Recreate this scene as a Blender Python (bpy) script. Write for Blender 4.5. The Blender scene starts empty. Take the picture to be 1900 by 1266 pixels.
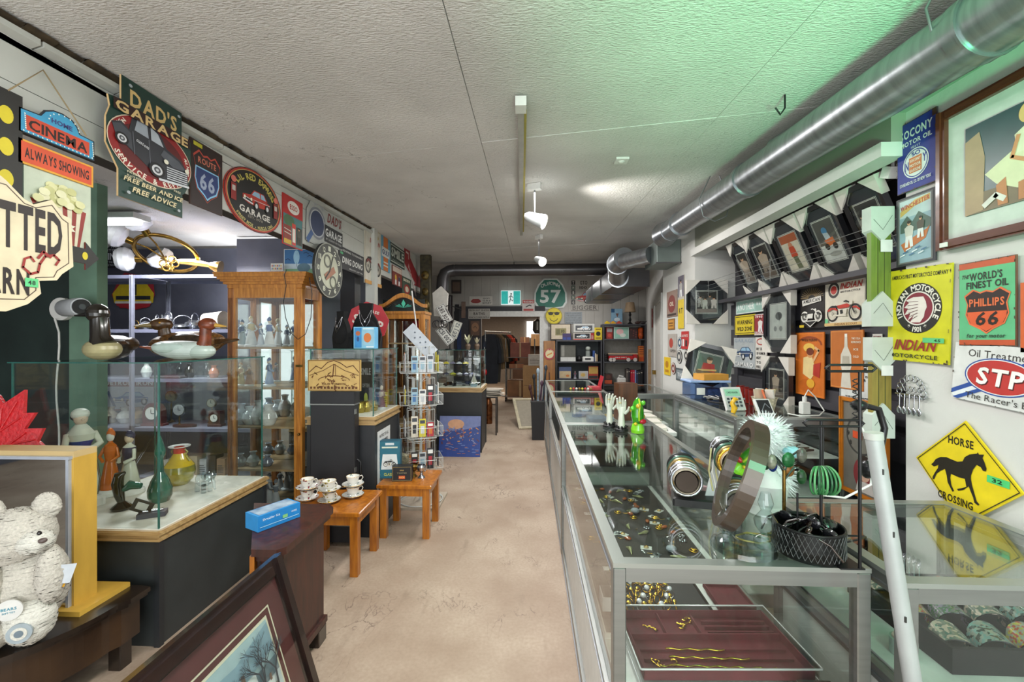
import bpy, bmesh, math, random
from mathutils import Vector, Matrix
from mathutils.geometry import tessellate_polygon
def tess(p2):
    if len(p2) < 5: return [tuple(range(len(p2)))]
    T = tessellate_polygon([[Vector((x, y, 0)) for x, y in p2]]); ar = sum(p2[i][0]*p2[(i+1) % len(p2)][1]-p2[(i+1) % len(p2)][0]*p2[i][1] for i in range(len(p2))); out = []
    for a, b, c in T:
        k = (p2[b][0]-p2[a][0])*(p2[c][1]-p2[a][1])-(p2[c][0]-p2[a][0])*(p2[b][1]-p2[a][1]); out.append((a, b, c) if (k > 0) == (ar > 0) else (c, b, a))
    return out
R = math.radians
scn = bpy.context.scene
COL = scn.collection
# ---------------------------------------------------------------- camera, world, lights, exposure
YAW = math.atan(34 / 800)
cam = bpy.data.cameras.new('camera'); co = bpy.data.objects.new('camera', cam); COL.objects.link(co)
co.location = (0, 0, 1.5); co.rotation_euler = (R(90), 0, YAW)
cam.sensor_width = 36; cam.lens = 36 * 800 / 1900; cam.clip_start = .02
scn.camera = co
scn.view_settings.view_transform = 'Standard'; scn.view_settings.look = 'None'
scn.view_settings.gamma = 1; scn.view_settings.exposure = EXPOSURE = 0.28
wd = bpy.data.worlds.new('world'); scn.world = wd; wd.use_nodes = True
wd.node_tree.nodes['Background'].inputs[0].default_value = (.93, .97, 1, 1)
wd.node_tree.nodes['Background'].inputs[1].default_value = 1.15
def area(name, loc, rot, sx, sy, e, col=(1, .985, .96)):
    l = bpy.data.lights.new(name, 'AREA'); l.shape = 'RECTANGLE'; l.size = sx; l.size_y = sy; l.energy = e; l.color = col
    o = bpy.data.objects.new(name, l); COL.objects.link(o); o.location = loc; o.rotation_euler = rot; return o
area('room_fill', (-.3, 1.3, 2.5), (0, 0, 0), .25, 1.2, 34)  # added fills along the aisle, matched to no modelled fixture
area('room_fill', (.1, 3.4, 2.6), (0, 0, 0), .25, 1.6, 44)  # added fill, mid aisle
area('room_fill', (.1, 6.0, 2.7), (0, 0, 0), .25, 1.6, 46)  # added fill, far aisle
area('room_fill', (-3.6, 3.9, 2.4), (0, 0, 0), .3, 1.5, 85, (.95, .97, 1))
area('room_fill', (-3.4, 5.3, 1.9), (R(150), 0, 0), .6, 1.0, 28, (.95, .97, 1))  # added fill aimed upward to brighten the left room's ceiling
area('room_fill', (1.0, 8.3, 2.6), (0, 0, 0), .5, .5, 16)  # added fill near the back wall, no fixture there
area('room_fill', (-.6, 12.5, 2.45), (0, 0, 0), 1.5, 3, 70, (1, .86, .7))
area('shop_window_light', (-.2, -1.6, 1.5), (R(90), 0, 0), 3.4, 2.2, 92, (.97, 1, 1))
def spot(name, loc, target, e, ang, col, blend=.6, size=.05):
    l = bpy.data.lights.new(name, 'SPOT'); l.energy = e; l.spot_size = R(ang); l.spot_blend = blend; l.color = col; l.shadow_soft_size = size
    o = bpy.data.objects.new(name, l); COL.objects.link(o); o.location = loc
    o.rotation_euler = (Vector(target) - Vector(loc)).to_track_quat('-Z', 'Y').to_euler(); return o
spot('green_neon_glow', (.55, -.5, .9), (1.05, 1.0, 2.6), 330, 62, (.16, 1, .42), 1, .2)
spot('green_glow_low', (1.0, -.6, 2.2), (.95, 1.25, .9), 40, 60, (.2, 1, .55), 1, .2)

# ---------------------------------------------------------------- placing helpers: photograph pixel -> point in the room
_f = Vector((-math.sin(YAW), math.cos(YAW), 0)); _r = Vector((math.cos(YAW), math.sin(YAW), 0)); _u = Vector((0, 0, 1))
def ray(px, py): return _f + _r * ((px - 950) / 800) + _u * ((633 - py) / 800)
EYE = Vector((0, 0, 1.5))
def PY(px, py, y): d = ray(px, py); return EYE + d * (y / d.y)
def PX(px, py, x): d = ray(px, py); return EYE + d * (x / d.x)
def PZ(px, py, z): d = ray(px, py); return EYE + d * ((z - 1.5) / d.z)
def ceil_z(y): return 2.5275 + .0443 * y

# ---------------------------------------------------------------- materials
def lin(h):
    h = h.lstrip('#'); h = ''.join(x*2 for x in h) if len(h) == 3 else h; c = [int(h[i:i + 2], 16) / 255 for i in (0, 2, 4)]
    return tuple(x / 12.92 if x <= .04045 else ((x + .055) / 1.055) ** 2.4 for x in c)
_mats = {}
def C(h, rough=.5, metal=0., var=.06, scale=18., bump=0., coat=0., emit=0., dark=None, stretch=None):
    k = (h, rough, metal, var, scale, bump, coat, emit, dark, stretch)
    if k in _mats: return _mats[k]
    m = bpy.data.materials.new('paint_' + h.strip('#')); m.use_nodes = True; nt = m.node_tree; n = nt.nodes; b = n['Principled BSDF']
    c = lin(h)
    tc = n.new('ShaderNodeTexCoord'); no = n.new('ShaderNodeTexNoise'); no.inputs['Scale'].default_value = scale; no.inputs['Detail'].default_value = 4
    src = tc.outputs['Object']
    if stretch:
        mp = n.new('ShaderNodeMapping'); mp.inputs['Scale'].default_value = stretch; nt.links.new(src, mp.inputs[0]); src = mp.outputs[0]
    nt.links.new(src, no.inputs['Vector'])
    mx = n.new('ShaderNodeMix'); mx.data_type = 'RGBA'
    rp = n.new('ShaderNodeMapRange'); rp.inputs[1].default_value = .3; rp.inputs[2].default_value = .7
    nt.links.new(no.outputs['Fac'], rp.inputs[0]); nt.links.new(rp.outputs[0], mx.inputs['Factor'])
    d = lin(dark) if dark else tuple(max(0, x * (1 - 2 * var)) for x in c)
    e = c if dark else tuple(min(1, x * (1 + var)) for x in c)
    mx.inputs['A'].default_value = (*d, 1); mx.inputs['B'].default_value = (*e, 1)
    nt.links.new(mx.outputs['Result'], b.inputs['Base Color'])
    b.inputs['Roughness'].default_value = rough; b.inputs['Metallic'].default_value = metal
    if coat: b.inputs['Coat Weight'].default_value = coat; b.inputs['Coat Roughness'].default_value = .08
    if emit: nt.links.new(mx.outputs['Result'], b.inputs['Emission Color']); b.inputs['Emission Strength'].default_value = emit
    if bump:
        bp = n.new('ShaderNodeBump'); bp.inputs['Strength'].default_value = bump; bp.inputs['Distance'].default_value = .01
        nt.links.new(no.outputs['Fac'], bp.inputs['Height']); nt.links.new(bp.outputs[0], b.inputs['Normal'])
    _mats[k] = m; return m
def glassmat(name, tint=(1, 1, 1), refl=1.0, rough=.01, f0=.045):
    m = bpy.data.materials.new(name); m.use_nodes = True; nt = m.node_tree; n = nt.nodes; n.clear()
    o = n.new('ShaderNodeOutputMaterial'); t = n.new('ShaderNodeBsdfTransparent'); g = n.new('ShaderNodeBsdfGlossy'); mx = n.new('ShaderNodeMixShader'); lw = n.new('ShaderNodeLayerWeight'); lw.inputs[0].default_value = .5
    no = n.new('ShaderNodeTexNoise'); no.inputs['Scale'].default_value = 3; mr = n.new('ShaderNodeMapRange'); mr.inputs[3].default_value = rough; mr.inputs[4].default_value = rough + .03
    nt.links.new(no.outputs[0], mr.inputs[0]); nt.links.new(mr.outputs[0], g.inputs['Roughness'])
    t.inputs[0].default_value = (*tint, 1)
    pw = n.new('ShaderNodeMath'); pw.operation = 'POWER'; pw.inputs[1].default_value = 4.2; nt.links.new(lw.outputs['Facing'], pw.inputs[0])
    ml = n.new('ShaderNodeMath'); ml.operation = 'MULTIPLY_ADD'; ml.inputs[1].default_value = .9 * refl; ml.inputs[2].default_value = f0 * refl; ml.use_clamp = True
    nt.links.new(pw.outputs[0], ml.inputs[0]); nt.links.new(ml.outputs[0], mx.inputs[0]); nt.links.new(t.outputs[0], mx.inputs[1]); nt.links.new(g.outputs[0], mx.inputs[2]); nt.links.new(mx.outputs[0], o.inputs[0])
    return m
GLASS = glassmat('clear_glass', (.96, .985, .975)); GEDGE = C('#2f5f57', .15, .0, .1)
GTOP = glassmat('counter_glass', (.93, .975, .95), 1.15, f0=.06)
GLASSY = glassmat('thick_crystal', (.9, .95, .96), 1.0, .05, f0=.07)
CLEARP = glassmat('clear_plastic', (.97, .97, .975), .6, .03)
MIRROR = C('#d8dcda', .03, 1., .01)
ALU = C('#8e908e', .36, .8, .05, 3, stretch=(1, 1, 20)); ALUD = C('#84868a', .38, .7, .08, 4); ALUL = C('#a4a8a4', .3, .7, .03, 3)
CHROME = C('#d6d8dc', .12, 1., .05); GOLD = C('#f0c04c', .22, 1., .12, 60); BRASS = C('#9c7c3c', .3, .9, .2, 12, dark='#4a3a1c')
SILV = C('#b8bac0', .22, .95, .2, 30)
OAK = C('#b8742c', .38, 0, .1, 9, dark='#7c4616', stretch=(6, 6, .7), coat=.3)
OAKL = C('#c98a3c', .35, 0, .1, 9, dark='#9a5e22', stretch=(6, 6, .7), coat=.3)
PINE = C('#b87018', .35, 0, .1, 8, dark='#8a4c10', stretch=(5, 5, .8), coat=.35)
WALN = C('#441c10', .45, 0, .1, 7, dark='#260e08', stretch=(6, 6, 1), coat=.15)
DARKW = C('#2e2219', .3, 0, .1, 6, dark='#120c09', coat=.5)
BLACKM = C('#151517', .45, .2); CHAR = C('#333438', .6, 0, .12, 6); CHARG = C('#34393a', .5, 0, .15, 5, bump=.1)
WHITE = C('#d8d8d4', .5); PORC = C('#dcdcd6', .12, 0, .03, coat=.6); IVORY = C('#cfc7b0', .5)
BLK = C('#0d0d0e', .7); CARD = C('#b98a58', .8, 0, .06)

# ---------------------------------------------------------------- mesh builder
class M:
    def __init__(s, T=None):
        s.v = []; s.f = []; s.mi = []; s.sm = []; s.ms = []; s.T = T or Matrix.Identity(4)
    def _m(s, m):
        if isinstance(m, str): m = C(m)
        if m not in s.ms: s.ms.append(m)
        return s.ms.index(m)
    def add(s, vs, fs, m, smooth=False):
        b = len(s.v); i = s._m(m); s.v += [s.T @ Vector(p) for p in vs]
        for f in fs: s.f.append([b + k for k in f]); s.mi.append(i); s.sm.append(smooth)
        return s
    def box(s, a, b, m):
        (x0, y0, z0), (x1, y1, z1) = a, b
        return s.add([(x0,y0,z0),(x1,y0,z0),(x1,y1,z0),(x0,y1,z0),(x0,y0,z1),(x1,y0,z1),(x1,y1,z1),(x0,y1,z1)],
                     [(0,3,2,1),(4,5,6,7),(0,1,5,4),(1,2,6,5),(2,3,7,6),(3,0,4,7)], m)
    def cb(s, c, d, m, rz=0, rx=0, ry=0):
        o = s.T; s.T = o @ Matrix.Translation(c) @ Matrix.Rotation(rz, 4, 'Z') @ Matrix.Rotation(ry, 4, 'Y') @ Matrix.Rotation(rx, 4, 'X')
        s.box((-d[0]/2, -d[1]/2, -d[2]/2), (d[0]/2, d[1]/2, d[2]/2), m); s.T = o; return s
    def bev(s, a, b, m, r=.008):     # box with chamfered vertical and top edges
        (x0, y0, z0), (x1, y1, z1) = a, b
        def ring(i, z): return [(x0+i+r,y0+i,z),(x1-i-r,y0+i,z),(x1-i,y0+i+r,z),(x1-i,y1-i-r,z),(x1-i-r,y1-i,z),(x0+i+r,y1-i,z),(x0+i,y1-i-r,z),(x0+i,y0+i+r,z)]
        vs = ring(0, z0) + ring(0, z1 - r) + ring(r, z1)
        fs = [tuple(range(7, -1, -1)), tuple(range(16, 24))]
        for k in (0, 8):
            for j in range(8): fs.append((k+j, k+(j+1)%8, k+8+(j+1)%8, k+8+j))
        return s.add(vs, fs, m)
    def cyl(s, p0, p1, r0, m, r1=None, n=12, caps=True, smooth=True):
        p0, p1 = Vector(p0), Vector(p1); r1 = r0 if r1 is None else r1; d = (p1 - p0)
        if d.length < 1e-6: return s
        q = d.to_track_quat('Z', 'Y'); a = q @ Vector((1,0,0)); b = q @ Vector((0,1,0))
        vs = []
        for p, r in ((p0, r0), (p1, r1)):
            for k in range(n): t = 2*math.pi*k/n; vs.append(p + a*(r*math.cos(t)) + b*(r*math.sin(t)))
        s.add(vs, [(k, (k+1)%n, n+(k+1)%n, n+k) for k in range(n)], m, smooth)
        if caps: s.add(vs, [tuple(range(n-1, -1, -1)), tuple(range(n, 2*n))], m)
        return s
    def tube(s, pts, r, m, n=6, closed=False):
        pts = [Vector(p) for p in pts]; N = len(pts); vs = []; pa = None
        for i, p in enumerate(pts):
            a = pts[(i-1) % N] if (closed or i) else p; b = pts[(i+1) % N] if (closed or i < N-1) else p
            d = (b - a).normalized() if (b - a).length > 1e-9 else Vector((0,0,1))
            if pa is None: pa = d.orthogonal().normalized()
            pa = (pa - d * pa.dot(d)); pa = pa.normalized() if pa.length > 1e-6 else d.orthogonal().normalized()
            q = d.cross(pa); rr = r[i] if isinstance(r, (list, tuple)) else r
            for k in range(n): t = 2*math.pi*k/n; vs.append(p + pa*(rr*math.cos(t)) + q*(rr*math.sin(t)))
        fs = []
        for i in range(N if closed else N-1):
            j = (i+1) % N
            for k in range(n): fs.append((i*n+k, i*n+(k+1)%n, j*n+(k+1)%n, j*n+k))
        s.add(vs, fs, m, True)
        if not closed: s.add(vs, [tuple(range(n-1,-1,-1)), tuple(range((N-1)*n, N*n))], m)
        return s
    def lathe(s, prof, m, c=(0,0,0), n=16, sx=1, sy=1, smooth=True, bands=None):
        vs = []
        for r, z in prof:
            for k in range(n): t = 2*math.pi*k/n; vs.append((c[0]+sx*max(r, 1e-4)*math.cos(t), c[1]+sy*max(r, 1e-4)*math.sin(t), c[2]+z))
        for i in range(len(prof)-1):
            mm = bands[i] if bands else m
            s.add(vs, [(i*n+k, i*n+(k+1)%n, (i+1)*n+(k+1)%n, (i+1)*n+k) for k in range(n)], mm, smooth)
        return s
    def ell(s, c, r, m, n=12, k=8, T=None):
        prof = [(math.sin(math.pi*i/k), -math.cos(math.pi*i/k)) for i in range(k+1)]
        o = s.T; s.T = o @ Matrix.Translation(c) @ (T or Matrix.Identity(4)) @ Matrix.Diagonal((r[0], r[1], r[2], 1))
        s.lathe(prof, m, n=n); s.T = o; return s
    def torus(s, c, R_, r, m, T=None, n=20, k=6, sx=1, sz=1):
        pts = [(R_*sx*math.cos(2*math.pi*i/n), 0, R_*sz*math.sin(2*math.pi*i/n)) for i in range(n)]
        o = s.T; s.T = o @ Matrix.Translation(c) @ (T or Matrix.Identity(4)); s.tube(pts, r, m, k, True); s.T = o; return s
    def prism(s, pts, y0, y1, m, side=None):   # outline in x,z; thickness along y (front y0)
        n = len(pts); vs = [(x, y0, z) for x, z in pts] + [(x, y1, z) for x, z in pts]
        tt = tess(pts); s.add(vs, tt + [tuple(n+i for i in reversed(t)) for t in tt], m)
        return s.add(vs, [(k, k+n, (k+1)%n+n, (k+1)%n) for k in range(n)], side or m)
    def build(s, name, parent=None, loc=None, rot=None, **props):
        me = bpy.data.meshes.new(name); me.from_pydata([tuple(p) for p in s.v], [], s.f)
        for m in s.ms: me.materials.append(m)
        me.polygons.foreach_set('material_index', s.mi); me.polygons.foreach_set('use_smooth', s.sm); me.update()
        o = bpy.data.objects.new(name, me); COL.objects.link(o)
        if parent: o.parent = parent
        if loc is not None: o.location = loc
        if rot is not None: o.rotation_euler = rot
        for k, v in props.items(): o[k] = v
        return o
def tag(o, label, cat, group=None, kind=None):
    o['label'] = label; o['category'] = cat
    if group: o['group'] = group
    if kind: o['kind'] = kind
    return o
def E(name, label, cat, loc=(0,0,0), rz=0, group=None, rot=None):
    o = bpy.data.objects.new(name, None); COL.objects.link(o); o.empty_display_size = .05; o.location = loc; o.rotation_euler = rot or (0, 0, rz)
    return tag(o, label, cat, group)
def copy_tree(o, parent=None):
    c = o.copy(); COL.objects.link(c); c.parent = parent
    for ch in list(o.children): copy_tree(ch, c)
    return c
def setting(o, label=None):
    o['kind'] = 'structure'
    if label: o['label'] = label
    return o
def under(part, *kids):
    for k in kids: k.parent = part

# ---------------------------------------------------------------- glyphs for lettering (built once from Blender's own font)
CH = 'ABCDEFGHIJKLMNOPQRSTUVWXYZabcdefghijklmnopqrstuvwxyz0123456789&.,\'-!?:$/()*+#%'
GL = {}
def _glyphs():
    tmp = []
    for ch in CH:
        for b in (0, 1):
            cu = bpy.data.curves.new('g', 'FONT'); cu.body = ch; cu.resolution_u = 2; cu.offset = .028 * b; cu.fill_mode = 'FRONT'
            o = bpy.data.objects.new('g', cu); COL.objects.link(o); tmp.append((ch, b, o, cu))
    dg = bpy.context.evaluated_depsgraph_get()
    for ch, b, o, cu in tmp:
        me = o.evaluated_get(dg).to_mesh(); vs = [(v.co.x, v.co.y) for v in me.vertices]; fs = [tuple(p.vertices) for p in me.polygons]
        x0 = min((p[0] for p in vs), default=0); x1 = max((p[0] for p in vs), default=.1)
        GL[(ch, b)] = ([(x - x0, y) for x, y in vs], fs, x1 - x0)
    for ch, b, o, cu in tmp: bpy.data.objects.remove(o); bpy.data.curves.remove(cu)
_glyphs()

# ---------------------------------------------------------------- flat print: 0..100 across, 0..100 down, drawn on a plate facing local -Y
class Art:
    def __init__(s, m, W, H, y0=0., T=None):
        s.m = m; s.W = W; s.H = H; s.y = y0 - .0005
    def p(s, x, y): return ((x/100 - .5) * s.W, s.y, (.5 - y/100) * s.H)
    def up(s): s.y -= .00025
    def poly(s, pts, c): s.up(); s.m.add([s.p(x, y) for x, y in pts], tess(pts), c)
    def rect(s, x0, y0, x1, y1, c): s.poly([(x0, y1), (x1, y1), (x1, y0), (x0, y0)], c)
    def ell(s, cx, cy, rx, ry, c, n=28, a0=0, a1=360):
        s.poly([(cx + rx*math.cos(R(a0 + (a1-a0)*i/n)), cy - ry*math.sin(R(a0 + (a1-a0)*i/n))) for i in range(n)], c)
    def ring(s, cx, cy, rx, ry, w, c, n=32, a0=0, a1=360):
        s.up(); vs = []; N = n if a1 - a0 == 360 else n + 1; k = s.W / s.H
        for i in range(N):
            t = R(a0 + (a1-a0)*i/n)
            vs += [s.p(cx + rx*math.cos(t), cy - ry*math.sin(t)), s.p(cx + (rx-w)*math.cos(t), cy - (ry-w*k)*math.sin(t))]
        s.m.add(vs, [(2*i, 2*((i+1) % N), 2*((i+1) % N)+1, 2*i+1) for i in range(n)], c)
    def line(s, pts, w, c, closed=False):
        s.up(); P = [Vector((x/100*s.W, y/100*s.H)) for x, y in pts]; w = w/100*s.W/2
        segs = list(zip(P, P[1:] + ([P[0]] if closed else [])))[:None if closed else len(P)-1]
        for a, b in segs:
            d = b - a
            if d.length < 1e-7: continue
            d.normalize(); q = Vector((-d.y, d.x)) * w; a = a - d*w*.5; b = b + d*w*.5
            s.m.add([(v.x - s.W/2, s.y, s.H/2 - v.y) for v in (a-q, b-q, b+q, a+q)], [(0, 1, 2, 3)], c)
    def border(s, ins, w, c): k = s.W / s.H; s.rect_ring(ins, ins*k, 100-ins, 100-ins*k, w, c)
    def rect_ring(s, x0, y0, x1, y1, w, c):
        k = s.W / s.H; s.up(); a = [(x0,y0),(x1,y0),(x1,y1),(x0,y1)]; b = [(x0+w,y0+w*k),(x1-w,y0+w*k),(x1-w,y1-w*k),(x0+w,y1-w*k)]
        s.m.add([s.p(*q) for q in a+b], [(i, (i+1)%4, 4+(i+1)%4, 4+i) for i in range(4)], c)
    def txt(s, t, cx, cy, w, h, c, b=1, sh=0., rise=0.):   # centre, width, capital height (in the 0..100 units)
        s.up(); x = 0; lay = []
        for ch in t:
            if ch == ' ' or (ch, b) not in GL: x += .3; continue
            g = GL[(ch, b)]; lay.append((x, g)); x += g[2] + .09
        x -= .09
        if x <= 0: return
        kx = w/100*s.W/x; kz = h/100*s.H/.72; ox = (cx/100 - .5)*s.W - w/200*s.W; oz = (.5 - cy/100)*s.H - .36*kz
        for gx, (vs, fs, _) in lay:
            s.m.add([(ox + (gx+vx)*kx + sh*vy*kz, s.y, oz + vy*kz + rise*(gx+vx)*kx) for vx, vy in vs], fs, c)
    def arc(s, t, cx, cy, rx, ry, a0, a1, h, c, b=1, wide=1., inner=False):   # letters along an ellipse from angle a0 to a1 (degrees, 90 = up)
        s.up(); n = len(t); kz = h/100*s.H/.72
        for i, ch in enumerate(t):
            if (ch, b) not in GL: continue
            a = R(a0 + (a1-a0)*(i+.5)/n); vs, fs, gw = GL[(ch, b)]
            X = (cx/100 - .5)*s.W + rx/100*s.W*math.cos(a); Z = (.5 - cy/100)*s.H + ry/100*s.H*math.sin(a)
            rot = math.atan2(rx/100*s.W*math.cos(a), ry/100*s.H*math.sin(a)) * -1 + (math.pi if inner else 0)
            ca, sa = math.cos(rot), math.sin(rot)
            s.m.add([(X + ((vx-gw/2)*ca - (vy-.36)*sa)*kz*wide, s.y, Z + ((vx-gw/2)*sa + (vy-.36)*ca)*kz) for vx, vy in vs], fs, c)
ROT = {'L': R(90), 'R': R(-90), 'S': R(-90), 'B': 0}
PLN = {'L': -1.745, 'R': 1.553, 'S': 1.795, 'B': 9.47}
def span(w, x0, x1, yt, yb, plane=None):
    pl = PLN[w] if plane is None else plane; P = PY if w == 'B' else PX
    a = P(x0, 633, pl); b = P(x1, 633, pl); W = (b - a).length; c = (a + b) / 2
    d = ray((x0+x1)/2, 633); k = (pl / d.y) if w == 'B' else (pl / d.x)
    # centre column from the true middle of the sign
    v = c - EYE; s = v.dot(_f) / 800
    mx = 950 + 800 * v.dot(_r) / v.dot(_f)
    zt = 1.5 + (633 - yt) * s; zb = 1.5 + (633 - yb) * s
    return Vector((c.x, c.y, (zt + zb)/2)), W, zt - zb
def plate(m, W, H, th, shape, face, edge):
    if shape == 'rect': m.box((-W/2, 0, -H/2), (W/2, th, H/2), face)
    else:
        if shape == 'ell': pts = [(W/2*math.cos(2*math.pi*i/36), H/2*math.sin(2*math.pi*i/36)) for i in range(36)]
        else: pts = [((x/100-.5)*W, (.5-y/100)*H) for x, y in shape][::-1]
        m.prism(pts, 0, th, face, edge)
def sign(label, w, x0, x1, yt, yb, fn, face='#c9c5bb', th=.006, edge='#3a3632', plane=None, shape='rect', roll=0, name='metal_sign', cat='sign', group=None, lean=0):
    c, W, H = span(w, x0, x1, yt, yb, plane)
    m = M(); plate(m, W, H, th, shape, face, edge); a = Art(m, W, H)
    if fn: fn(a)
    if w == 'B': c.y -= th
    elif w == 'L': c.x += th
    else: c.x -= th
    o = m.build(name); o.location = c; o.rotation_mode = 'XYZ'
    o.matrix_world = Matrix.Translation(c) @ Matrix.Rotation(ROT[w], 4, 'Z') @ Matrix.Rotation(R(lean), 4, 'X') @ Matrix.Rotation(R(roll), 4, 'Y')
    return tag(o, label, cat, group)
# ================================================================ the room
def floor_mat():
    m = bpy.data.materials.new('worn_floor'); m.use_nodes = True; nt = m.node_tree; n = nt.nodes; b = n['Principled BSDF']; L = nt.links.new
    tc = n.new('ShaderNodeTexCoord')
    def noise(sc, det, stretch=None, dist=0):
        no = n.new('ShaderNodeTexNoise'); no.inputs['Scale'].default_value = sc; no.inputs['Detail'].default_value = det; no.inputs['Distortion'].default_value = dist
        if stretch: mp = n.new('ShaderNodeMapping'); mp.inputs['Scale'].default_value = stretch; L(tc.outputs['Object'], mp.inputs[0]); L(mp.outputs[0], no.inputs[0])
        else: L(tc.outputs['Object'], no.inputs[0])
        return no.outputs['Fac']
    def mix(f, a, bb):
        x = n.new('ShaderNodeMix'); x.data_type = 'RGBA'
        if isinstance(f, float): x.inputs['Factor'].default_value = f
        else: L(f, x.inputs['Factor'])
        for s_, v in (('A', a), ('B', bb)):
            if isinstance(v, tuple): x.inputs[s_].default_value = (*v, 1)
            else: L(v, x.inputs[s_])
        return x.outputs['Result']
    def rng(f, a, b_, c=0., d=1.):
        r_ = n.new('ShaderNodeMapRange'); r_.inputs[1].default_value = a; r_.inputs[2].default_value = b_; r_.inputs[3].default_value = c; r_.inputs[4].default_value = d; L(f, r_.inputs[0]); return r_.outputs[0]
    base = mix(rng(noise(2.2, 5), .35, .65), lin('#94806e'), lin('#ad9c8a'))
    base = mix(rng(noise(60, 3), .3, .7, 0, .4), base, lin('#84705e')); base = mix(rng(noise(9, 6, (1, .3, 1)), .62, .72, 0, .45), base, lin('#7c6a5a'))
    def cracks(sc, w, seed):
        v = n.new('ShaderNodeTexNoise'); v.inputs['Scale'].default_value = sc; v.inputs['Detail'].default_value = 6; v.inputs['Distortion'].default_value = .6
        mp = n.new('ShaderNodeMapping'); mp.inputs['Location'].default_value = (seed, seed, 0); mp.inputs['Scale'].default_value = (1, .45, 1); L(tc.outputs['Object'], mp.inputs[0]); L(mp.outputs[0], v.inputs[0])
        s_ = n.new('ShaderNodeMath'); s_.operation = 'SUBTRACT'; s_.inputs[1].default_value = .5; L(v.outputs['Fac'], s_.inputs[0])
        a = n.new('ShaderNodeMath'); a.operation = 'ABSOLUTE'; L(s_.outputs[0], a.inputs[0])
        return rng(a.outputs[0], 0, w, 1, 0)
    mask = rng(noise(1.1, 2), .5, .6)
    mu = n.new('ShaderNodeMath'); mu.operation = 'MULTIPLY'; L(cracks(3.2, .004, 3.), mu.inputs[0]); L(mask, mu.inputs[1])
    base = mix(mu.outputs[0], base, lin('#5e4e42'))
    mu2 = n.new('ShaderNodeMath'); mu2.operation = 'MULTIPLY'; L(cracks(9, .012, 9.), mu2.inputs[0]); L(rng(noise(1.6, 2), .55, .62), mu2.inputs[1])
    base = mix(mu2.outputs[0], base, lin('#6e5c50'))
    L(base, b.inputs['Base Color']); b.inputs['Roughness'].default_value = .6
    return m
def plaster(name, c0, c1, bump, sc=38, rough=.8, stretch=(1, 1, 1), crack=True):
    m = bpy.data.materials.new(name); m.use_nodes = True; nt = m.node_tree; n = nt.nodes; b = n['Principled BSDF']; L = nt.links.new
    tc = n.new('ShaderNodeTexCoord'); mp = n.new('ShaderNodeMapping'); mp.inputs['Scale'].default_value = stretch; L(tc.outputs['Object'], mp.inputs[0])
    a = n.new('ShaderNodeTexNoise'); a.inputs['Scale'].default_value = sc; a.inputs['Detail'].default_value = 5; L(mp.outputs[0], a.inputs[0])
    c = n.new('ShaderNodeTexNoise'); c.inputs['Scale'].default_value = 1.3; c.inputs['Detail'].default_value = 5; L(tc.outputs['Object'], c.inputs[0])
    mr = n.new('ShaderNodeMapRange'); mr.inputs[1].default_value = .35; mr.inputs[2].default_value = .65; L(c.outputs[0], mr.inputs[0])
    x = n.new('ShaderNodeMix'); x.data_type = 'RGBA'; L(mr.outputs[0], x.inputs['Factor']); x.inputs['A'].default_value = (*lin(c0), 1); x.inputs['B'].default_value = (*lin(c1), 1)
    out = x.outputs['Result']
    if crack:
        d = n.new('ShaderNodeTexNoise'); d.inputs['Scale'].default_value = 2.3; d.inputs['Detail'].default_value = 8; L(tc.outputs['Object'], d.inputs[0])
        s_ = n.new('ShaderNodeMath'); s_.operation = 'SUBTRACT'; s_.inputs[1].default_value = .5; L(d.outputs[0], s_.inputs[0]); ab = n.new('ShaderNodeMath'); ab.operation = 'ABSOLUTE'; L(s_.outputs[0], ab.inputs[0])
        r2 = n.new('ShaderNodeMapRange'); r2.inputs[1].default_value = 0; r2.inputs[2].default_value = .002; r2.inputs[3].default_value = .8; r2.inputs[4].default_value = 0; L(ab.outputs[0], r2.inputs[0])
        e = n.new('ShaderNodeTexNoise'); e.inputs['Scale'].default_value = .9; L(tc.outputs['Object'], e.inputs[0]); r3 = n.new('ShaderNodeMapRange'); r3.inputs[1].default_value = .54; r3.inputs[2].default_value = .6; L(e.outputs[0], r3.inputs[0])
        mu = n.new('ShaderNodeMath'); mu.operation = 'MULTIPLY'; L(r2.outputs[0], mu.inputs[0]); L(r3.outputs[0], mu.inputs[1])
        y = n.new('ShaderNodeMix'); y.data_type = 'RGBA'; L(mu.outputs[0], y.inputs['Factor']); L(out, y.inputs['A']); y.inputs['B'].default_value = (*lin('#3e3c38'), 1); out = y.outputs['Result']
    L(out, b.inputs['Base Color']); b.inputs['Roughness'].default_value = rough
    bp = n.new('ShaderNodeBump'); bp.inputs['Strength'].default_value = bump; bp.inputs['Distance'].default_value = .012; L(a.outputs[0], bp.inputs['Height']); L(bp.outputs[0], b.inputs['Normal'])
    return m
FLOORM = floor_mat()
CEILM = plaster('stippled_ceiling', '#c4c2be', '#dad8d4', .8, 60, .75, (1, 2.4, 1))
WALLW = plaster('painted_wall', '#bdbcb8', '#cbcac6', .12, 30, .55, crack=False)
WALLG = plaster('grey_boards', '#a09c96', '#b2aea8', .1, 20, .6, crack=False)
DARKB = plaster('dark_board', '#3c3e4a', '#565864', .2, 9, .45, crack=False)
SOFF = plaster('old_white_boards', '#aeb0aa', '#c6c8c2', .15, 12, .5, crack=False)
SLATD = C('#3c3a40', .5, 0, .12, 5, stretch=(1, .4, 4))
PEEL = C('#5a4a34', .9, 0, .3, 14, bump=.5, dark='#16130f')

setting(M().box((-6.5, -2.2, -.05), (3.4, 16, 0), FLOORM).build('floor'))
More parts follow.
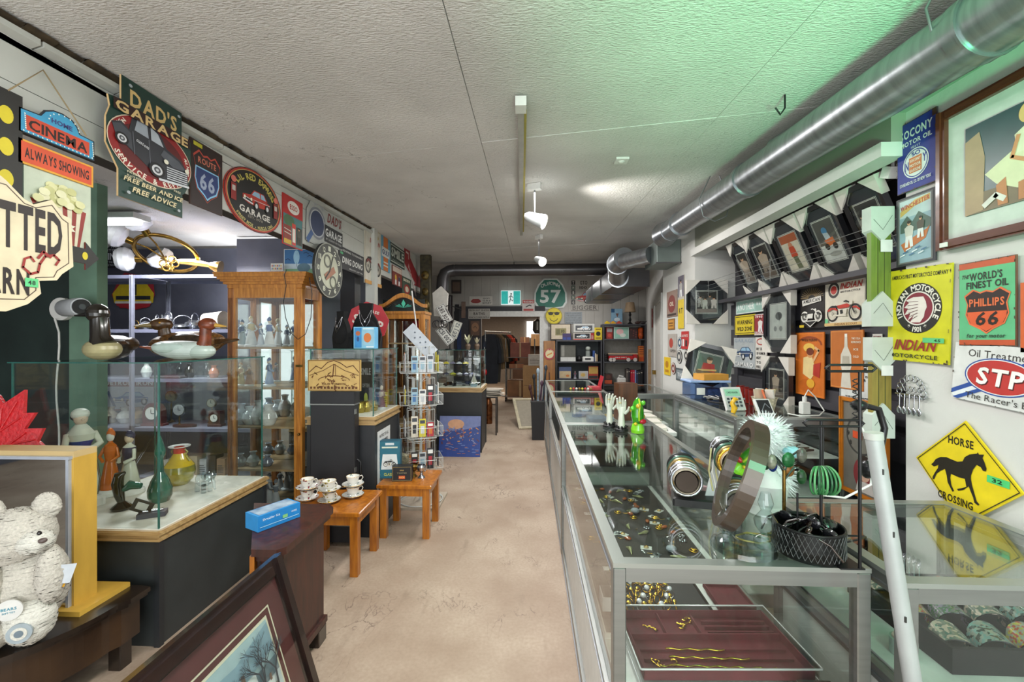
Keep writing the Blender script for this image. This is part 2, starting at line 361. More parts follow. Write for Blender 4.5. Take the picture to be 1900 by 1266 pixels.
# ceiling: backing slab with plaster sheets, each its own piece
cb = M(); cb.add([(-6.5,-2.2,ceil_z(-2.2)+.012),(3.4,-2.2,ceil_z(-2.2)+.012),(3.4,9.6,ceil_z(9.6)+.012),(-6.5,9.6,ceil_z(9.6)+.012),
    (-6.5,-2.2,ceil_z(-2.2)+.1),(3.4,-2.2,ceil_z(-2.2)+.1),(3.4,9.6,ceil_z(9.6)+.1),(-6.5,9.6,ceil_z(9.6)+.1)],
    [(0,3,2,1),(4,5,6,7),(0,1,5,4),(1,2,6,5),(2,3,7,6),(3,0,4,7)], C('#2c2a28', .9))
ceiling = setting(cb.build('ceiling'))
XS = [-6.5, -5.16, -3.94, -2.72, -1.5, -.28, .94, 2.16, 3.4]; YS = [-2.2, .2, 2.4, 4.05, 5.9, 8.2, 9.6]
rnd = random.Random(5)
for i in range(len(XS)-1):
    for j in range(len(YS)-1):
        g = .0014; pts = []
        for x, y0 in ((XS[i]+g, YS[j]+g), (XS[i+1]-g, YS[j]+g), (XS[i+1]-g, YS[j+1]-g), (XS[i]+g, YS[j+1]-g)):
            y = y0 if y0 < -2 or y0 > 9.4 else y0 - .2*x
            pts.append((x, min(max(y, -2.2), 9.6)))
        dz = rnd.uniform(-.002, .002)
        lo = [(x, y, ceil_z(y)+dz) for x, y in pts]; hi = [(x, y, ceil_z(y)+.0115) for x, y in pts]
        M().add(lo+hi, [(0,3,2,1),(4,5,6,7),(0,1,5,4),(1,2,6,5),(2,3,7,6),(3,0,4,7)], CEILM).build('ceiling_panel', ceiling)
def slopebox(x0, x1, y0, y1, z0, m, top=0.0):
    b = M(); b.add([(x0,y0,z0),(x1,y0,z0),(x1,y1,z0),(x0,y1,z0),(x0,y0,ceil_z(y0)-top),(x1,y0,ceil_z(y0)-top),(x1,y1,ceil_z(y1)-top),(x0,y1,ceil_z(y1)-top)],
        [(0,3,2,1),(4,5,6,7),(0,1,5,4),(1,2,6,5),(2,3,7,6),(3,0,4,7)], m); return b
# left soffit of white boards over the left displays
so = setting(slopebox(-1.84, -1.755, .55, 4.64, 2.25, C('#3a3631', .9), .06).build('wall_left_soffit'), 'white boarded header over the left displays')
for k, (z0, z1) in enumerate(((2.25, 2.37), (2.373, 2.52), (2.523, None))):
    for (ya, yb) in ((.55, 2.6), (2.603, 4.64)):
        if z1: M().box((-1.755, ya, z0), (-1.747, yb, z1), SOFF).build('board', so)
        else:
            b = M(); b.add([(-1.755,ya,z0),(-1.747,ya,z0),(-1.747,yb,z0),(-1.755,yb,z0),(-1.755,ya,ceil_z(ya)-.07),(-1.747,ya,ceil_z(ya)-.07),(-1.747,yb,ceil_z(yb)-.07),(-1.755,yb,ceil_z(yb)-.07)],
                [(0,3,2,1),(4,5,6,7),(0,1,5,4),(1,2,6,5),(2,3,7,6),(3,0,4,7)], SOFF); b.build('board', so)
tr = M()
for i in range(14):     # broken trim strip, uneven pieces along the ceiling edge
    y0 = .55 + i*.3; y1 = y0 + .29; d = rnd.uniform(0, .012); z = ceil_z(y0) - .055
    tr.add([(-1.76,y0,z-.012),(-1.71-d,y0,z),(-1.71-d,y1,z+.013),(-1.76,y1,z-.001),(-1.76,y0,z+.02),(-1.715,y0,z+.02),(-1.715,y1,z+.034),(-1.76,y1,z+.034)],
        [(0,3,2,1),(4,5,6,7),(0,1,5,4),(1,2,6,5),(2,3,7,6),(3,0,4,7)], SOFF)
setting(tr.build('trim_1'), 'split white trim strip along the top of the left header')
gp = M()
for i in range(40):
    y0 = .6 + i*.1; z = ceil_z(y0); w = rnd.uniform(.01, .03)
    gp.add([(-1.75,y0,z-.028),(-1.70-w,y0,z-.004),(-1.70-w,y0+.1,z-.002),(-1.75,y0+.1,z-.026+rnd.uniform(-.006,.004)),(-1.75,y0,z),(-1.75,y0+.1,z+.004)], [(0,1,2,3),(1,4,5,2)], PEEL)
setting(gp.build('trim_2'), 'dark rotted gap between header and ceiling')
so2 = setting(slopebox(-1.82, -1.75, 4.74, 7.3, 2.28, SOFF, .0).build('wall_left_soffit_back'), 'rear stretch of the white header')
setting(slopebox(-1.8, -1.70, 4.64, 4.74, 1.9, SOFF).build('trim_3'), 'white post joining the two header stretches')
# walls
setting(slopebox(-6.5, -6.4, -2.2, 9.6, 0, DARKB).build('wall_left'))
setting(M().box((-6.4, 5.6, 0), (-3.5, 5.66, 2.74), DARKB).build('wall_stock'), 'dark scuffed wall behind the metal rack')
setting(M().box((-3.5, 5.0, 0), (-2.75, 5.06, 2.72), DARKB).build('wall_divider'), 'tall dark scuffed board above the glass cabinet')
setting(M().box((-2.75, 4.9, 0), (-1.78, 4.97, 2.6), C('#3b3d46', .3, 0, .12, 3)).build('wall_dark_panel'), 'dark glossy panel behind the necklace busts')
setting(slopebox(-5.2, -3.40, 3.05, 3.11, 0, C('#22302c', .45, 0, .2, 4)).build('wall_green_partition'), 'dark green partition at the left edge')
setting(slopebox(-3.40, -3.186, 3.04, 3.12, 0, C('#6a8a76', .5, 0, .12, 4)).build('trim_4'), 'pale green post beside the security camera')
setting(M().box((-1.95, 4.35, 0), (-1.80, 4.5, 2.25), C('#26282c', .3, 0, .1, 3)).build('trim_5'), 'black square post under the header')
setting(slopebox(-2.45, -2.38, 5.0, 9.5, 0, DARKB).build('wall_left_back'))
# right
setting(slopebox(1.56, 1.7, -2.2, 1.86, 0, WALLW).build('wall_right'))
setting(slopebox(1.86, 1.94, 1.86, 4.0, 0, C('#2c2b30', .6)).build('wall_right_recess'), 'dark recessed wall behind the framed pictures')
bm = slopebox(1.5, 1.9, 1.86, 4.0, 2.33, plaster('beam_paint', '#7d7f74', '#8c8e82', .08, 14, .5, crack=False)); beam = setting(bm.build('wall_right_beam'), 'grey boxed beam over the recess')
M().box((1.46, 1.86, 2.27), (1.56, 4.0, 2.33), WALLW).build('trim', beam)
for (ya, yb) in ((1.90, 2.55), (2.553, 3.3), (3.303, 3.98)):
    M().box((1.57, ya, 2.322), (1.84, yb, 2.3285), C('#7a746e', .5, 0, .15, 6)).build('board', beam)
bx = slopebox(1.50, 1.56, -2.2, 1.2, 2.41, plaster('beam_paint2', '#7d8a7c', '#8f9a8c', .08, 14, .5, crack=False)); setting(bx.build('wall_right_bulkhead'), 'painted bulkhead under the silver duct')
setting(slopebox(1.50, 1.56, 1.2, 1.86, 2.45, plaster('beam_paint3', '#7d8a7c', '#8f9a8c', .08, 14, .5, crack=False)).build('wall_right_bulkhead_end'), 'painted bulkhead stub')
pil = setting(M().box((1.50, 4.0, 0), (1.86, 4.22, 2.9), WALLW).build('wall_pillar'), 'white pillar carrying the framed team photo')
setting(M().box((1.50, 4.22, 0), (1.6, 4.95, 2.6), WALLW).build('wall_sign_panel'), 'white wall panel covered with little signs')
# recess slats
sl = E('slat_display_wall', 'charcoal slatted display boards behind the small signs', 'display wall', (1.86, 1.9, 0)); sl['kind'] = 'structure'; del sl['category']
for z0, z1 in ((.9, 1.03), (1.08, 1.2), (1.26, 1.42), (1.46, 1.60), (1.64, 1.82)):
    M().box((-.045, 0, z0), (-.005, 2.08, z1), SLATD).build('slat', sl)
M().box((-.16, 0, 1.84), (-.005, 2.08, 1.87), SLATD).build('ledge', sl)
for y in (.55, 1.25, 1.95): M().box((-.05, y, .9), (-.004, y+.06, 1.84), SLATD).build('upright', sl)
# slanting wall further back with the white door
a = Vector((1.6, 4.95, 0)); b = Vector((2.5, 9.5, 0)); d = (b - a).normalized(); nn = Vector((d.y, -d.x, 0))
def slant(t0, t1, z0, z1, off0, off1, m, name, parent=None):
    q = [a + d*t0 + nn*off0, a + d*t1 + nn*off0, a + d*t1 + nn*off1, a + d*t0 + nn*off1]
    z1s = [z1]*4 if z1 else [ceil_z(p.y) for p in q]
    mm = M(); mm.add([(p.x, p.y, z0) for p in q] + [(p.x, p.y, z) for p, z in zip(q, z1s)], [(0,3,2,1),(4,5,6,7),(0,1,5,4),(1,2,6,5),(2,3,7,6),(3,0,4,7)], m)
    return mm.build(name, parent)
setting(slant(0, 4.64, 0, None, 0, .1, WALLW, 'wall_right_back'))
dr = setting(slant(.75, 1.75, 0, 2.03, -.035, -.002, C('#c9c6c0', .4, 0, .04), 'door_1'), 'white panelled door in its casing beyond the pillar')
for t0, t1, z0, z1 in ((.65, .75, 0, 2.12), (1.75, 1.85, 0, 2.12), (.75, 1.75, 2.035, 2.12)): slant(t0, t1, z0, z1, -.055, -.003, WALLW, 'door_frame', dr)
for z in (.3, 1.1, 1.8): slant(.765, .80, z, z+.09, -.045, -.036, ALUD, 'hinge', dr)
slant(1.6, 1.66, 1.0, 1.06, -.085, -.036, BRASS, 'door_handle', dr)
# back wall with opening
ox0 = PY(893, 633, 9.5).x; ox1 = PY(1003, 633, 9.5).x; oz = 1.5 + (633-583)*9.5/800
bw = M(); bw.box((-2.45, 9.5, 0), (ox0, 9.6, 2.96), WALLG); bw.box((ox1, 9.5, 0), (2.6, 9.6, 2.96), WALLG); bw.box((ox0, 9.5, oz), (ox1, 9.6, 2.96), WALLG)
bwo = setting(bw.build('wall_back'))
for i in range(26):      # vertical boards of the back wall
    x0 = -2.4 + i*.19; x1 = x0 + .183
    if x1 < ox0 or x0 > ox1: z0 = 0
    else: z0 = oz
    if z0 == 0 and (x0 < ox0 < x1 or x0 < ox1 < x1): z0 = oz
    M().box((x0, 9.488, z0), (x1, 9.499, 2.93), WALLG).build('board', bwo)
tm = M(); tm.box((ox0-.55, 9.45, oz+.06), (ox1+.1, 9.487, oz+.17), C('#2c2b30', .6)); tm.build('header_strip', bwo)
tm = M(); tm.box((ox0-.02, 9.44, oz-.06), (ox1+.02, 9.487, oz+.06), WHITE); tm.box((ox1-.02, 9.46, 0), (ox1+.16, 9.487, oz+.06), WHITE); tm.build('door_frame', bwo)
tm = M(); tm.box((ox0-.6, 9.46, 0), (ox0, 9.487, oz+.06), C('#35343a', .6)); tm.build('dark_panel', bwo)
# back room
setting(M().box((-4.5, 15.5, 0), (3.4, 15.6, 2.7), C('#8c8074', .7)).build('wall_back_room'))
setting(M().box((-4.5, 9.6, 2.5), (3.4, 15.6, 2.56), C('#8a7466', .6, 0, .1, 1)).build('ceiling_back_room'))
setting(M().box((-3.1, 9.6, 0), (-3.0, 15.5, 2.5), C('#6a5c50', .7)).build('wall_back_room_left'))
setting(M().box((2.6, 9.6, 0), (2.7, 15.5, 2.5), C('#6a5c50', .7)).build('wall_back_room_right'))
wn = setting(M().box((-.15, 15.44, 1.62), (1.25, 15.49, 2.2), C('#f2f4f6', .5, emit=1.6)).build('window_1'), 'bright strip window at the end of the back room')
for k in range(4): M().box((-.17+k*.47, 15.42, 1.6), (-.13+k*.47, 15.438, 2.22), WHITE).build('window_frame', wn)
for k, (px, py) in enumerate(((958, 606), (976, 611.5), (984, 614.5))):
    y = (10.9, 12.9, 14.1)[k]; p = PY(px, py, y)
    e = E('recessed_light', ('nearest', 'middle', 'farthest')[k] + ' of the three round lights in the back room ceiling', 'ceiling light', (p.x, p.y, 2.5), 0, 'recessed lights in the back room')
    M().lathe([(.075, -.001), (.09, -.012), (.105, -.001)], WHITE, n=20).build('ring', e)
    M().lathe([(.001, -.006), (.075, -.006)], C('#fff2dc', .5, emit=6), n=20).build('lamp_disc', e)
# ================================================================ ducts, pipes and track lights
DUCT = C('#9ea1a6', .3, .85, .12, 3, stretch=(1, 12, 1)); DUCTD = C('#5c5a5c', .35, .7, .1, 3); DUCTB = C('#76807c', .4, .6, .12, 4)
e = E('round_duct', 'long silver spiral duct running under the ceiling along the right wall', 'duct', (1.3, 2.3, 2.45))
def dz(y): return (.0443*.95)*(y-2.3)
m = M(); m.cyl((0, -3.4, dz(-1.1)), (0, .35, dz(2.65)), .098, DUCT, n=28, caps=False); m.build('pipe', e)
m = M(); m.cyl((0, .35, dz(2.65)), (0, 1.75, dz(4.05)), .094, DUCT, n=28, caps=False); m.build('pipe', e)
for y in (-1.0, .34, 1.5):
    m = M(); m.cyl((0, y-.02, dz(2.3+y)), (0, y+.02, dz(2.3+y)), .103, DUCT, n=28, caps=False); m.cyl((0, y-.028, dz(2.3+y)), (0, y-.02, dz(2.3+y)), .106, DUCT, n=28); m.build('coupling', e)
m = M(); m.cyl((0, 1.74, dz(4.04)), (0, 1.95, dz(4.25)), .098, DUCT, r1=.12, n=28); m.build('reducer', e)
for y in (-.95, .8): M().tube([(0, y, .28), (-.11, y, .05), (-.08, y, -.07), (0, y, -.105), (.08, y, -.07), (.11, y, .05), (0, y, .28)], .004, ALUD, 5).build('hanger_strap', e)
m = M(); m.cb((-.09, -1.35, dz(.95)+.04), (.03, .09, .06), C('#d8a020', .5), ry=.4); m.build('yellow_label', e)
e = E('round_duct', 'second silver duct running into the ceiling above the long one', 'duct', (1.447, 1.7, 2.505))
M().tube([(0, -1.7, -.06), (0, -.2, .0), (-.04, .15, .02), (-.09, .45, .04), (-.12, .7, .05)], .048, DUCT, 16).build('pipe', e)
c = M(); c.tube([(1.44, -.4, 2.5), (1.46, .9, 2.57), (1.5, 1.5, 2.56), (1.49, 1.95, 2.6)], .006, WHITE, 5); tag(c.build('wall_cable'), 'thin white cable sagging above the silver duct', 'cable')
e = E('duct_box', 'grey green sheet metal box where the silver duct ends', 'duct', (1.45, 4.35, 2.28))
M().bev((-.19, 0, 0), (.045, .45, .235), DUCTB, .004).build('box', e); M().box((-.2, -.01, -.006), (.048, .01, .006), DUCTD).build('flange', e)
M().cyl((-.19, .22, .12), (-.42, .5, .1), .09, DUCT, n=20).build('collar', e)
e = E('duct_elbow', 'silver duct elbow dropping from the sheet metal box', 'duct', (.92, 5.2, 2.3))
M().tube([(.12, -.38, .12), (.1, -.1, .1), (.16, .15, .02), (.2, .39, -.0)], .12, DUCT, 18).build('pipe', e)
for p in ((.1, -.12, .1), (.19, .3, 0)): M().cyl((p[0]-.005, p[1]-.02, p[2]), (p[0]+.005, p[1]+.02, p[2]), .128, DUCT, n=20).build('coupling', e)
e = E('rectangular_duct', 'brown grey rectangular duct running back from the elbow', 'duct', (1.25, 5.6, 2.2))
M().bev((-.2, 0, 0), (.28, 2.6, .24), DUCTD, .004).build('box', e)
for y in (.9, 1.8): M().box((-.21, y-.01, -.01), (.29, y+.01, .25), DUCTD).build('seam', e)
e = E('cross_duct', 'dark grey round duct crossing the room near the back', 'duct', (0, 7.4, 2.72))
M().cyl((-1.3, 0, 0), (.45, 0, 0), .1, DUCTD, n=24, caps=False).build('pipe', e); M().cyl((.45, 0, 0), (1.55, 0, 0), .104, DUCTD, n=24).build('pipe', e)
M().tube([(-1.3, 0, 0), (-1.4, 0, -.015), (-1.47, -.02, -.06), (-1.5, -.04, -.14), (-1.51, -.05, -.36)], .105, DUCTD, 20).build('elbow', e)
M().cyl((-.28, 0, .1), (-.28, 0, .33), .006, BLACKM, n=6).build('hanger', e)
# track lights
e = E('light_track', 'white ceiling light track with two spot heads', 'ceiling light', (0, 2.3, ceil_z(2.3)-.03))
M().box((-.065, -.3, -.018), (-.035, 2.6, .012), C('#a8a8a0', .4, .3)).build('track', e).rotation_euler = (.0443, 0, .02)
M().box((-.034, -.25, .004), (-.022, 2.5, .012), C('#b0a040', .6)).build('yellow_tape', e).rotation_euler = (.0443, 0, .02)
M().box((-.075, -.36, -.022), (-.025, -.28, .02), WHITE).build('end_feed', e).rotation_euler = (.0443, 0, .02)
def head(x, y, z, ang, lab, on):
    h = E('track_spotlight', lab, 'spotlight', (x, y, z), ang); zz = ceil_z(y)-.0 - z
    ad = M().box((-.02, -.05, zz-.05), (.02, .05, zz-.003), WHITE).build('adapter', h)
    under(ad, M().cyl((0, 0, zz-.05), (0, 0, -.02), .006, ALUD, n=8).build('stem', h))
    m = M(); m.cyl((0, .05, -.03), (0, -.075, -.085), .035, '#b4b8b8', r1=.055, n=20, caps=False); m.cyl((0, .075, -.02), (0, .05, -.03), .018, WHITE, r1=.035, n=20, caps=False); shd = m.build('shade', h)
    under(shd, M().cyl((0, -.06, -.078), (0, -.066, -.081), .046, C('#fff4e4', .4, emit=on), n=20).build('bulb', h))
p = PY(992, 393, 3.2); head(p.x, 3.2, p.z, 1.25, 'nearer white spotlight on the ceiling track', 7)
p = PY(1000, 478, 5.1); head(p.x, 5.1, p.z+.02, .6, 'farther white spotlight hanging near the cross duct', 9)
spot('track_spot', (.20, 3.25, 2.43), (1.7, 3.7, 2.72), 30, 80, (1, .96, .9), 1, .05)
spot('track_spot', (.12, 5.05, 2.4), (0, 9.4, 1.9), 60, 50, (1, .92, .8), 1, .04)
m = M(); m.box((-.04, -.04, -.012), (.04, .04, .003), WHITE); m.ell((0, 0, -.012), (.02, .02, .01), WHITE); p = PY(1163, 353, 2.6)
tag(m.build('junction_cover', loc=(p.x, 2.75, ceil_z(2.75)-.004)), 'small square white cover plate on the ceiling', 'ceiling fitting')
m = M(); m.tube([(0, 0, 0), (0, 0, -.06), (-.02, 0, -.09), (-.045, -.005, -.06)], .004, BLACKM, 6); p = PX(1545, 195, 1.2)
tag(m.build('ceiling_hook', loc=(1.15, 2.0, ceil_z(2.0)-.002)), 'bent dark hook in the ceiling beside the silver duct', 'hook')
e = E('fluorescent_fixture', 'glowing white tube light on the ceiling behind the signs', 'ceiling light', (-4.12, 3.82, 2.615))
M().box((-.55, -.09, 0), (.55, .09, .05), WHITE).build('housing', e); M().cyl((-.53, 0, -.018), (.53, 0, -.018), .03, C('#f4f8ff', .5, emit=7), n=12).build('tube', e)
p = PX(1590, 322, 1.7)
e = E('small_floodlight', 'small white floodlight under the beam', 'spotlight', (1.62, 2.0, 2.325))
M().cyl((0, 0, 0), (0, 0, -.05), .006, WHITE, n=8).build('stem', e); M().cb((-.01, 0, -.07), (.045, .05, .05), WHITE, rx=.4).build('lamp_body', e)

# ================================================================ glass counters on the right
def counter(label, x0, x1, y0, y1, top, deck, shelves=(), base=True, rail=.034, backing=None, sides='#cfcfca', lip='#c8c0b0'):
    e = E('glass_counter', label, 'display counter', ((x0+x1)/2, (y0+y1)/2, 0))
    hx, hy = (x1-x0)/2, (y1-y0)/2; p = rail
    for sx in (-1, 1):
        for sy in (-1, 1):
            xa = sx*(hx-p/2); ya = sy*(hy-p/2); M().bev((xa-p/2, ya-p/2, 0), (xa+p/2, ya+p/2, top-.012), ALU, .003).build('post', e)
    for sx in (-1, 1):
        xa = sx*(hx-p/2)
        for z0, z1 in ((top-.05, top-.004), (deck-.04, deck-.005), (.0, .07)):
            m = M(); m.box((xa-p/2+.003, -hy+p, z0), (xa+p/2-.003, hy-p, z1), ALU); m.box((xa-p/2-.001, -hy+p, z0+.012), (xa+p/2+.001, hy-p, z0+.016), ALUD); m.build('side_rail', e)
        m = M(); m.box((xa-p/2, -hy, top-.012), (xa+p/2, hy, top), ALUL); m.build('top_trim', e)
    for sy in (-1, 1):
        ya = sy*(hy-p/2)
        for z0, z1 in ((top-.05, top-.004), (deck-.04, deck-.005), (.0, .07)): M().box((-hx+p, ya-p/2+.003, z0), (hx-p, ya+p/2-.003, z1), ALU).build('cross_rail', e)
        M().box((-hx+p, ya-p/2, top-.012), (hx-p, ya+p/2, top), ALUL).build('top_trim', e)
    M().box((-hx+p, -hy+p, top-.008), (hx-p, hy-p, top-.002), GTOP).build('glass_top', e)
    for sx in (-1, 1): M().box((sx*(hx-.018)-.002, -hy+p, deck), (sx*(hx-.018)+.002, hy-p, top-.05), GLASS).build('glass_side', e)
    M().box((-hx+p, -hy+.014, deck), (hx-p, -hy+.018, top-.05), GLASS).build('glass_front', e)
    M().box((-hx+p, hy-.018, deck), (hx-p, hy-.014, top-.05), backing or GLASS).build('glass_back', e)
    m = M(); m.box((-hx+p, -hy+p, deck-.012), (hx-p, hy-p, deck), C('#cfd0cc', .5)); m.build('deck', e)
    for z in shelves:
        M().box((-hx+.03, -hy+.03, z-.006), (hx-.03, hy-.03, z), C('#d4d6d2', .4)).build('shelf', e)
    if base:
        for sx in (-1, 1): M().box((sx*(hx-.02)-.004, -hy+p, .07), (sx*(hx-.02)+.004, hy-p, deck-.04), C(sides, .5, 0, .05)).build('side_panel', e)
        for sy in (-1, 1): M().box((-hx+p, sy*(hy-.02)-.004, .07), (hx-p, sy*(hy-.02)+.004, deck-.04), C(sides, .5, 0, .05)).build('end_panel', e)
    for k in range(3):
        m = M(); m.box((hx-.05+.006*k, hy-.06, deck+.02), (hx-.048+.006*k, hy-.05, top-.06), BLACKM)
    return e
U1 = counter('nearest aisle glass counter with aluminium frame holding gold ring trays', .216, .868, 1.135, 3.045, .92, .5)
U2 = counter('middle aisle glass counter in the row, blue wire bundle inside', .216, .868, 3.05, 4.99, .92, .62, (.76,))
U3 = counter('farthest aisle glass counter in the row before the bookcases', .216, .868, 4.995, 6.42, .92, .62)
C2 = counter('short glass counter against the sign wall at the right with bracelet tray', .895, 1.505, 1.07, 1.63, .92, .66)
C4 = counter('aluminium showcase under the charcoal slat wall with white trays', 1.16, 1.78, 2.48, 3.55, 1.07, .62, (.84,), lip='#fff')
C5 = counter('glass counter by the white sign panel beyond the pillar', 1.03, 1.44, 4.3, 5.25, .98, .62)

# ================================================================ pedestal glass cases on the left
PALE = C('#b59868', .4, 0, .1, 9, dark='#94764a', stretch=(1, 6, 6), coat=.2)
def pedestal_case(label, x0, x1, y0, y1, z, top, base='#2e3334', hole=False, mold=OAKL, inner='#cdc9bd', slab=.05):
    mold = PALE if mold is OAKL else mold
    e = E('pedestal_case', label, 'display case', ((x0+x1)/2, (y0+y1)/2, 0)); hx, hy = (x1-x0)/2, (y1-y0)/2
    m = M(); m.box((-hx+.02, -hy+.02, 0), (hx-.02, hy-.02, z-slab), C(base, .5, 0, .12, 5, bump=.08)); m.build('base', e)
    for sx in (-1, 1):
        for sy in (-1, 1): M().box((sx*(hx-.025)-.014, sy*(hy-.025)-.014, 0), (sx*(hx-.025)+.014, sy*(hy-.025)+.014, z-slab), C('#24272a', .5)).build('corner_strip', e)
    mm = M()
    for i, (o, za, zb) in enumerate(((0, z-.02, z-.006), (-.012, z-slab+.012, z-.02), (-.004, z-slab, z-slab+.012), (-.006, z-.006, z))): mm.box((-hx+0-o-.0, -hy-o, za), (hx+o, hy+o, zb), mold)
    mm.build('moulding', e)
    M().box((-hx+.02, -hy+.02, z), (hx-.02, hy-.02, z+.003), C(inner, .5)).build('display_floor', e)
    g = .006
    M().box((-hx+.03, -hy+.03, z+.004), (hx-.03, -hy+.03+g, top-g), GLASS).build('front_pane', e)
    M().box((-hx+.03, hy-.03-g, z+.004), (hx-.03, hy-.03, top-g), GLASS).build('back_pane', e)
    for sx in (-1, 1): M().box((sx*(hx-.033)-g/2, -hy+.04, z+.004), (sx*(hx-.033)+g/2, hy-.04, top-g), GLASS).build('side_pane', e)
    M().box((-hx+.02, -hy+.02, top-g), (hx-.02, hy-.02, top), GLASS).build('top_pane', e)
    m = M(); w = .0035   # polished green edges where the panes meet
    for sx in (-1, 1):
        for sy in (-1, 1): m.box((sx*(hx-.031)-w, sy*(hy-.031)-w, z+.004), (sx*(hx-.031)+w, sy*(hy-.031)+w, top-g), GEDGE)
    for sx in (-1, 1): m.box((sx*(hx-.019)-.002, -hy+.018, top-g), (sx*(hx-.019)+.002, hy-.018, top), GEDGE)
    for sy in (-1, 1): m.box((-hx+.018, sy*(hy-.019)-.002, top-g), (hx-.018, sy*(hy-.019)+.002, top), GEDGE)
    m.build('glass_edges', e)
    return e
K1 = pedestal_case('large glass case on a dark green base at the left, duck decoys on top', -2.62, -1.80, 2.02, 2.9, .57, 1.395)
K2 = pedestal_case('glass case on a charcoal pedestal beside the black trunk', -1.72, -1.17, 3.22, 3.86, .92, 1.44, '#26282c', slab=.06)
K3 = pedestal_case('farther glass case with model cars, blue painting leaning on it', -1.28, -.64, 5.75, 6.4, .87, 1.38, '#26282c', slab=.06)

# ================================================================ oak curio cabinets
def curio(label, x0, x1, y0, y1, top, arched=False, shelves=(.12, .45, .8, 1.12, 1.45)):
    e = E('curio_cabinet', label, 'cabinet', ((x0+x1)/2, (y0+y1)/2, 0)); hx, hy = (x1-x0)/2, (y1-y0)/2; p = .055
    M().box((-hx, -hy, 0), (hx, hy, .1), OAK).build('plinth', e)
    M().box((-hx+.002, hy-.012, .1), (hx-.002, hy-.002, top-.14), C('#5a3a28', .5, 0, .2, 6)).build('back_panel', e)
    M().box((-hx+p, hy-.016, .12), (hx-p, hy-.013, top-.2), MIRROR).build('mirror_back', e)
    for sx in (-1, 1):
        for sy in (-1, 1):
            m = M(); m.bev((sx*(hx-p/2)-p/2, sy*(hy-p/2)-p/2, .1), (sx*(hx-p/2)+p/2, sy*(hy-p/2)+p/2, top-.12), OAK if sx < 0 else OAKL, .006)
            for k in (-.012, 0, .012): m.box((sx*(hx-p/2)+k-.002, -hy-.002 if sy < 0 else hy-.001, .14), (sx*(hx-p/2)+k+.002, -hy+.002 if sy < 0 else hy+.001, top-.2), WALN if sx < 0 else OAK)
            m.build('post', e)
    dm = M()
    for z0, z1 in ((top-.2, top-.12), (.1, .17)): dm.box((-hx+p, -hy+.005, z0), (hx-p, -hy+.03, z1), OAKL)
    for s_ in (-1, 1): dm.box((s_*(hx-p)-.012, -hy+.004, .1), (s_*(hx-p)+.012, -hy+.031, top-.12), OAKL)
    door = dm.build('door', e)
    for sx in (-1, 1):
        for z0, z1 in ((top-.2, top-.12), (.1, .17)): M().box((sx*(hx-.015)-.012, -hy+p, z0), (sx*(hx-.015)+.012, hy-p, z1), OAKL).build('side_rail', e)
        M().box((sx*(hx-.018)-.002, -hy+p, .17), (sx*(hx-.018)+.002, hy-p, top-.2), GLASS).build('side_pane', e)
    under(door, M().box((-hx+p, -hy+.015, .17), (hx-p, -hy+.019, top-.2), GLASS).build('door_pane', e), M().ell((hx-.02, -hy-.012, .75), (.012, .014, .012), BRASS).build('door_knob', e), M().cb((hx-.02, -hy-.006, 1.3), (.05, .012, .018), BRASS).build('latch', e))
    for z in shelves: M().box((-hx+.04, -hy+.035, z-.016), (hx-.04, hy-.02, z), C('#a58a66', .4, 0, .08)).build('shelf', e)
    m = M()
    if not arched:
        for i, (o, za, zb) in enumerate(((.0, -.12, -.09), (.02, -.09, -.07), (.035, -.07, -.055), (.05, -.055, -.035), (.065, -.035, -.012), (.07, -.012, 0))):
            m.box((-hx-o, -hy-o, top+za), (hx+o, hy+o*.5, top+zb), OAKL)
    else:
        m.box((-hx-.01, -hy-.01, top-.14), (hx+.01, hy, top-.11), OAKL)
        n = 20; pts = [(-hx-.03, top-.07)] + [(-hx + 2*hx*i/n, top-.07 + .12*math.sin(math.pi*i/n)**1.5) for i in range(n+1)] + [(hx+.03, top-.07), (hx+.03, top-.03), ]
        up = [(-hx + 2*hx*i/n, top-.03 + .13*math.sin(math.pi*i/n)**1.5) for i in range(n, -1, -1)] + [(-hx-.03, top-.03)]
        m.prism(pts + up, -hy-.03, -hy+.03, OAKL); m.box((-hx, -hy+.02, top-.12), (hx, -hy+.03, top+.03), C('#1d2524', .2))
    m.build('crown', e)
    if arched:
        m = M()
        for s in (-1, 1): m.prism([(0, top-.07), (s*.1, top-.05), (s*.05, top-.025)][::s], -hy+.012, -hy+.016, C('#3aa890', .2)); m.tube([(s*.02, -hy+.012, top-.06), (s*.12, -hy+.012, top-.02), (s*.2, -hy+.012, top-.07)], .003, SILV, 5)
        m.prism([(0, top-.07), (.025, top-.02), (0, top+.03), (-.025, top-.02)], -hy+.008, -hy+.012, C('#58c8a8', .2)); m.build('leaded_flower', e)
    return e
CU1 = curio('tall oak curio cabinet with mirrored back beside the metal rack', -2.46, -1.84, 3.4, 3.74, 2.05)
CU2 = curio('arched oak curio cabinet with a green leaded flower behind the wire rack', -1.74, -1.24, 5.0, 5.32, 1.96, True, (.12, .5, .9, 1.2, 1.48))

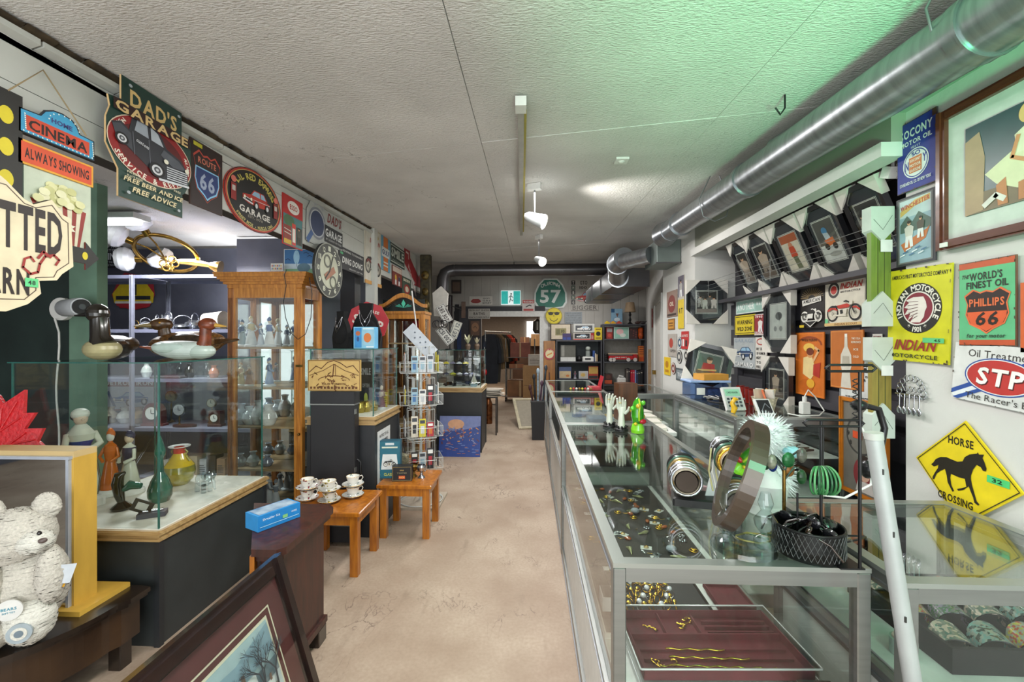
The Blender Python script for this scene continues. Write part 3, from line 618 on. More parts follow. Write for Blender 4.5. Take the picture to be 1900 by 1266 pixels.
# ================================================================ pine side tables
def side_table(label, x0, x1, y0, y1, h):
    e = E('side_table', label, 'table', ((x0+x1)/2, (y0+y1)/2, 0), 0, 'two pine side tables in the aisle'); hx, hy = (x1-x0)/2, (y1-y0)/2; l = .052
    m = M(); m.bev((-hx, -hy, h-.024), (hx, hy, h), PINE, .005); m.build('tabletop', e)
    for sx in (-1, 1):
        for sy in (-1, 1): M().bev((sx*(hx-.02-l/2)-l/2, sy*(hy-.02-l/2)-l/2, 0), (sx*(hx-.02-l/2)+l/2, sy*(hy-.02-l/2)+l/2, h-.024), PINE, .003).build('leg', e)
    for sy in (-1, 1): M().box((-hx+.072, sy*(hy-.035)-.009, h-.09), (hx-.072, sy*(hy-.035)+.009, h-.024), PINE).build('apron', e)
    for sx in (-1, 1): M().box((sx*(hx-.035)-.009, -hy+.072, h-.09), (sx*(hx-.035)+.009, hy-.072, h-.024), PINE).build('apron', e)
    return e
T1 = side_table('nearer pine side table stacked with floral teacups', -1.53, -1.075, 2.67, 3.10, .415)
T2 = side_table('farther pine side table with small boxes and brass trinkets on it', -1.165, -.745, 3.21, 3.62, .41)

# ================================================================ metal rack on the far left, black trunk, dresser, low table
e = E('metal_rack', 'grey metal shelving rack with silverware, figurines and clocks', 'shelving', (-3.4, 4.42, 0)); hx, hy = .62, .22
for sx in (-1, 1):
    for sy in (-1, 1):
        m = M(); m.box((sx*hx-.017, sy*hy-.004, 0), (sx*hx+.017, sy*hy, 2.17), C('#7d7f8c', .45, .3)); m.box((sx*hx-.003*1, sy*hy-.02*1, 0), (sx*hx, sy*hy+.02, 2.17), C('#7d7f8c', .45, .3))
        for k in range(40): m.box((sx*hx-.010, sy*hy-.006, .1+k*.05), (sx*hx-.003, sy*hy-.0035, .12+k*.05), C('#22242c', .6))
        m.build('post', e)
for z in (2.17, 1.62, 1.12, .62, .12):
    m = M(); m.box((-hx, -hy, z-.006), (hx, hy, z), C('#8a8c9c', .4, .3)); m.box((-hx, -hy-.002, z-.035), (hx, -hy, z), C('#82849a', .4, .3)); m.box((-hx, hy, z-.035), (hx, hy+.002, z), C('#82849a', .4, .3)); m.build('shelf', e)
for s in (-1, 1): M().cyl((s*hx, -hy, .2), (s*hx, hy, .7), .004, ALUD, n=6).build('brace', e)

rack2 = copy_tree(e); rack2.location.x = -4.66; rack2['label'] = 'second metal rack left of the first, behind the green post'; rack2['category'] = 'shelving'
e = E('equipment_trunk', 'tall black case with metal corners and side handle', 'trunk', (-1.43, 3.11+.2-.16, 0))
e.location = (-1.455, 3.16, 0)
M().bev((-.165, -.05, .02), (.165, .04, 1.03), C('#1c1c20', .55, 0, .1, 8), .006).build('body', e)
M().bev((-.168, -.053, 1.04), (.168, .043, 1.13), C('#1c1c20', .55, 0, .1, 8), .006).build('lid', e)
for z in (1.028, .14): M().box((-.168, -.054, z), (.168, .044, z+.01), ALU).build('metal_band', e)
for z in (.1, .55, .98): M().cb((.166, -.03, z), (.006, .03, .035), ALU).build('clasp', e)
M().tube([(.169, -.005, .62), (.195, -.005, .6), (.195, -.005, .48), (.169, -.005, .46)], .007, BLACKM, 8).build('handle', [k for k in e.children if k.name.startswith('body')][0])
for sx in (-1, 1): M().cyl((sx*.13, -.01, 0), (sx*.13, -.01, .02), .015, BLACKM).build('foot', e)

e = E('dresser', 'small dark walnut dresser beside the glass case', 'dresser', (0, 0, 0))
def prismz(pts, z0, z1, m, bld=None):
    mm = bld or M(); n = len(pts); mm.add([(x, y, z0) for x, y in pts] + [(x, y, z1) for x, y in pts], [tuple(range(n-1, -1, -1)), tuple(range(n, 2*n))] + [(k, (k+1) % n, n+(k+1) % n, n+k) for k in range(n)], m); return mm
dx = lambda o, i=0: [(-1.12+o*0, 1.73-o), (-1.03+o, 1.73-o), (-1.03+o, 2.14+o), (-1.07+o, 2.19+o), (-1.42, 2.19+o), (-1.42, 2.17)]
base = [(-1.115, 1.74), (-1.045, 1.74), (-1.045, 2.14), (-1.40, 2.14)]
e.location = (-1.2, 1.95, 0)
def sh(pts): return [(x+1.2, y-1.95) for x, y in pts]
prismz(sh(base), .10, .60, WALN).build('body', e)
prismz(sh([(-1.125, 1.715), (-1.03, 1.715), (-1.015, 1.735), (-1.015, 2.15), (-1.045, 2.18), (-1.425, 2.18)]), .60, .625, WALN).build('cornice', e)
prismz(sh([(-1.13, 1.70), (-1.025, 1.70), (-1.0, 1.73), (-1.0, 2.15), (-1.04, 2.19), (-1.44, 2.19)]), .625, .655, WALN).build('top', e)
prismz(sh([(-1.12, 1.73), (-1.03, 1.73), (-1.03, 2.15), (-1.41, 2.15)]), .08, .11, WALN).build('base_moulding', e)
for (x, y) in ((-1.06, 1.79), (-1.06, 2.10), (-1.36, 2.12)): M().bev((x-.03+1.2, y-.04-1.95, 0), (x+.03+1.2, y+.04-1.95, .08), DARKW, .004).build('foot', e)
prismz(sh([(-1.14, 1.705), (-1.12, 1.705), (-1.13, 1.74), (-1.15, 1.74)]), .5, .624, PINE).build('raw_edge', e)

# low dark half-round table with the mirror box and plush toy
e = E('console_table', 'dark antique table with a curved front at the left edge', 'table', (-2.25, 1.75, 0))
n = 24; out = [(.40, .23), (.45, .22), (.45, .12)] + [(.43 - .62*(1-math.cos(math.pi*i/n/2)), .08 - .55*math.sin(math.pi*i/n/2)) for i in range(n+1)] + [(-.45, -.47), (-.45, .23)]
def scl(pts, k): return [(x*k, y*k) for x, y in pts]
prismz(out[::-1], .315, .335, DARKW).build('tabletop', e); prismz(scl(out[::-1], .98), .30, .315, DARKW).build('edge_moulding', e)
prismz(scl(out[::-1], .92), .13, .30, C('#3a2614', .3, 0, .3, 5, dark='#1c100a', coat=.5)).build('apron', e)
for x, y in ((.36, .16), (-.38, .16), (.28, -.12), (-.3, -.36)): M().bev((x-.03, y-.03, 0), (x+.03, y+.03, .30), DARKW, .004).build('leg', e)

e = E('mirror_stand', 'upright pale wooden mirror box standing on the dark table', 'mirror', (-2.1, 1.8, .335))
YW = C('#c9a042', .45, 0, .06, 5, stretch=(3, 3, 1)); YWT = C('#c4aa78', .45, 0, .06, 5)
M().box((-.35, -.06, 0), (.2, .17, .02), YW).build('foot_board', e)
M().box((-.32, -.02, .02), (.13, .08, .66), YW).build('body', e); M().box((-.32, -.02, .66), (.13, .08, .688), YWT).build('top_board', e)
M().box((-.32, -.03, .03), (.115, -.021, .655), MIRROR).build('mirror_glass', e)
m = M(); m.box((-.33, -.036, .655), (.125, -.02, .668), C('#b9c0cc', .3, .4)); m.box((.108, -.034, .02), (.12, -.02, .66), C('#b9c0cc', .3, .4)); m.build('mirror_rim', e)
e = E('plush_bear', 'fluffy pale grey teddy bear with a round paw badge at the left edge', 'toy', (-1.97, 1.60, .336)); e.rotation_euler = (0, 0, .5)
FUR = C('#c2bdb2', .95, 0, .1, 120, bump=.5); FURL = C('#d2d0c6', .95, 0, .06, 120, bump=.5)
def furball(mm, c, r, m, seed, n=22, k=14):
    rr = random.Random(seed); b = len(mm.v); mm.ell(c, r, m, n, k)
    for i in range(b, len(mm.v)):
        v = mm.v[i]; dd = (v - Vector(c)); 
        if dd.length > 0: mm.v[i] = v + dd.normalized()*rr.uniform(-.0025, .003)
m = M(); furball(m, (.0, .03, .2), (.12, .1, .17), FUR, 1, 40, 26); furball(m, (-.03, .02, .40), (.115, .10, .11), FUR, 2, 40, 26); m.build('body', e)
for x in (-.11, .05): m = M(); furball(m, (x, .03, .50), (.045, .03, .055), FUR, 3, 24, 16); m.build('ear', e)
m = M(); furball(m, (.05, -.05, .39), (.055, .05, .045), FURL, 4, 30, 20); m.build('muzzle', e)
m = M(); m.ell((.085, -.09, .405), (.014, .01, .01), C('#5a4c48', .4), 10, 8); m.build('nose', e)
for x in (-.05, .07): M().ell((x, -.075, .43), (.008, .006, .008), C('#1a1614', .1), 8, 6).build('eye', e)
m = M(); furball(m, (.09, -.04, .25), (.045, .05, .11), FUR, 5, 30, 20); m.build('arm', e)
m = M(); furball(m, (-.08, -.05, .23), (.045, .05, .11), FUR, 15, 30, 20); m.build('arm', e)
m = M(); furball(m, (-.1, -.04, .07), (.09, .12, .07), FUR, 6, 30, 20); m.build('leg', e)
m = M(); furball(m, (.03, -.04, .09), (.075, .07, .09), FURL, 7, 30, 20); m.build('leg', e)
m = M(); m.cyl((.03, -.105, .08), (.03, -.113, .08), .036, C('#9aa6ac', .6), n=20); m.cyl((.03, -.113, .08), (.03, -.115, .08), .023, FURL, n=20); m.cyl((.03, -.115, .08), (.03, -.116, .08), .013, C('#6b7a84', .6), n=20); under([k for k in e.children if k.name.startswith('leg')][-1], m.build('paw_pad', e))
m = M(); m.cyl((.0, -.10, .17), (.0, -.105, .17), .038, WHITE, n=24); a_ = Art(m, .07, .07, -.105); m.T = Matrix.Translation((0, 0, .17)); a_.txt('BEARS', 50, 42, 60, 14, '#3a8aa0'); a_.txt('SOFT TOY', 50, 62, 50, 9, '#3a8aa0'); m.T = Matrix.Identity(4); m.build('round_label', e)
m = M(); m.cb((.12, -.06, .24), (.05, .003, .07), C('#d8a028', .5), rz=.6, ry=.3); m.cb((.135, -.055, .25), (.05, .003, .07), C('#cdd4dc', .4), rz=.6, ry=.3); m.build('paper_tag', e)
# ================================================================ signs: small drawings used on the printed plates
def moto(a, cx, cy, w, h, col, dk='#161616', wheel='#1a1a1a', line=False, rim='#d8d0c0'):
    X = lambda x: cx + (x-50)*w/100; Y = lambda y: cy + (y-50)*h/100; k = a.W/a.H
    for wx in (18, 82):
        r = .17*w; a.ring(X(wx), Y(72), r, r*k, r*.22, wheel, 24); a.ring(X(wx), Y(72), r*.75, r*.75*k, r*.1, rim, 20); a.ell(X(wx), Y(72), r*.2, r*.2*k, dk, 12)
        for t in range(6): c_, s_ = math.cos(t*math.pi/6), math.sin(t*math.pi/6); a.line([(X(wx)-r*.7*c_, Y(72)-r*.7*k*s_), (X(wx)+r*.7*c_, Y(72)+r*.7*k*s_)], w*.006, rim)
    def P(pts, c): a.poly([(X(x), Y(y)) for x, y in pts], c)
    P([(30, 42), (62, 36), (70, 44), (66, 52), (38, 54)], col); P([(12, 44), (30, 40), (36, 46), (30, 52), (14, 50)], dk)
    P([(4, 58), (14, 48), (30, 50), (36, 62), (30, 60), (20, 54), (8, 64)], col); P([(72, 50), (86, 48), (97, 60), (96, 68), (86, 56), (76, 56)], col)
    P([(38, 56), (62, 55), (60, 78), (40, 80)], rim); P([(42, 60), (50, 58), (52, 74), (44, 76)], dk)
    a.line([(X(82), Y(72)), (X(70), Y(34)), (X(60), Y(26))], w*.03, dk); a.line([(X(60), Y(26)), (X(54), Y(28))], w*.03, dk)
    a.ell(X(73), Y(34), w*.045, w*.045*k, rim, 14); a.line([(X(24), Y(80)), (X(60), Y(82))], w*.03, rim)
def car(a, cx, cy, w, h, col, glass='#8fb4cc', dk='#141414', chrome='#d6d8da'):   # three-quarter view
    X = lambda x: cx + (x-50)*w/100; Y = lambda y: cy + (y-50)*h/100; k = a.W/a.H
    def P(pts, c): a.poly([(X(x), Y(y)) for x, y in pts], c)
    P([(2, 52), (30, 40), (70, 38), (98, 48), (98, 74), (60, 84), (20, 84), (2, 74)], col)
    P([(28, 42), (40, 14), (76, 12), (90, 40), (66, 46)], col); P([(32, 40), (42, 18), (60, 17), (62, 40)], glass); P([(65, 39), (64, 17), (75, 16), (84, 38)], glass)
    P([(4, 58), (34, 62), (34, 76), (5, 72)], dk); a.line([(X(3), Y(72)), (X(36), Y(79))], w*.03, chrome); a.line([(X(5), Y(60)), (X(33), Y(64))], w*.015, chrome)
    for x in (8, 30): a.ell(X(x), Y(62), w*.035, w*.035*k, '#f2ead0', 12)
    for x, y in ((48, 82), (88, 74)): a.ell(X(x), Y(y), w*.085, w*.1*k, dk, 16); a.ell(X(x), Y(y), w*.045, w*.055*k, chrome, 12)
    a.line([(X(36), Y(60)), (X(97), Y(54))], w*.01, chrome)
def person(a, cx, y0, y1, col, skin='#c99a78', hair='#2a2018', wide=1., leg='#d8d8d8'):
    h = y1 - y0; k = a.H/a.W; w = h*.5*k*wide
    a.poly([(cx-w*.5, y0+h*.26), (cx-w*.2, y0+h*.18), (cx+w*.2, y0+h*.18), (cx+w*.5, y0+h*.26), (cx+w*.38, y0+h*.6), (cx-w*.38, y0+h*.6)], col)
    a.poly([(cx-w*.36, y0+h*.58), (cx+w*.36, y0+h*.58), (cx+w*.45, y1), (cx+w*.12, y1), (cx, y0+h*.68), (cx-w*.12, y1), (cx-w*.45, y1)], leg)
    a.ell(cx, y0+h*.09, w*.19, h*.095, skin, 14); a.ell(cx, y0+h*.05, w*.2, h*.06, hair, 14)
def shield(cx, cy, w, h):
    q = [(-.5, -.36), (-.3, -.5), (-.14, -.42), (0, -.46), (.14, -.42), (.3, -.5), (.5, -.36), (.43, -.16), (.47, .08), (.38, .3), (.14, .42), (0, .52), (-.14, .42), (-.38, .3), (-.47, .08), (-.43, -.16)]
    return [(cx+x*w, cy+y*h) for x, y in q]
def chips(a, n, seed, c='#4a3a2c'):   # rusty chipped rim
    r_ = random.Random(seed)
    for i in range(n):
        t = r_.random()*100; w = r_.uniform(1, 4); d = r_.uniform(.6, 2); s_ = i % 4
        a.y += .00025
        if s_ == 0: a.rect(t, 0, t+w, d, c)
        elif s_ == 1: a.rect(t, 100-d, t+w, 100, c)
        elif s_ == 2: a.rect(0, t, d, t+w, c)
        else: a.rect(100-d, t, 100, t+w, c)

# ---------------- left header
def f(a):
    a.poly([(2, 40), (26, 36), (32, 18), (42, 7), (54, 4), (66, 9), (73, 22), (77, 40), (98, 42), (98, 97), (2, 97)], '#3f9cc6')
    a.rect(8, 50, 92, 90, '#c9482c'); a.txt('CINEMA', 50, 71, 78, 27, '#241410'); a.txt('HOME', 53, 33, 28, 13, '#3c3b78')
    for i in range(17): a.ell(5+i*5.6, 94.5, .9, 2, '#f4f6e4', 8)
    for i in range(8): a.ell(5, 50+i*5.5, .9, 2, '#f4f6e4', 8); a.ell(95, 50+i*5.5, .9, 2, '#f4f6e4', 8)
    for i in range(9): t = R(180-i*22.5); a.ell(53+20*math.cos(t), 36-26*math.sin(t), .9, 2, '#f4f6e4', 8)
cin = E('cinema_sign', 'home cinema arrow sign with popcorn tub and light bulbs, far left header', 'sign', (-1.70, 1.62, 2.15))
def part_sign(parent, x0, x1, yt, yb, fn, face, name, plane=-1.70, shape='rect', edge='#222', th=.006):
    c, W, H = span('L', x0, x1, yt, yb, plane); m = M(); plate(m, W, H, th, shape, face, edge); a = Art(m, W, H)
    fn(a); o = m.build(name); o.parent = parent; o.matrix_parent_inverse = parent.matrix_world.inverted()
    o.matrix_world = Matrix.Translation(c) @ Matrix.Rotation(R(90), 4, 'Z'); return o
bpy.context.view_layer.update(); cin.matrix_world
_ci = Matrix.Translation((-1.70, 1.62, 2.15)).inverted()
def part_sign(parent, x0, x1, yt, yb, fn, face, name, plane=-1.70, shape='rect', edge='#222', th=.006):
    c, W, H = span('L', x0, x1, yt, yb, plane); m = M(); plate(m, W, H, th, shape, face, edge); a = Art(m, W, H); fn(a); o = m.build(name, parent)
    o.location = c - Vector((-1.70, 1.62, 2.15)); o.rotation_euler = (0, 0, R(90)); return o
part_sign(cin, 35, 175, 208, 273, f, '#1b2430', 'marquee', shape=[(0, 37), (25, 33), (31, 14), (42, 3), (54, 0), (68, 6), (75, 20), (79, 37), (100, 39), (100, 100), (0, 100)])
def f(a): a.rect(3, 8, 97, 92, '#d2502c'); a.txt('ALWAYS SHOWING', 50, 50, 86, 42, '#2a130c')
part_sign(cin, 34, 173, 284, 326, f, '#e0a030', 'banner')
def f(a):
    a.rect(1, 1, 99, 99, '#c3cdb8')
    for i in range(11):
        x = 9+i*7.4; x2 = 36+i*3.9; a.poly([(x, 42+(i % 2)*2), (x+7.4, 43), (x2+3.9, 98), (x2, 98)], ('#8f2f26', '#ddd6bc')[i % 2])
    for i in range(34): y = 20+(i*7) % 24; w_ = 14+(y-20)*1.2; a.ell(50+((i*29) % 60-30)/30*w_*.95, y, 8, 5, ('#d9d8a4', '#c4c488', '#e2e0b8')[i % 3], 12)
    a.poly([(56+ (15 if k % 2 else 9)*math.cos(k*math.pi/8), 70+(10 if k % 2 else 6)*math.sin(k*math.pi/8)) for k in range(16)], '#e4e2cc'); a.txt('POPCORN', 56, 70, 15, 2.5, '#8a3a30')
part_sign(cin, 42, 169, 322, 462, f, '#2a4a38', 'popcorn_panel', plane=-1.708)
def f(a):
    for i in range(6): a.ell(50, 12+i*15, 22, 4.2, '#d8c628', 18)
part_sign(cin, -22, 42, 165, 560, f, '#23221f', 'bulb_column', edge='#6a241c')
def f(a): a.ell(10, 50, 8, 14, '#d8c628', 16); a.ell(58, 50, 8, 14, '#d8c628', 16)
part_sign(cin, 118, 184, 448, 500, f, '#23221f', 'arrow_head', shape=[(0, 22), (60, 24), (60, 0), (100, 52), (60, 100), (60, 78), (0, 76)], edge='#7a2a20')
m = M(); m.tube([PX(15, 168, -1.7), PX(80, 130, -1.735), PX(160, 252, -1.7)], .0025, C('#a08c68', .8), 5); tag(m.build('hanging_string'), 'thin twine holding the cinema sign from a nail', 'string')
def f(a):
    a.line([(0, 12), (63, 13), (72, 22), (78, 23), (87, 18), (93, 26), (96.5, 28), (97, 58), (90, 65), (88, 70), (78, 72), (78, 81), (72, 88), (0, 94)], .5, '#4a342a')
    a.txt('SPOTTED', 64, 38, 58, 30, '#241a16'); a.txt('BARN', 61, 76, 27, 17, '#241a16'); a.ring(50, 60, 8, 8*a.W/a.H, 1.2, '#5a5a56'); a.ell(50, 60, 5.5, 5.5*a.W/a.H, '#8f9690'); a.ell(50, 60, 3, 3*a.W/a.H, '#2a1a16')
    a.line([(72, 60), (71, 66), (75, 70), (79, 68), (80, 62), (83, 56), (88, 54), (91, 57), (89, 61)], 1.4, '#8e2620'); a.line([(72, 60), (75, 58), (77, 61)], 1.2, '#8e2620'); a.line([(79, 58), (82, 53), (86, 56)], 1.6, '#8e2620')
    a.rect(72, 73, 79, 79, '#5ac27e'); a.txt('48', 75.5, 76, 4, 3, '#1a2a1e')
sign('cream shaped sign with TED lettering and red scroll, far left edge', 'L', -330, 126, 289, 584, f, '#cfc3a4', .02, '#2c1c14', -1.6,
     [(0, 8), (50, 0), (63, 10), (72, 19), (77, 21), (87, 14), (94, 23), (98.5, 24), (100, 60), (93, 67), (90, 72), (80, 74), (81, 83), (74, 91), (63, 97), (0, 100)])
def f(a):
    a.poly([(18, 3), (84, 3), (84, 30), (18, 30)], '#1d3a32'); a.txt("DAD'S", 52, 14, 56, 13, '#d8b878'); a.y -= .001
    a.ell(50, 52, 50, 27, '#8e1c1c', 40); a.ring(50, 52, 50, 27, 1, '#d8c8b0', 40); a.ell(50, 52, 40, 21, '#5a1414', 36)
    a.arc('SERVICE & REPAIRS', 50, 52, 45, 23.5, 205, 340, 4.6, '#e8e0d0', inner=True); a.arc('OPEN', 50, 52, 45, 23, 160, 135, 3.5, '#e8e0d0'); a.arc('ALL NIGHT', 50, 52, 45, 23, 25, -12, 3, '#e8e0d0')
    a.poly([(4, 42), (14, 38), (22, 42), (26, 28), (44, 27), (58, 32), (66, 42), (84, 46), (94, 54), (95, 64), (88, 70), (60, 72), (44, 66), (30, 60), (10, 52)], '#2e3036')
    a.poly([(28, 40), (31, 30), (42, 30), (44, 41)], '#9aa2ac'); a.poly([(47, 41), (46, 30), (55, 33), (62, 42)], '#b0b8c0'); a.poly([(5, 43), (13, 40), (24, 44), (26, 58), (8, 50)], '#44474e'); a.line([(26, 42), (28, 60)], .8, '#6a6e76'); a.line([(44, 42), (46, 66)], .8, '#6a6e76'); a.poly([(62, 44), (82, 48), (92, 54), (74, 56), (58, 50)], '#50545c')
    for i in range(6): a.line([(66, 58+i*2), (93, 56+i*2)], 1.2, '#c4c8ce')
    a.line([(56, 72), (95, 68)], 2.4, '#d0d4d8'); a.txt('custom', 36, 47, 14, 3, '#c8ccd0', sh=.3, rise=-.2)
    for x, y, r in ((14, 52, 7), (53, 65, 9.5)): a.ell(x, y, r, r*.66, '#101012'); a.ell(x, y, r*.68, r*.45, '#d0d2d6'); a.ell(x, y, r*.42, r*.28, '#4a4c52'); a.ell(x, y, r*.2, r*.13, '#c0c2c6')
    for x in (64, 92): a.ell(x, 54, 3, 2, '#e4e0cc')
    a.rect(5, 22, 96, 31, '#2c120e'); a.txt('GARAGE', 50, 26.5, 86, 8, '#d8ba80')
    a.txt('FREE BEER AND ICE', 50, 83, 70, 3.8, '#d8c89c', sh=.3); a.txt('FREE ADVICE', 50, 90, 52, 4.4, '#d8c89c', sh=.3); a.txt('FREE', 24, 77, 11, 1.8, '#c8c0a0'); a.txt('FLATS FIXED', 27, 80, 17, 1.6, '#c8c0a0'); a.txt('FREE', 78, 77, 9, 1.8, '#c8c0a0')
    for x, y in ((22, 6), (80, 6), (20, 94), (80, 94)): a.ell(x, y, 2, 1.3, '#a8b0b4', 12)
sign("large dark green Dad's Garage shaped sign with grey pickup truck", 'L', 193, 351, 176, 388, f, '#1f3d34', .008, '#c8a878', -1.70,
     [(15, 0), (87, 0), (87, 22), (100, 23), (100, 60), (92, 74), (88, 77), (88, 99), (12, 99), (12, 77), (0, 60), (0, 40), (4, 30), (2, 22), (15, 20)])
def f(a):
    a.rect(2, 1.5, 98, 98.5, '#2a1c1a'); a.txt('ROUTE', 50, 26, 62, 10, '#c87058'); a.poly(shield(50, 50, 84, 76), '#c04838'); a.poly(shield(50, 51, 80, 72), '#2a1c1a'); a.txt('ROUTE', 50, 27, 56, 9, '#c87058')
    a.poly([(14, 38), (86, 38), (88, 56), (80, 72), (60, 80), (50, 86), (40, 80), (20, 72), (12, 56)], '#8cc4e8'); a.poly([(17, 40), (83, 40), (85, 56), (77, 70), (58, 78), (50, 83), (42, 78), (23, 70), (15, 56)], '#24386e'); a.txt('66', 50, 58, 46, 24, '#9ca8c0'); a.rect(8, 3, 34, 9, '#c8c030')
sign('dark rusty ROUTE 66 neon style sign on the left header', 'L', 350, 410, 272, 390, f, '#3a241c', .008, '#8a4a30')
def f(a):
    a.ell(50, 50, 49, 49, '#b03428', 40); a.ell(50, 50, 46.5, 46.5, '#c8a860', 40); a.ell(50, 50, 45.5, 45.5, '#171614', 40)
    a.arc('LIL RED EXPRESS', 50, 50, 37, 37, 150, 22, 10, '#c8bc58'); a.txt('GARAGE', 50, 70, 54, 10, '#d8d4cc'); a.txt('EST. 1978', 50, 79, 26, 4, '#8a8478'); a.arc('STREET RODS - MUSCLE CARS', 50, 50, 42, 42, 222, 318, 5, '#c8bc78', inner=True)
    car(a, 52, 46, 50, 36, '#b03020')
    for x in (13, 87): a.rect(x-4, 38, x+4, 64, '#8a2420'); a.ell(x, 32, 4, 5, '#d87060'); a.rect(x-2.5, 42, x+2.5, 50, '#b8b4ac')
sign('oval black LIL RED EXPRESS garage sign with red pickup', 'L', 413, 519, 318, 430, f, '#171614', .008, '#b03428', shape='ell')
def f(a):
    a.rect(0, 0, 100, 38, '#b02420'); a.ell(52, 20, 30, 13, '#e0dcd4'); a.txt('ESSO', 52, 20, 38, 10, '#a82420'); a.rect(2, 38, 98, 98, '#4a7a7c'); a.ell(30, 50, 26, 12, '#4a6a48'); a.rect(4, 60, 40, 90, '#8a3428'); a.rect(44, 52, 62, 96, '#c83c2c'); a.rect(46, 62, 60, 90, '#e0dcd0'); a.rect(66, 56, 94, 92, '#3c3c34'); a.rect(4, 88, 40, 97, '#c8a030'); a.line([(6, 68), (38, 70)], 2, '#d8d4c8'); a.line([(6, 75), (38, 77)], 2, '#d8d4c8'); person(a, 78, 56, 90, '#4a4a40', leg='#38362e')
sign('red ESSO fuel pump sign on the left header', 'L', 523, 560, 368, 459, f, '#b02420')
def f(a):
    a.ell(28, 50, 22, 36, '#b8bcc0'); a.ell(28, 50, 17, 28, '#2c3a5c'); a.ring(28, 50, 22, 36, 3, '#7c8088'); a.line([(14, 76), (4, 96)], 7, '#3a5a8c'); a.line([(20, 10), (30, 2), (42, 12)], 4, '#9ca0a4')
    a.txt("DAD'S", 74, 22, 40, 22, '#7a2c28', sh=.25); a.rect(46, 42, 100, 82, '#1a1c1e'); a.txt('GARAGE', 73, 58, 48, 18, '#d8dad8'); a.txt('MY COUNTRY MY RULES', 73, 74, 46, 5, '#a8aaa8')
sign("cut-out Dad's Garage sign with blue cap and wrench", 'L', 566, 634, 384, 463, f, '#a9aca8', .006, '#555', shape=[(14, 0), (44, 0), (50, 12), (98, 8), (100, 86), (50, 88), (20, 100), (0, 98), (2, 30)])
def f(a):
    a.rect(2, 2, 98, 98, '#b9cdd8'); a.rect(2, 2, 98, 55, '#3c70a4'); a.rect(2, 74, 98, 98, '#7fae8c'); a.ell(66, 70, 22, 17, '#5c7c8c'); a.poly([(56, 84), (76, 84), (66, 98)], '#3c3c3c'); a.ell(42, 30, 10, 26, '#9cc8e0'); a.line([(42, 50), (42, 66)], 1, '#333')
    for x, y in ((14, 40), (74, 16), (86, 28)): a.line([(x-8, y), (x, y-4), (x+8, y+2)], 2, '#1f3454')
sign('small airship picture standing on the oak curio cabinet', 'B', 528, 584, 463, 512, f, '#dfe3e0', .01, plane=3.71, cat='picture', name='picture')
def f(a):
    for i in range(6): a.rect(8+i*15, 20, 16+i*15, 44, ('#b84030', '#3c70a4', '#c8a030')[i % 3]); a.rect(8+i*15, 58, 16+i*15, 82, ('#3c70a4', '#c8a030', '#b84030')[i % 3])
sign('tiny white card with coloured squares on top of the oak curio', 'B', 503, 525, 489, 503, f, '#d8d8d2', .004, plane=3.6, cat='card', name='card')
def f(a):
    a.ell(50, 50, 50, 50, '#3a3c36', 44); a.ring(50, 50, 50, 50, 2, '#8a8c80', 44); a.ell(50, 50, 33, 33, '#b8baa4', 40)
    for k in range(12):
        t = R(90-k*30); a.txt(str(k+1), 50+40*math.cos(t), 50-40*math.sin(t), 9, 9, '#c9cbb8')
    a.poly([(30, 60), (64, 40), (72, 50), (38, 70)], '#9c6a50'); a.ring(42, 34, 12, 12, 3, '#5a5c50'); a.ring(62, 70, 12, 12, 3, '#5a5c50')
    a.line([(50, 50), (62, 22)], 3, '#222420'); a.line([(50, 50), (34, 66)], 3, '#222420')
sign('big round grey roman style clock sign overlapping the curio crown', 'L', 579, 631, 452, 553, f, '#54564c', .02, '#2a2a26', -1.69, 'ell', name='wall_clock', cat='clock')
def f(a): a.txt('SHOWING TO MAKERS', 50, 14, 88, 9, '#c8c8c4'); a.txt('DING DONG', 52, 56, 82, 28, '#dcdcd8', sh=.15); a.rect(4, 24, 14, 34, '#4aa870'); a.txt('BELLS OUT, JUST YELL', 66, 88, 56, 6, '#c8c8c4')
sign('black DING DONG script sign on the left header', 'L', 628, 674, 467, 506, f, '#16161a')
def f(a): a.border(2, 1.5, '#b8a880'); a.txt('INDIAN', 60, 24, 60, 8, '#a82420', sh=.3); a.ell(60, 13, 24, 6, '#b8a060'); moto(a, 50, 58, 92, 52, '#7a2a24', rim='#8a8478'); a.rect(0, 94, 100, 100, '#c89040')
sign('tall white sign with a red motorcycle on the left header', 'L', 675, 706, 423, 530, f, '#cfcbbe')
def f(a): a.rect(25, 0, 75, 100, '#c8702c'); a.rect(8, 32, 92, 60, '#cfd4d0'); a.txt('GULF', 50, 46, 78, 14, '#243a70'); a.rect(25, 74, 75, 78, '#d8d4c8'); a.rect(25, 84, 75, 88, '#d8d4c8')
sign('narrow blue and orange GULF sign on the rear header', 'L', 706, 723, 441, 503, f, '#5a9cb8')
def f(a): a.border(3, 2, '#b8c0b4'); a.txt('SMILE', 50, 42, 84, 44, '#b9c0b4'); a.txt('IT IS CATCHING', 50, 82, 70, 9, '#98a094')
sign('grey green SMILE sign on the rear header', 'L', 723, 750, 458, 494, f, '#2c3a34')
def f(a): a.poly([(6, 8), (28, 8), (28, 26), (84, 76), (90, 68), (96, 94), (64, 96), (70, 88), (6, 40)], '#8e2228'); a.txt('MOBIL', 46, 48, 46, 12, '#d8c0bc', rise=-.9); a.line([(10, 12), (24, 12), (24, 28)], 3, '#d8c0bc')
sign('red arrow shaped fuel sign pointing down on the rear header', 'L', 749, 780, 470, 528, f, '#8e2228', .006, '#d8c8c4', shape=[(0, 0), (32, 0), (34, 22), (86, 66), (92, 56), (100, 100), (56, 100), (64, 92), (0, 48)])
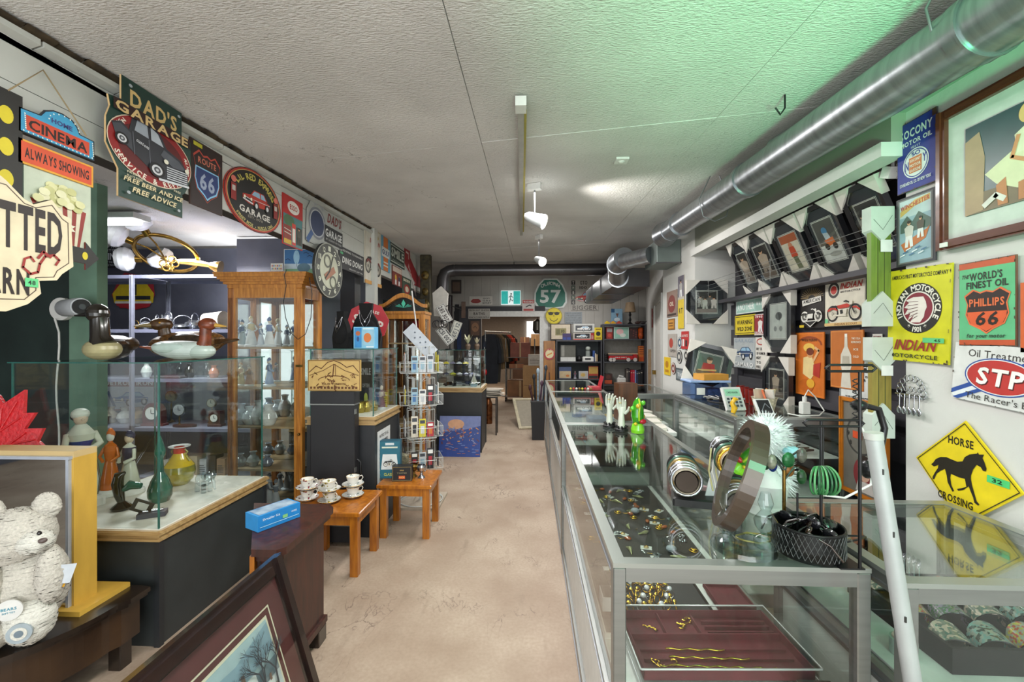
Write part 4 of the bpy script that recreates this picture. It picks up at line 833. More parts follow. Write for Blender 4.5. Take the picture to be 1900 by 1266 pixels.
def f(a): a.rect(4, 4, 96, 30, '#c8b8a8'); a.rect(4, 30, 96, 96, '#7a2c20'); person(a, 34, 34, 96, '#c8a030'); person(a, 68, 40, 96, '#2c3c54')
sign('small dark red poster under the SMILE sign', 'L', 727, 745, 496, 531, f, '#6a2a20')
def f(a): a.txt('BEER', 50, 14, 80, 12, '#d8d0b8'); a.ell(50, 56, 34, 24, '#8a2a24'); a.ell(50, 56, 20, 14, '#c8b8a0'); a.txt('COLD', 50, 88, 70, 8, '#d8d0b8')
sign('small green and red poster hanging below the header', 'L', 746, 762, 516, 554, f, '#3c4a3c')
# ---------------- back wall and around the opening
def f(a): a.rect(2, 4, 36, 96, '#1f8a84'); a.rect(64, 4, 98, 96, '#1f8a84'); a.ell(52, 24, 4, 6, '#143c3c', 12); a.line([(52, 32), (48, 58), (44, 84)], 4, '#143c3c'); a.line([(48, 58), (58, 74), (62, 66)], 3, '#143c3c'); a.line([(40, 50), (48, 38), (58, 44), (62, 54)], 3, '#143c3c')
o = sign('lit green and white running man exit sign over the opening', 'B', 930, 966, 540, 566, f, '#b8bcba', .08, name='exit_sign', plane=9.44)
o.data.materials[1] = C('#28b0a8', .5, emit=.5); o.data.materials[0] = C('#e4f4f4', .5, emit=.55)
def f(a): a.ell(28, 60, 22, 20, '#8a2420'); a.poly([(6, 55), (16, 30), (40, 30), (50, 55)], '#8a2420'); a.txt('GOT', 74, 26, 30, 16, '#4a4a48'); a.txt('GAS', 74, 52, 34, 16, '#4a4a48'); a.txt('MONEY', 76, 78, 38, 16, '#4a4a48')
sign('white sign with a small red car left of the exit sign', 'B', 871, 914, 550, 566, f, '#c0bcb4')
def f(a): a.txt('FRESH HOT WATER', 50, 15, 92, 15, '#3a302a'); a.txt('BATHS', 50, 48, 52, 26, '#3a302a'); a.txt('SOAP & TOWEL EXTRA', 50, 84, 92, 14, '#3a302a')
sign('grey BATHS sign at the top left of the opening', 'B', 869, 909, 573, 592, f, '#a8a49c', plane=9.43)
def f(a):
    pts = [(30, 2), (70, 2), (86, 22), (97, 48), (98, 78), (88, 95), (60, 99), (40, 99), (12, 95), (2, 78), (3, 48), (14, 22)]
    a.poly(pts[::-1], '#d4dcd8'); a.poly([(50+(x-50)*.94, 50+(y-50)*.94) for x, y in pts][::-1], '#17705e'); a.arc('CALIFORNIA', 50, 58, 42, 42, 132, 48, 11, '#d4dcd8', wide=.9); a.txt('57', 50, 58, 64, 42, '#d4dcd8')
sign('green spade shaped CALIFORNIA 57 highway sign on the back wall', 'B', 991, 1052, 517, 573, f, '#d4dcd8', .008, '#888', shape=[(30, 0), (70, 0), (88, 20), (99, 48), (100, 80), (90, 97), (60, 100), (40, 100), (10, 97), (0, 80), (1, 48), (12, 20)])
def f(a): a.rect(3, 3, 97, 30, '#b03c38'); a.txt('WARNING', 50, 17, 80, 16, '#e0d8d4'); a.line([(30, 60), (60, 45), (72, 52)], 8, '#2a2a2a'); a.rect(10, 74, 90, 92, '#b03c38')
sign('small red and white camera warning sign under the highway sign', 'B', 969, 992, 556, 579, f, '#d0c8c4', plane=9.43)
def f(a):
    for i, ch in enumerate('THING'): a.rect(2, 3+i*16, 16, 17+i*16, ('#1a1a1a', '#2a4a3a')[i % 2]); a.txt(ch, 9, 10+i*16, 6, 9, '#d0ccc4')
    a.txt('GTO', 46, 10, 26, 12, '#3a3630'); a.txt('100', 44, 26, 26, 9, '#3a3630'); car(a, 56, 56, 80, 42, '#b02c24'); a.txt('BIGGER', 50, 91, 88, 14, '#6a6460')
sign('cut-out BIGGER letter sign with a red convertible on the back wall', 'B', 1059, 1111, 519, 576, f, '#a8a49c', .006, '#666', shape=[(0, 0), (72, 0), (72, 34), (100, 44), (98, 72), (90, 82), (98, 84), (98, 100), (2, 100)])
def f(a):
    a.ring(50, 50, 49, 49, 3, '#8a7a10', 36); a.line([(14, 30), (86, 30)], 4, '#2a2410')
    for x in (32, 68): a.ell(x, 36, 15, 10, '#2a2410', 18)
    a.ell(50, 50, 4, 3, '#6a5a10', 10); a.line([(26, 66), (36, 78), (50, 82), (64, 78), (74, 66)], 3.5, '#3a2c10')
sign('round yellow smiley face with sunglasses on the back wall', 'B', 1012, 1043, 571, 602, f, '#d8c41e', .02, '#a89010', 9.42, 'ell')
def f(a):
    for i in range(5): a.txt(('NO PLACE LIKE', 'THE OPEN ROAD', 'GO FAST OR', 'GO HOME NOW', 'RIDE ON')[i], 50, 12+i*19, 88, 11, '#5c6266', b=0)
sign('embossed grey metal plate right of the smiley face', 'B', 1048, 1080, 579, 601, f, '#8a9094')
def f(a): a.rect(14, 8, 86, 92, '#5a3c28'); a.ell(50, 44, 30, 28, '#8c6444'); a.line([(36, 48), (50, 36), (64, 50)], 4, '#2c1a12')
sign('brown framed carved picture left of the opening', 'B', 871, 893, 594, 625, f, '#2c1c14', .03, plane=9.43, cat='picture', name='picture')
def f(a): a.rect(4, 4, 96, 96, '#3c302c'); a.rect(14, 16, 86, 84, '#6a5648')
sign('dark framed picture high in the left back corner', 'B', 838, 856, 520, 545, f, '#2c2420', .03, plane=9.46, cat='picture', name='picture')
# ---------------- white sign panel past the pillar
Pn = 1.497
def tiny(label, x0, x1, yt, yb, fn, face, shape='rect'): sign(label, 'R', x0, x1, yt, yb, fn, face, .005, plane=Pn, shape=shape)
def f(a): a.ell(50, 50, 36, 34, '#7a3028'); a.txt('OIL', 50, 50, 40, 16, '#d8c8b0'); a.rect(8, 88, 92, 96, '#3a2a24')
tiny('brown small oil sign at the top of the white panel', 1238, 1257, 540, 588, f, '#8c7468')
def f(a): a.rect(0, 0, 100, 40, '#6a6470'); a.rect(0, 45, 100, 100, '#d0b428'); a.txt('RT', 50, 66, 60, 10, '#2a2410'); person(a, 50, 8, 40, '#a8a4a0')
tiny('narrow grey and yellow sign next to the team photo', 1259, 1270, 512, 610, f, '#b8b0a0')
tiny('little orange brown plate on the white panel', 1240, 1252, 592, 612, lambda a: (a.rect(8, 12, 92, 88, '#c48a34'), a.line([(20, 40), (80, 40)], 6, '#6a4418'), a.line([(20, 64), (80, 64)], 6, '#6a4418')), '#8a5c20')
tiny('pale square sign with a red arrow on the white panel', 1240, 1256, 620, 662, lambda a: (a.ell(40, 40, 22, 22, '#a84034'), a.txt('OPEN', 60, 74, 60, 12, '#4a4440')), '#a8a098')
tiny('red ALWAYS sign on the white panel', 1265, 1278, 615, 648, lambda a: (a.txt('ALWAYS', 50, 24, 84, 14, '#d8d0cc'), a.rect(20, 44, 44, 84, '#d8d0cc'), a.rect(60, 50, 84, 84, '#2a2a2a')), '#b02c2c')
tiny('yellow sign with smudges low on the white panel', 1233, 1244, 663, 696, lambda a: (a.ell(50, 40, 26, 20, '#b07818'), a.rect(20, 70, 80, 84, '#b07818')), '#d8b420')
tiny('dark grey small sign low on the white panel', 1255, 1272, 684, 707, lambda a: (a.rect(8, 14, 92, 86, '#7c8488'), a.txt('THE', 50, 50, 60, 30, '#cfd2d2')), '#4c5458')
for k, (x, y, r, c0) in enumerate(((1261, 662, 7, '#4a4c50'), (1250, 684, 6, '#7a3430'), (1262, 636, 6, '#34506a'), (1274, 660, 6, '#3c3c3c'))):
    tiny(('round grey tin disc', 'round dark red tin disc', 'round blue tin disc', 'round black tin disc')[k] + ' on the white panel', x-r*.7, x+r*.7, y-r*1.8, y+r*1.8, lambda a: (a.ring(50, 50, 46, 46, 8, '#c8c4bc', 24), a.ell(50, 50, 18, 18, '#c8c4bc', 16)), c0, 'ell')
# ---------------- slat wall
def f(a): a.rect(3, 8, 97, 92, '#8fb0a4'); a.rect(3, 8, 72, 92, '#9cc0b4'); a.txt('ANOTHER', 37, 50, 62, 46, '#e4e8e4'); a.txt('WAY', 85, 42, 20, 26, '#e4e8e4')
sign('pale green ANOTHER WAY street sign on the slat wall', 'S', 1367, 1419, 555, 581, f, '#d0d8d4')
def f(a): a.border(3, 1.5, '#3a3210'); a.txt('WARNING', 50, 36, 78, 22, '#3a3210'); a.txt('WILD ZONE', 50, 70, 74, 20, '#3a3210')
sign('yellow WARNING WILD ZONE sign on the slat wall', 'S', 1365, 1402, 585, 621, f, '#d4bc28')
def f(a): a.rect(4, 4, 96, 96, '#8e2a30'); a.txt('1995', 40, 12, 56, 10, '#dcd0cc'); person(a, 50, 20, 84, '#d8d0cc', wide=1.3); a.txt('BASEBALL', 50, 88, 90, 14, '#dcd0cc')
sign('dark red baseball sign beside the yellow warning sign', 'S', 1401, 1424, 583, 622, f, '#dcd0cc')
def f(a): a.txt('GARAGE', 50, 9, 90, 12, '#8c98a4'); car(a, 50, 48, 88, 46, '#2c4468'); a.txt('CAMARO', 50, 88, 88, 14, '#e6e6e4')
sign('garage poster with a blue striped muscle car on the slat wall', 'S', 1363, 1402, 627, 683, f, '#a9aeb0')
def f(a):
    a.ring(50, 14, 38, 11, 6, '#a83c34'); 
    for i, t in enumerate(('MY SENT', 'OF HUMOR', 'MIGHT HURT', 'YOUR', 'FEELINGS')): a.txt(t, 50, 36+i*14, 78, 8, '#2a2624')
sign('white sense of humour text sign beside the blue car poster', 'S', 1403, 1424, 626, 686, f, '#cfcbc4')
def f(a):
    for k in range(15): t = R(8+k*11.7); a.line([(50+14*math.cos(t), 30-9*math.sin(t)), (50+46*math.cos(t), 30-26*math.sin(t))], 1.2, '#9c8458')
    a.poly([(10, 32), (88, 26), (90, 38), (12, 46)], '#d8d4cc'); a.txt('AMERICAN', 50, 36, 68, 8, '#1a1614', rise=.05); moto(a, 50, 64, 90, 38, '#1a1614', '#e0dcd4', '#e0dcd4', rim='#e0dcd4'); a.poly([(20, 82), (80, 82), (50, 98)], '#d8d4cc'); a.poly([(26, 84), (74, 84), (50, 95)], '#1a1614'); a.rect(4, 92, 24, 98, '#d0b428')
sign('black sign with a white motorcycle and sun rays on the slat wall', 'S', 1487, 1532, 531, 609, f, '#1c1614')
def f(a): a.ring(24, 24, 15, 15*a.W/a.H, 5, '#3a3634'); a.ell(24, 24, 8, 8*a.W/a.H, '#b03830'); a.txt('INDIAN', 67, 18, 52, 12, '#b02c24', sh=.3); a.txt('MOTORCYCLE', 66, 30, 48, 3.5, '#3a3634'); moto(a, 50, 62, 90, 52, '#b8301f'); a.rect(2, 93, 98, 99, '#d8b478'); a.txt('INDIAN SCOUT', 58, 96, 56, 4, '#7a4a20'); a.rect(4, 84, 12, 93, '#6ac088')
sign('cream sign with a big red motorcycle at the top of the slat wall', 'S', 1533, 1607, 514, 605, f, '#d4cdbc')
def f(a):
    a.border(2, 2, '#d87a28'); a.ring(50, 20, 44, 14, 5, '#8a3c14', 30, 0, 180); a.ell(50, 24, 20, 7, '#d8b050'); a.poly([(30, 40), (60, 36), (74, 60), (56, 74), (28, 66)], '#d8c088'); a.ell(54, 34, 11, 6, '#c88c58'); a.ell(54, 30, 13, 6, '#6a2c14')
    a.line([(66, 44), (84, 28), (72, 24)], 6, '#d8a878'); a.poly([(66, 50), (90, 46), (86, 70), (64, 66)], '#a82c1c'); a.ell(40, 84, 26, 10, '#b85c18'); a.ell(56, 80, 14, 7, '#d8a030'); a.txt('WESTERN', 50, 12, 54, 4, '#3a1c0c')
sign('tall orange dancing girl sign on the slat wall', 'S', 1478, 1531, 617, 735, f, '#c4661c')
def f(a):
    a.border(2, 1.5, '#d89048'); a.poly([(46, 8), (54, 8), (55, 28), (66, 42), (67, 60), (62, 70), (66, 98), (34, 98), (38, 70), (33, 60), (34, 42), (45, 28)][::-1], '#cfc9bc'); a.rect(46, 6, 54, 11, '#e6e2d8'); a.poly([(40, 44), (60, 44), (62, 60), (38, 60)], '#b0a898')
    for t, y, w in (('THE COLA', 14, 26), ('REFRESHES', 20, 28), ('ICE', 32, 14), ('COLD', 44, 16)): a.txt(t, 80, y, w, 3.5, '#e6d8c0')
sign('orange sign with a tall white cola bottle on the slat wall', 'S', 1543, 1604, 613, 722, f, '#b8682a')
def f(a):
    a.border(2, 2.5, '#1e2022'); a.ell(20, 16, 14, 9, '#2450a8'); a.rect(20, 7, 98, 25, '#1e2022'); a.ell(20, 16, 12, 8, '#2a5cc0'); a.txt('NOTICE', 64, 16, 60, 11, '#e4e6e4'); a.txt('THIS AREA IS', 56, 35, 66, 5, '#3a3c3c'); a.txt('24 HOUR', 62, 44, 44, 6, '#1e2022')
    a.line([(34, 62), (72, 54)], 10, '#1e2022'); a.line([(38, 66), (54, 76)], 4, '#1e2022'); a.ring(36, 64, 8, 5, 2, '#1e2022', 16); a.txt('SURVEILLANCE', 56, 90, 70, 6, '#1e2022')
sign('white NOTICE surveillance sign with blue oval', 'S', 1562, 1622, 672, 745, f, '#d4d6d4', .012, plane=1.805, roll=0)
sign('small white price sign near the stacked frame corners', 'R', 1620, 1638, 620, 634, lambda a: (a.txt('SEPTEMBER', 50, 36, 84, 18, '#7a3030'), a.txt('PRICE', 54, 70, 50, 16, '#4a4442')), '#cfcac4', .003, plane=1.81)
# ---------------- near right wall
def f(a):
    a.rect(1, 1, 99, 99, '#28348c'); a.rect(90, 0, 100, 10, '#4a2c24'); a.txt('SOCONY', 50, 17, 82, 12, '#d8dcdc'); a.txt('MOTOR OIL', 50, 31, 80, 6.5, '#d8dcdc'); a.txt('HEAVY', 50, 39, 24, 3.5, '#b8bcd0')
    a.ell(50, 63, 33, 21, '#d8dcdc', 36); a.ell(50, 63, 30.5, 19.4, '#28348c', 36); a.ell(50, 63, 28.5, 18, '#d8dcdc', 36); a.arc('SO', 50, 63, 22, 14, 120, 60, 6, '#28348c', wide=1.3); a.txt('N', 28, 64, 9, 12, '#28348c'); a.txt('Y', 73, 60, 10, 12, '#28348c'); a.rect(34, 54, 66, 76, '#c87038')
    for i, t in enumerate(('SOCONY', 'MOTOR', 'GASOLINE')): a.txt(t, 50, 58.5+i*7, 28, 4, '#e6e0d0')
    a.txt('STANDARD OIL CO. OF NEW YORK', 50, 89, 80, 4.5, '#d8dcdc'); chips(a, 16, 3)
sign('blue SOCONY MOTOR OIL sign high on the right wall', 'R', 1668, 1741, 219, 350, f, '#3a2c34')
def f(a):
    a.rect(6, 3, 94, 97, '#6a6c6a'); a.rect(10, 5, 90, 95, '#8ca8b4'); a.rect(10, 5, 90, 30, '#b4c4c8'); a.poly([(12, 40), (30, 28), (44, 38), (60, 26), (90, 40), (90, 52), (12, 52)], '#4c6058'); a.poly([(12, 20), (50, 8), (88, 6), (88, 14), (50, 17), (12, 28)], '#c8a860'); a.txt('WINCHESTER', 50, 16, 74, 6.5, '#b04020', rise=.12)
    a.poly([(14, 68), (80, 54), (88, 50), (78, 66), (24, 80)], '#b86830'); person(a, 36, 36, 74, '#c8c4bc', wide=.8); person(a, 66, 34, 64, '#4c4438', wide=.8)
    for i in range(8): a.line([(14+i*8, 86-(i % 3)*4), (26+i*8, 84-(i % 3)*4)], 2.5, ('#dce4e8', '#3c6890')[i % 2])
sign('blue canoe picture sign with a dark rope border on the right wall', 'R', 1666, 1739, 360, 490, f, '#34343a')
def f(a):
    a.txt("AMERICA'S FIRST MOTORCYCLE COMPANY", 50, 8, 90, 4.2, '#2c2a14'); a.ell(51, 43, 37, 26.5, '#22201c', 44); a.ell(51, 43, 25.5, 18, '#d8d4cc', 40); a.ell(51, 43, 23.5, 16.6, '#7a2030', 40)
    a.arc('INDIAN MOTORCYCLE', 51, 43, 31.5, 22.3, 212, -32, 6.2, '#dcd8cc'); a.arc('* 1901 *', 51, 43, 31.5, 22.3, 240, 300, 5.4, '#dcd8cc', inner=True)
    a.poly([(60, 31), (64, 36), (66, 42), (63, 47), (62, 52), (56, 58), (40, 58), (46, 50), (36, 56), (40, 48), (30, 50), (36, 43), (29, 42), (37, 37), (32, 34), (44, 31)][::-1], '#d8d0c8')
    for k in range(6): a.line([(52, 36+k*3), (34+k, 36+k*4)], .8, '#5a3438')
    a.txt('INDIAN', 47, 82, 66, 11, '#8e2018', sh=.3); a.txt('MOTORCYCLE', 46, 94, 78, 4, '#2c2a14'); a.rect(62, 74, 94, 79, '#58b878'); a.txt('45', 84, 76.5, 10, 2.6, '#1c3a24'); chips(a, 26, 5)
sign('yellow motorcycle company sign with a round headdress emblem', 'R', 1651, 1767, 497, 672, f, '#c6c21c', roll=2.2)
def f(a):
    a.rect(1, 1, 99, 99, '#5cae7c'); a.rect(1, 1, 99, 8, '#b8502c'); a.rect(1, 93, 99, 99, '#b8502c'); a.txt('THE', 12, 17, 14, 4.5, '#2a2a20', sh=.3); a.txt("WORLD'S", 50, 18, 58, 8.5, '#24241c'); a.txt('FINEST OIL', 52, 28, 74, 8, '#24241c')
    a.poly(shield(52, 59, 82, 52)[::-1], '#d8683a'); a.poly(shield(52, 59, 77, 48)[::-1], '#2a1c18'); a.poly([(17, 60), (87, 60), (86, 66), (80, 74), (63, 79), (52, 83), (41, 79), (24, 74), (18, 66)][::-1], '#d0582c'); a.txt('PHILLIPS', 52, 49, 62, 9, '#d8683a'); a.txt('66', 52, 68, 40, 15, '#24180f', sh=.15); a.txt('for your motor', 50, 88, 68, 4.5, '#24382c', sh=.2); chips(a, 22, 7)
sign('green and orange PHILLIPS 66 finest oil sign on the right wall', 'R', 1783, 1889, 482, 642, f, '#6a4a38')
def f(a):
    a.txt('Oil Treatment', 50, 16, 68, 13, '#34302c', b=0); a.poly([(0, 92), (6, 100), (100, 22), (100, 4)], '#d8dce0'); a.poly([(0, 84), (0, 92), (100, 10), (94, 6)], '#2c4c94'); a.poly([(2, 98), (8, 100), (100, 26), (100, 20)], '#2c4c94'); a.ell(50, 52, 36, 31, '#2c4c94', 40); a.ell(50, 52, 34.5, 29, '#d8d8d8', 40); a.ell(50, 52, 33, 27.5, '#b43430', 40); a.txt('STP', 51, 54, 46, 28, '#4a1414', sh=.1); a.txt('STP', 50, 52, 46, 28, '#e6e4e0', sh=.1); a.txt("The Racer's Edge", 56, 89, 78, 11, '#34302c', b=0); chips(a, 14, 9)
sign('white STP oil treatment sign with a red oval and blue stripe', 'R', 1772, 1965, 642, 756, f, '#d0d0ce', roll=5)
def f(a): a.txt('MOTOR', 50, 30, 80, 12, '#e4d8c8'); a.ell(50, 62, 34, 20, '#e4d8c8')
sign('orange sign cut off by the right edge of the photo', 'R', 1897, 1990, 520, 655, f, '#c85c2c')
# horse crossing diamond
def f(a):
    s = 100; T0 = a.m.T; a.m.T = T0 @ Matrix.Rotation(R(45), 4, 'Y') @ Matrix.Diagonal((1, 1, 1, 1))
    a.m.T = T0 @ Matrix.Rotation(R(-45), 4, 'Y')
    a.txt('HORSE', 45, 9, 34, 10.5, '#2a2410'); a.txt('CROSSING', 40, 89, 48, 10, '#2a2410')
    H = [(4.3, 52.5), (7.7, 48.3), (11.1, 42.5), (17.9, 37.6), (26.5, 35.1), (33.4, 36.0), (42.1, 36.7), (48.9, 33.9), (51.4, 27.5), (57.4, 22.2), (66.9, 18.1), (67.7, 16.0), (69.4, 18.7), (75.5, 16.9), (73.8, 21.8), (76.4, 26.6), (79.1, 33.9), (78.3, 37.7), (74.9, 38.1), (72.2, 34.3), (67.0, 32.9), (62.8, 40.3), (60.3, 49.1), (60.4, 53.9), (62.2, 61.4), (65.8, 71.7), (68.5, 79.8), (72.3, 82.7), (70.3, 84.9), (65.9, 82.9), (64.1, 77.0), (60.6, 70.0), (57.9, 64.3), (51.1, 71.9), (44.3, 75.5), (42.5, 73.6), (49.4, 70.0), (54.9, 66.0), (52.7, 56.2), (44.1, 57.1), (33.7, 56.1), (32.9, 61.9), (34.7, 71.1), (38.8, 77.9), (36.6, 79.9), (33.9, 76.1), (29.5, 69.4), (27.7, 60.2), (25.0, 52.1), (18.2, 57.4), (13.1, 62.9), (9.7, 71.9), (7.2, 73.0), (7.1, 69.5), (10.5, 62.0), (14.7, 54.3), (15.3, 49.3), (12.1, 51.9), (8.7, 54.2)]
    a.poly(H, '#211c12')
    a.rect(80, 41, 106, 50, '#4cc070'); a.txt('32', 92, 45.5, 12, 5, '#123018'); a.m.T = T0; a.border(2.2, 1.1, '#2a2410')
c, W, H = span('R', 1706, 1898, 776, 982); sd = (W+H)/2/1.414
m = M(); plate(m, sd, sd, .005, 'rect', '#d8c018', '#8a7a10'); a = Art(m, sd, sd); f(a); o = m.build('metal_sign')
k = M(); o.matrix_world = Matrix.Translation(c - Vector((.006, 0, 0))) @ Matrix.Rotation(ROT['R'], 4, 'Z') @ Matrix.Rotation(R(45+2), 4, 'Y')
tag(o, 'yellow diamond HORSE CROSSING sign low on the right wall', 'sign')
# big framed photograph at the top right
c, W, H = span('R', 1750, 2090, 138, 437); e = E('framed_photo', 'large brown framed beach dress photograph at the top right', 'picture', (1.553, c.y, c.z), ROT['R'])
FRW = C('#5a2c1c', .3, 0, .15, 8, stretch=(1, 1, 6), coat=.4)
def frame(e, W, H, b, th, m, y0=0., bev=.006):
    for (x0, x1, z0, z1) in ((-W/2, -W/2+b, -H/2, H/2), (W/2-b, W/2, -H/2, H/2), (-W/2+b, W/2-b, -H/2, -H/2+b), (-W/2+b, W/2-b, H/2-b, H/2)):
        mm = M(); mm.box((x0, y0-th, z0), (x1, y0-.001, z1), m); mm.box((x0+b*.2, y0-th-bev, z0+(b*.2 if z1-z0 < H*.5 else 0)), (x1-b*.35, y0-th, z1-(b*.3 if z1-z0 < H*.5 else 0)), m); mm.build('frame_bar', e)
frame(e, W, H, .034, .028, FRW)
m = M(); m.box((-W/2+.03, -.012, -H/2+.03), (W/2-.03, -.002, H/2-.03), C('#bfc4be', .5)); m.build('mat_board', e)
m = M(); w2, h2 = W-.2, H*.6; m.box((-w2/2, -.016, -h2/2), (w2/2, -.0125, h2/2), C('#24464a', .3)); a = Art(m, w2, h2, -.016)
a.rect(0, 78, 100, 100, '#7c6a58'); a.poly([(0, 16), (16, 10), (22, 40), (20, 98), (0, 100)], '#a88c70'); a.poly([(22, 60), (50, 45), (74, 40), (98, 60), (92, 84), (60, 88), (34, 74)], '#d4cfae'); a.poly([(52, 30), (66, 22), (78, 30), (76, 48), (54, 50)], '#d8d2b8'); a.ell(66, 12, 10, 11, '#d8b070'); a.ell(69, 14, 6, 8, '#c89060')
a.poly([(34, 76), (44, 70), (46, 98), (36, 98)], '#b87850'); a.poly([(56, 80), (66, 78), (64, 98), (56, 98)], '#b87850'); a.line([(56, 32), (50, 52), (64, 60)], 4, '#c8885c'); a.line([(22, 94), (34, 86), (42, 92)], 6, '#d8d0cc'); m.build('photo_print', e)
m = M(); m.box((-W/2+.03, -.041, -H/2+.008), (-W/2+.055, -.0345, -H/2+.024), WHITE); m.build('price_tag', e)
# framed photos with black mats and white cardboard corners
def oct_frame(e, W, H, art, b=.035, dark='#19191d', mat='#2a2a30', cut=.16, corners=True, cs=.11, inner=.6):
    k = cut*min(W, H); pts = [(-W/2+k, -H/2), (W/2-k, -H/2), (W/2, -H/2+k), (W/2, H/2-k), (W/2-k, H/2), (-W/2+k, H/2), (-W/2, H/2-k), (-W/2, -H/2+k)]
    m = M(); n = 8; q = [(x*(1-2*b/W), z*(1-2*b/H)) for x, z in pts]
    vs = [(x, -.03, z) for x, z in pts] + [(x, -.024, z) for x, z in q] + [(x, 0, z) for x, z in pts]
    m.add(vs, [(i, (i+1) % n, n+(i+1) % n, n+i) for i in range(n)] + [(i, 2*n+i, 2*n+(i+1) % n, (i+1) % n) for i in range(n)] + [tuple(range(3*n-1, 2*n-1, -1))], C(dark, .3, 0, .1, coat=.3)); m.build('frame', e)
    m = M(); m.prism(q, -.018, -.004, C(mat, .7)); m.build('mat_board', e)
    w2, h2 = W*inner, H*inner; m = M(); a = Art(m, w2, h2, -.019); a.rect(-6, -6*w2/h2, 106, 100+6*w2/h2, '#c8c4be'); a.rect(-4, -4*w2/h2, 104, 100+4*w2/h2, mat); a.rect(-1.5, -1.5, 101.5, 101.5, '#d8d4cc'); art(a); m.build('photo_print', e)
    m = M(); m.prism(q, -.0235, -.0225, GLASS); m.build('glass_pane', e)
    if corners:
        for sx in (-1, 1):
            for sz in (-1, 1):
                c_ = cs*min(W, H)/.4; tri = [(sx*(W/2+.008), sz*(H/2+.008)), (sx*(W/2-c_*1.25), sz*(H/2+.008)), (sx*(W/2+.008), sz*(H/2-c_*1.25))]
                if sx*sz > 0: tri = tri[:1] + tri[:0:-1]
                m = M(); m.prism(tri[::-1], -.036, .004, C('#c9c4bc', .6, 0, .04)); m.build('cardboard_corner', e)
def art_team(a): a.rect(0, 0, 100, 100, '#3a3634'); [person(a, x, y, y+52, c_, wide=1.1, leg=c_) for x, y, c_ in ((18, 22, '#8c8880'), (42, 30, '#b8b4ac'), (66, 18, '#5c5854'), (86, 28, '#a8a49c'))]; a.rect(0, 82, 100, 100, '#6c6660')
def art_hockey(a): a.rect(0, 0, 100, 100, '#4c5650'); a.poly([(26, 44), (74, 42), (82, 80), (20, 82)], '#9c2024'); a.ell(50, 30, 12, 14, '#c09070'); a.ell(50, 20, 13, 8, '#4a3424'); a.line([(10, 84), (84, 68)], 8, '#c8a060'); a.rect(0, 84, 100, 100, '#6c4c34')
def art_bike(a): a.rect(0, 0, 100, 100, '#54504c'); a.rect(0, 60, 100, 100, '#cfccc8'); a.ell(46, 26, 14, 9, '#4c80a8'); a.poly([(34, 30), (60, 32), (66, 48), (38, 48)], '#b4bcc4'); a.poly([(30, 48), (76, 44), (80, 60), (40, 64)], '#cc6428'); a.ell(34, 64, 12, 8, '#2c2a28'); a.ell(74, 66, 12, 8, '#2c2a28'); a.ell(60, 84, 30, 6, '#a8a49c')
def art_player(a): a.rect(0, 0, 100, 100, '#cdbfae'); a.rect(0, 0, 100, 22, '#a8522c'); a.ell(50, 30, 12, 8, '#c88060'); a.poly([(36, 34), (66, 34), (72, 62), (34, 62)], '#c2401f'); a.poly([(40, 62), (66, 62), (74, 96), (46, 96)], '#5c6040')
def art_grey(a): a.rect(0, 0, 100, 100, '#302a28'); person(a, 46, 10, 92, '#a89484', wide=1.2, leg='#8c7c70'); a.rect(0, 80, 100, 100, '#6a5a50')
def art_white(a): a.rect(0, 0, 100, 100, '#b0b0ac'); a.ell(56, 34, 22, 12, '#5c5c5c'); a.ell(34, 72, 10, 8, '#7c7c7c'); a.ell(70, 72, 10, 8, '#7c7c7c'); a.poly([(50, 24), (76, 30), (60, 50)], '#3a3a3c')
c, W, H = span('B', 1273, 1346, 522, 600, 3.995)
e = E('framed_photo', 'octagonal black framed team photo on the white pillar', 'picture', (c.x, 3.995, c.z)); oct_frame(e, W, H, art_team, b=.03, inner=.5)
c, W, H = span('S', 1424, 1476, 540, 653, 1.77)
e = E('framed_photo', 'tall black framed photo with a pale mat on the slat wall', 'picture', c, ROT['R']); oct_frame(e, W, H, art_white, b=.03, inner=.55)
c, W, H = span('S', 1422, 1472, 664, 760, 1.76)
e = E('framed_photo', 'black framed photo of a goalie below the pale mat photo', 'picture', c, ROT['R']); oct_frame(e, W, H, art_grey, b=.03, inner=.52)
c, W, H = span('B', 1268, 1360, 628, 712, 3.47); c.z -= .035
e = E('framed_photo', 'tilted black framed hockey photo standing on the showcase', 'picture', c, 0); e.rotation_euler = (R(-12), R(14), R(-12)); oct_frame(e, W*.86, H*.9, art_hockey, b=.03, inner=.52, cut=.2)
# framed photos tilted on the ledge under the beam
LB = ((1384, 1412, art_grey, 'leftmost small framed photo on the ledge under the beam'), (1413, 1455, art_grey, 'second framed photo from the left on the ledge, player in dark room'), (1460, 1514, art_player, 'framed photo of an orange clad player on the ledge'), (1522, 1584, art_bike, 'framed photo of an orange racing bike on the ledge'), (1600, 1672, art_team, 'nearest framed photo on the ledge, partly hidden by the right wall'))
for x0, x1, art, lab in LB:
    bx_, tx_ = 1.765, 1.60; y1 = bx_*800/(x0-984); y0 = bx_*800/(x1-984); W = y1-y0; zb, zt = 1.875, 2.27
    Hh = math.hypot(bx_-tx_, zt-zb); lean = math.atan2(bx_-tx_, zt-zb)
    e = E('framed_photo', lab, 'picture', ((bx_+tx_)/2+.006, (y0+y1)/2, (zb+zt)/2)); e.rotation_euler = (lean, 0, R(-90)); e.rotation_mode = 'XYZ'
    e.matrix_world = Matrix.Translation(((bx_+tx_)/2+.006, (y0+y1)/2, (zb+zt)/2)) @ Matrix.Rotation(R(-90), 4, 'Z') @ Matrix.Rotation(lean, 4, 'X')
    oct_frame(e, W, Hh, art, b=.026, inner=.56, cut=.2, cs=.12)
    h = M()
m = M()
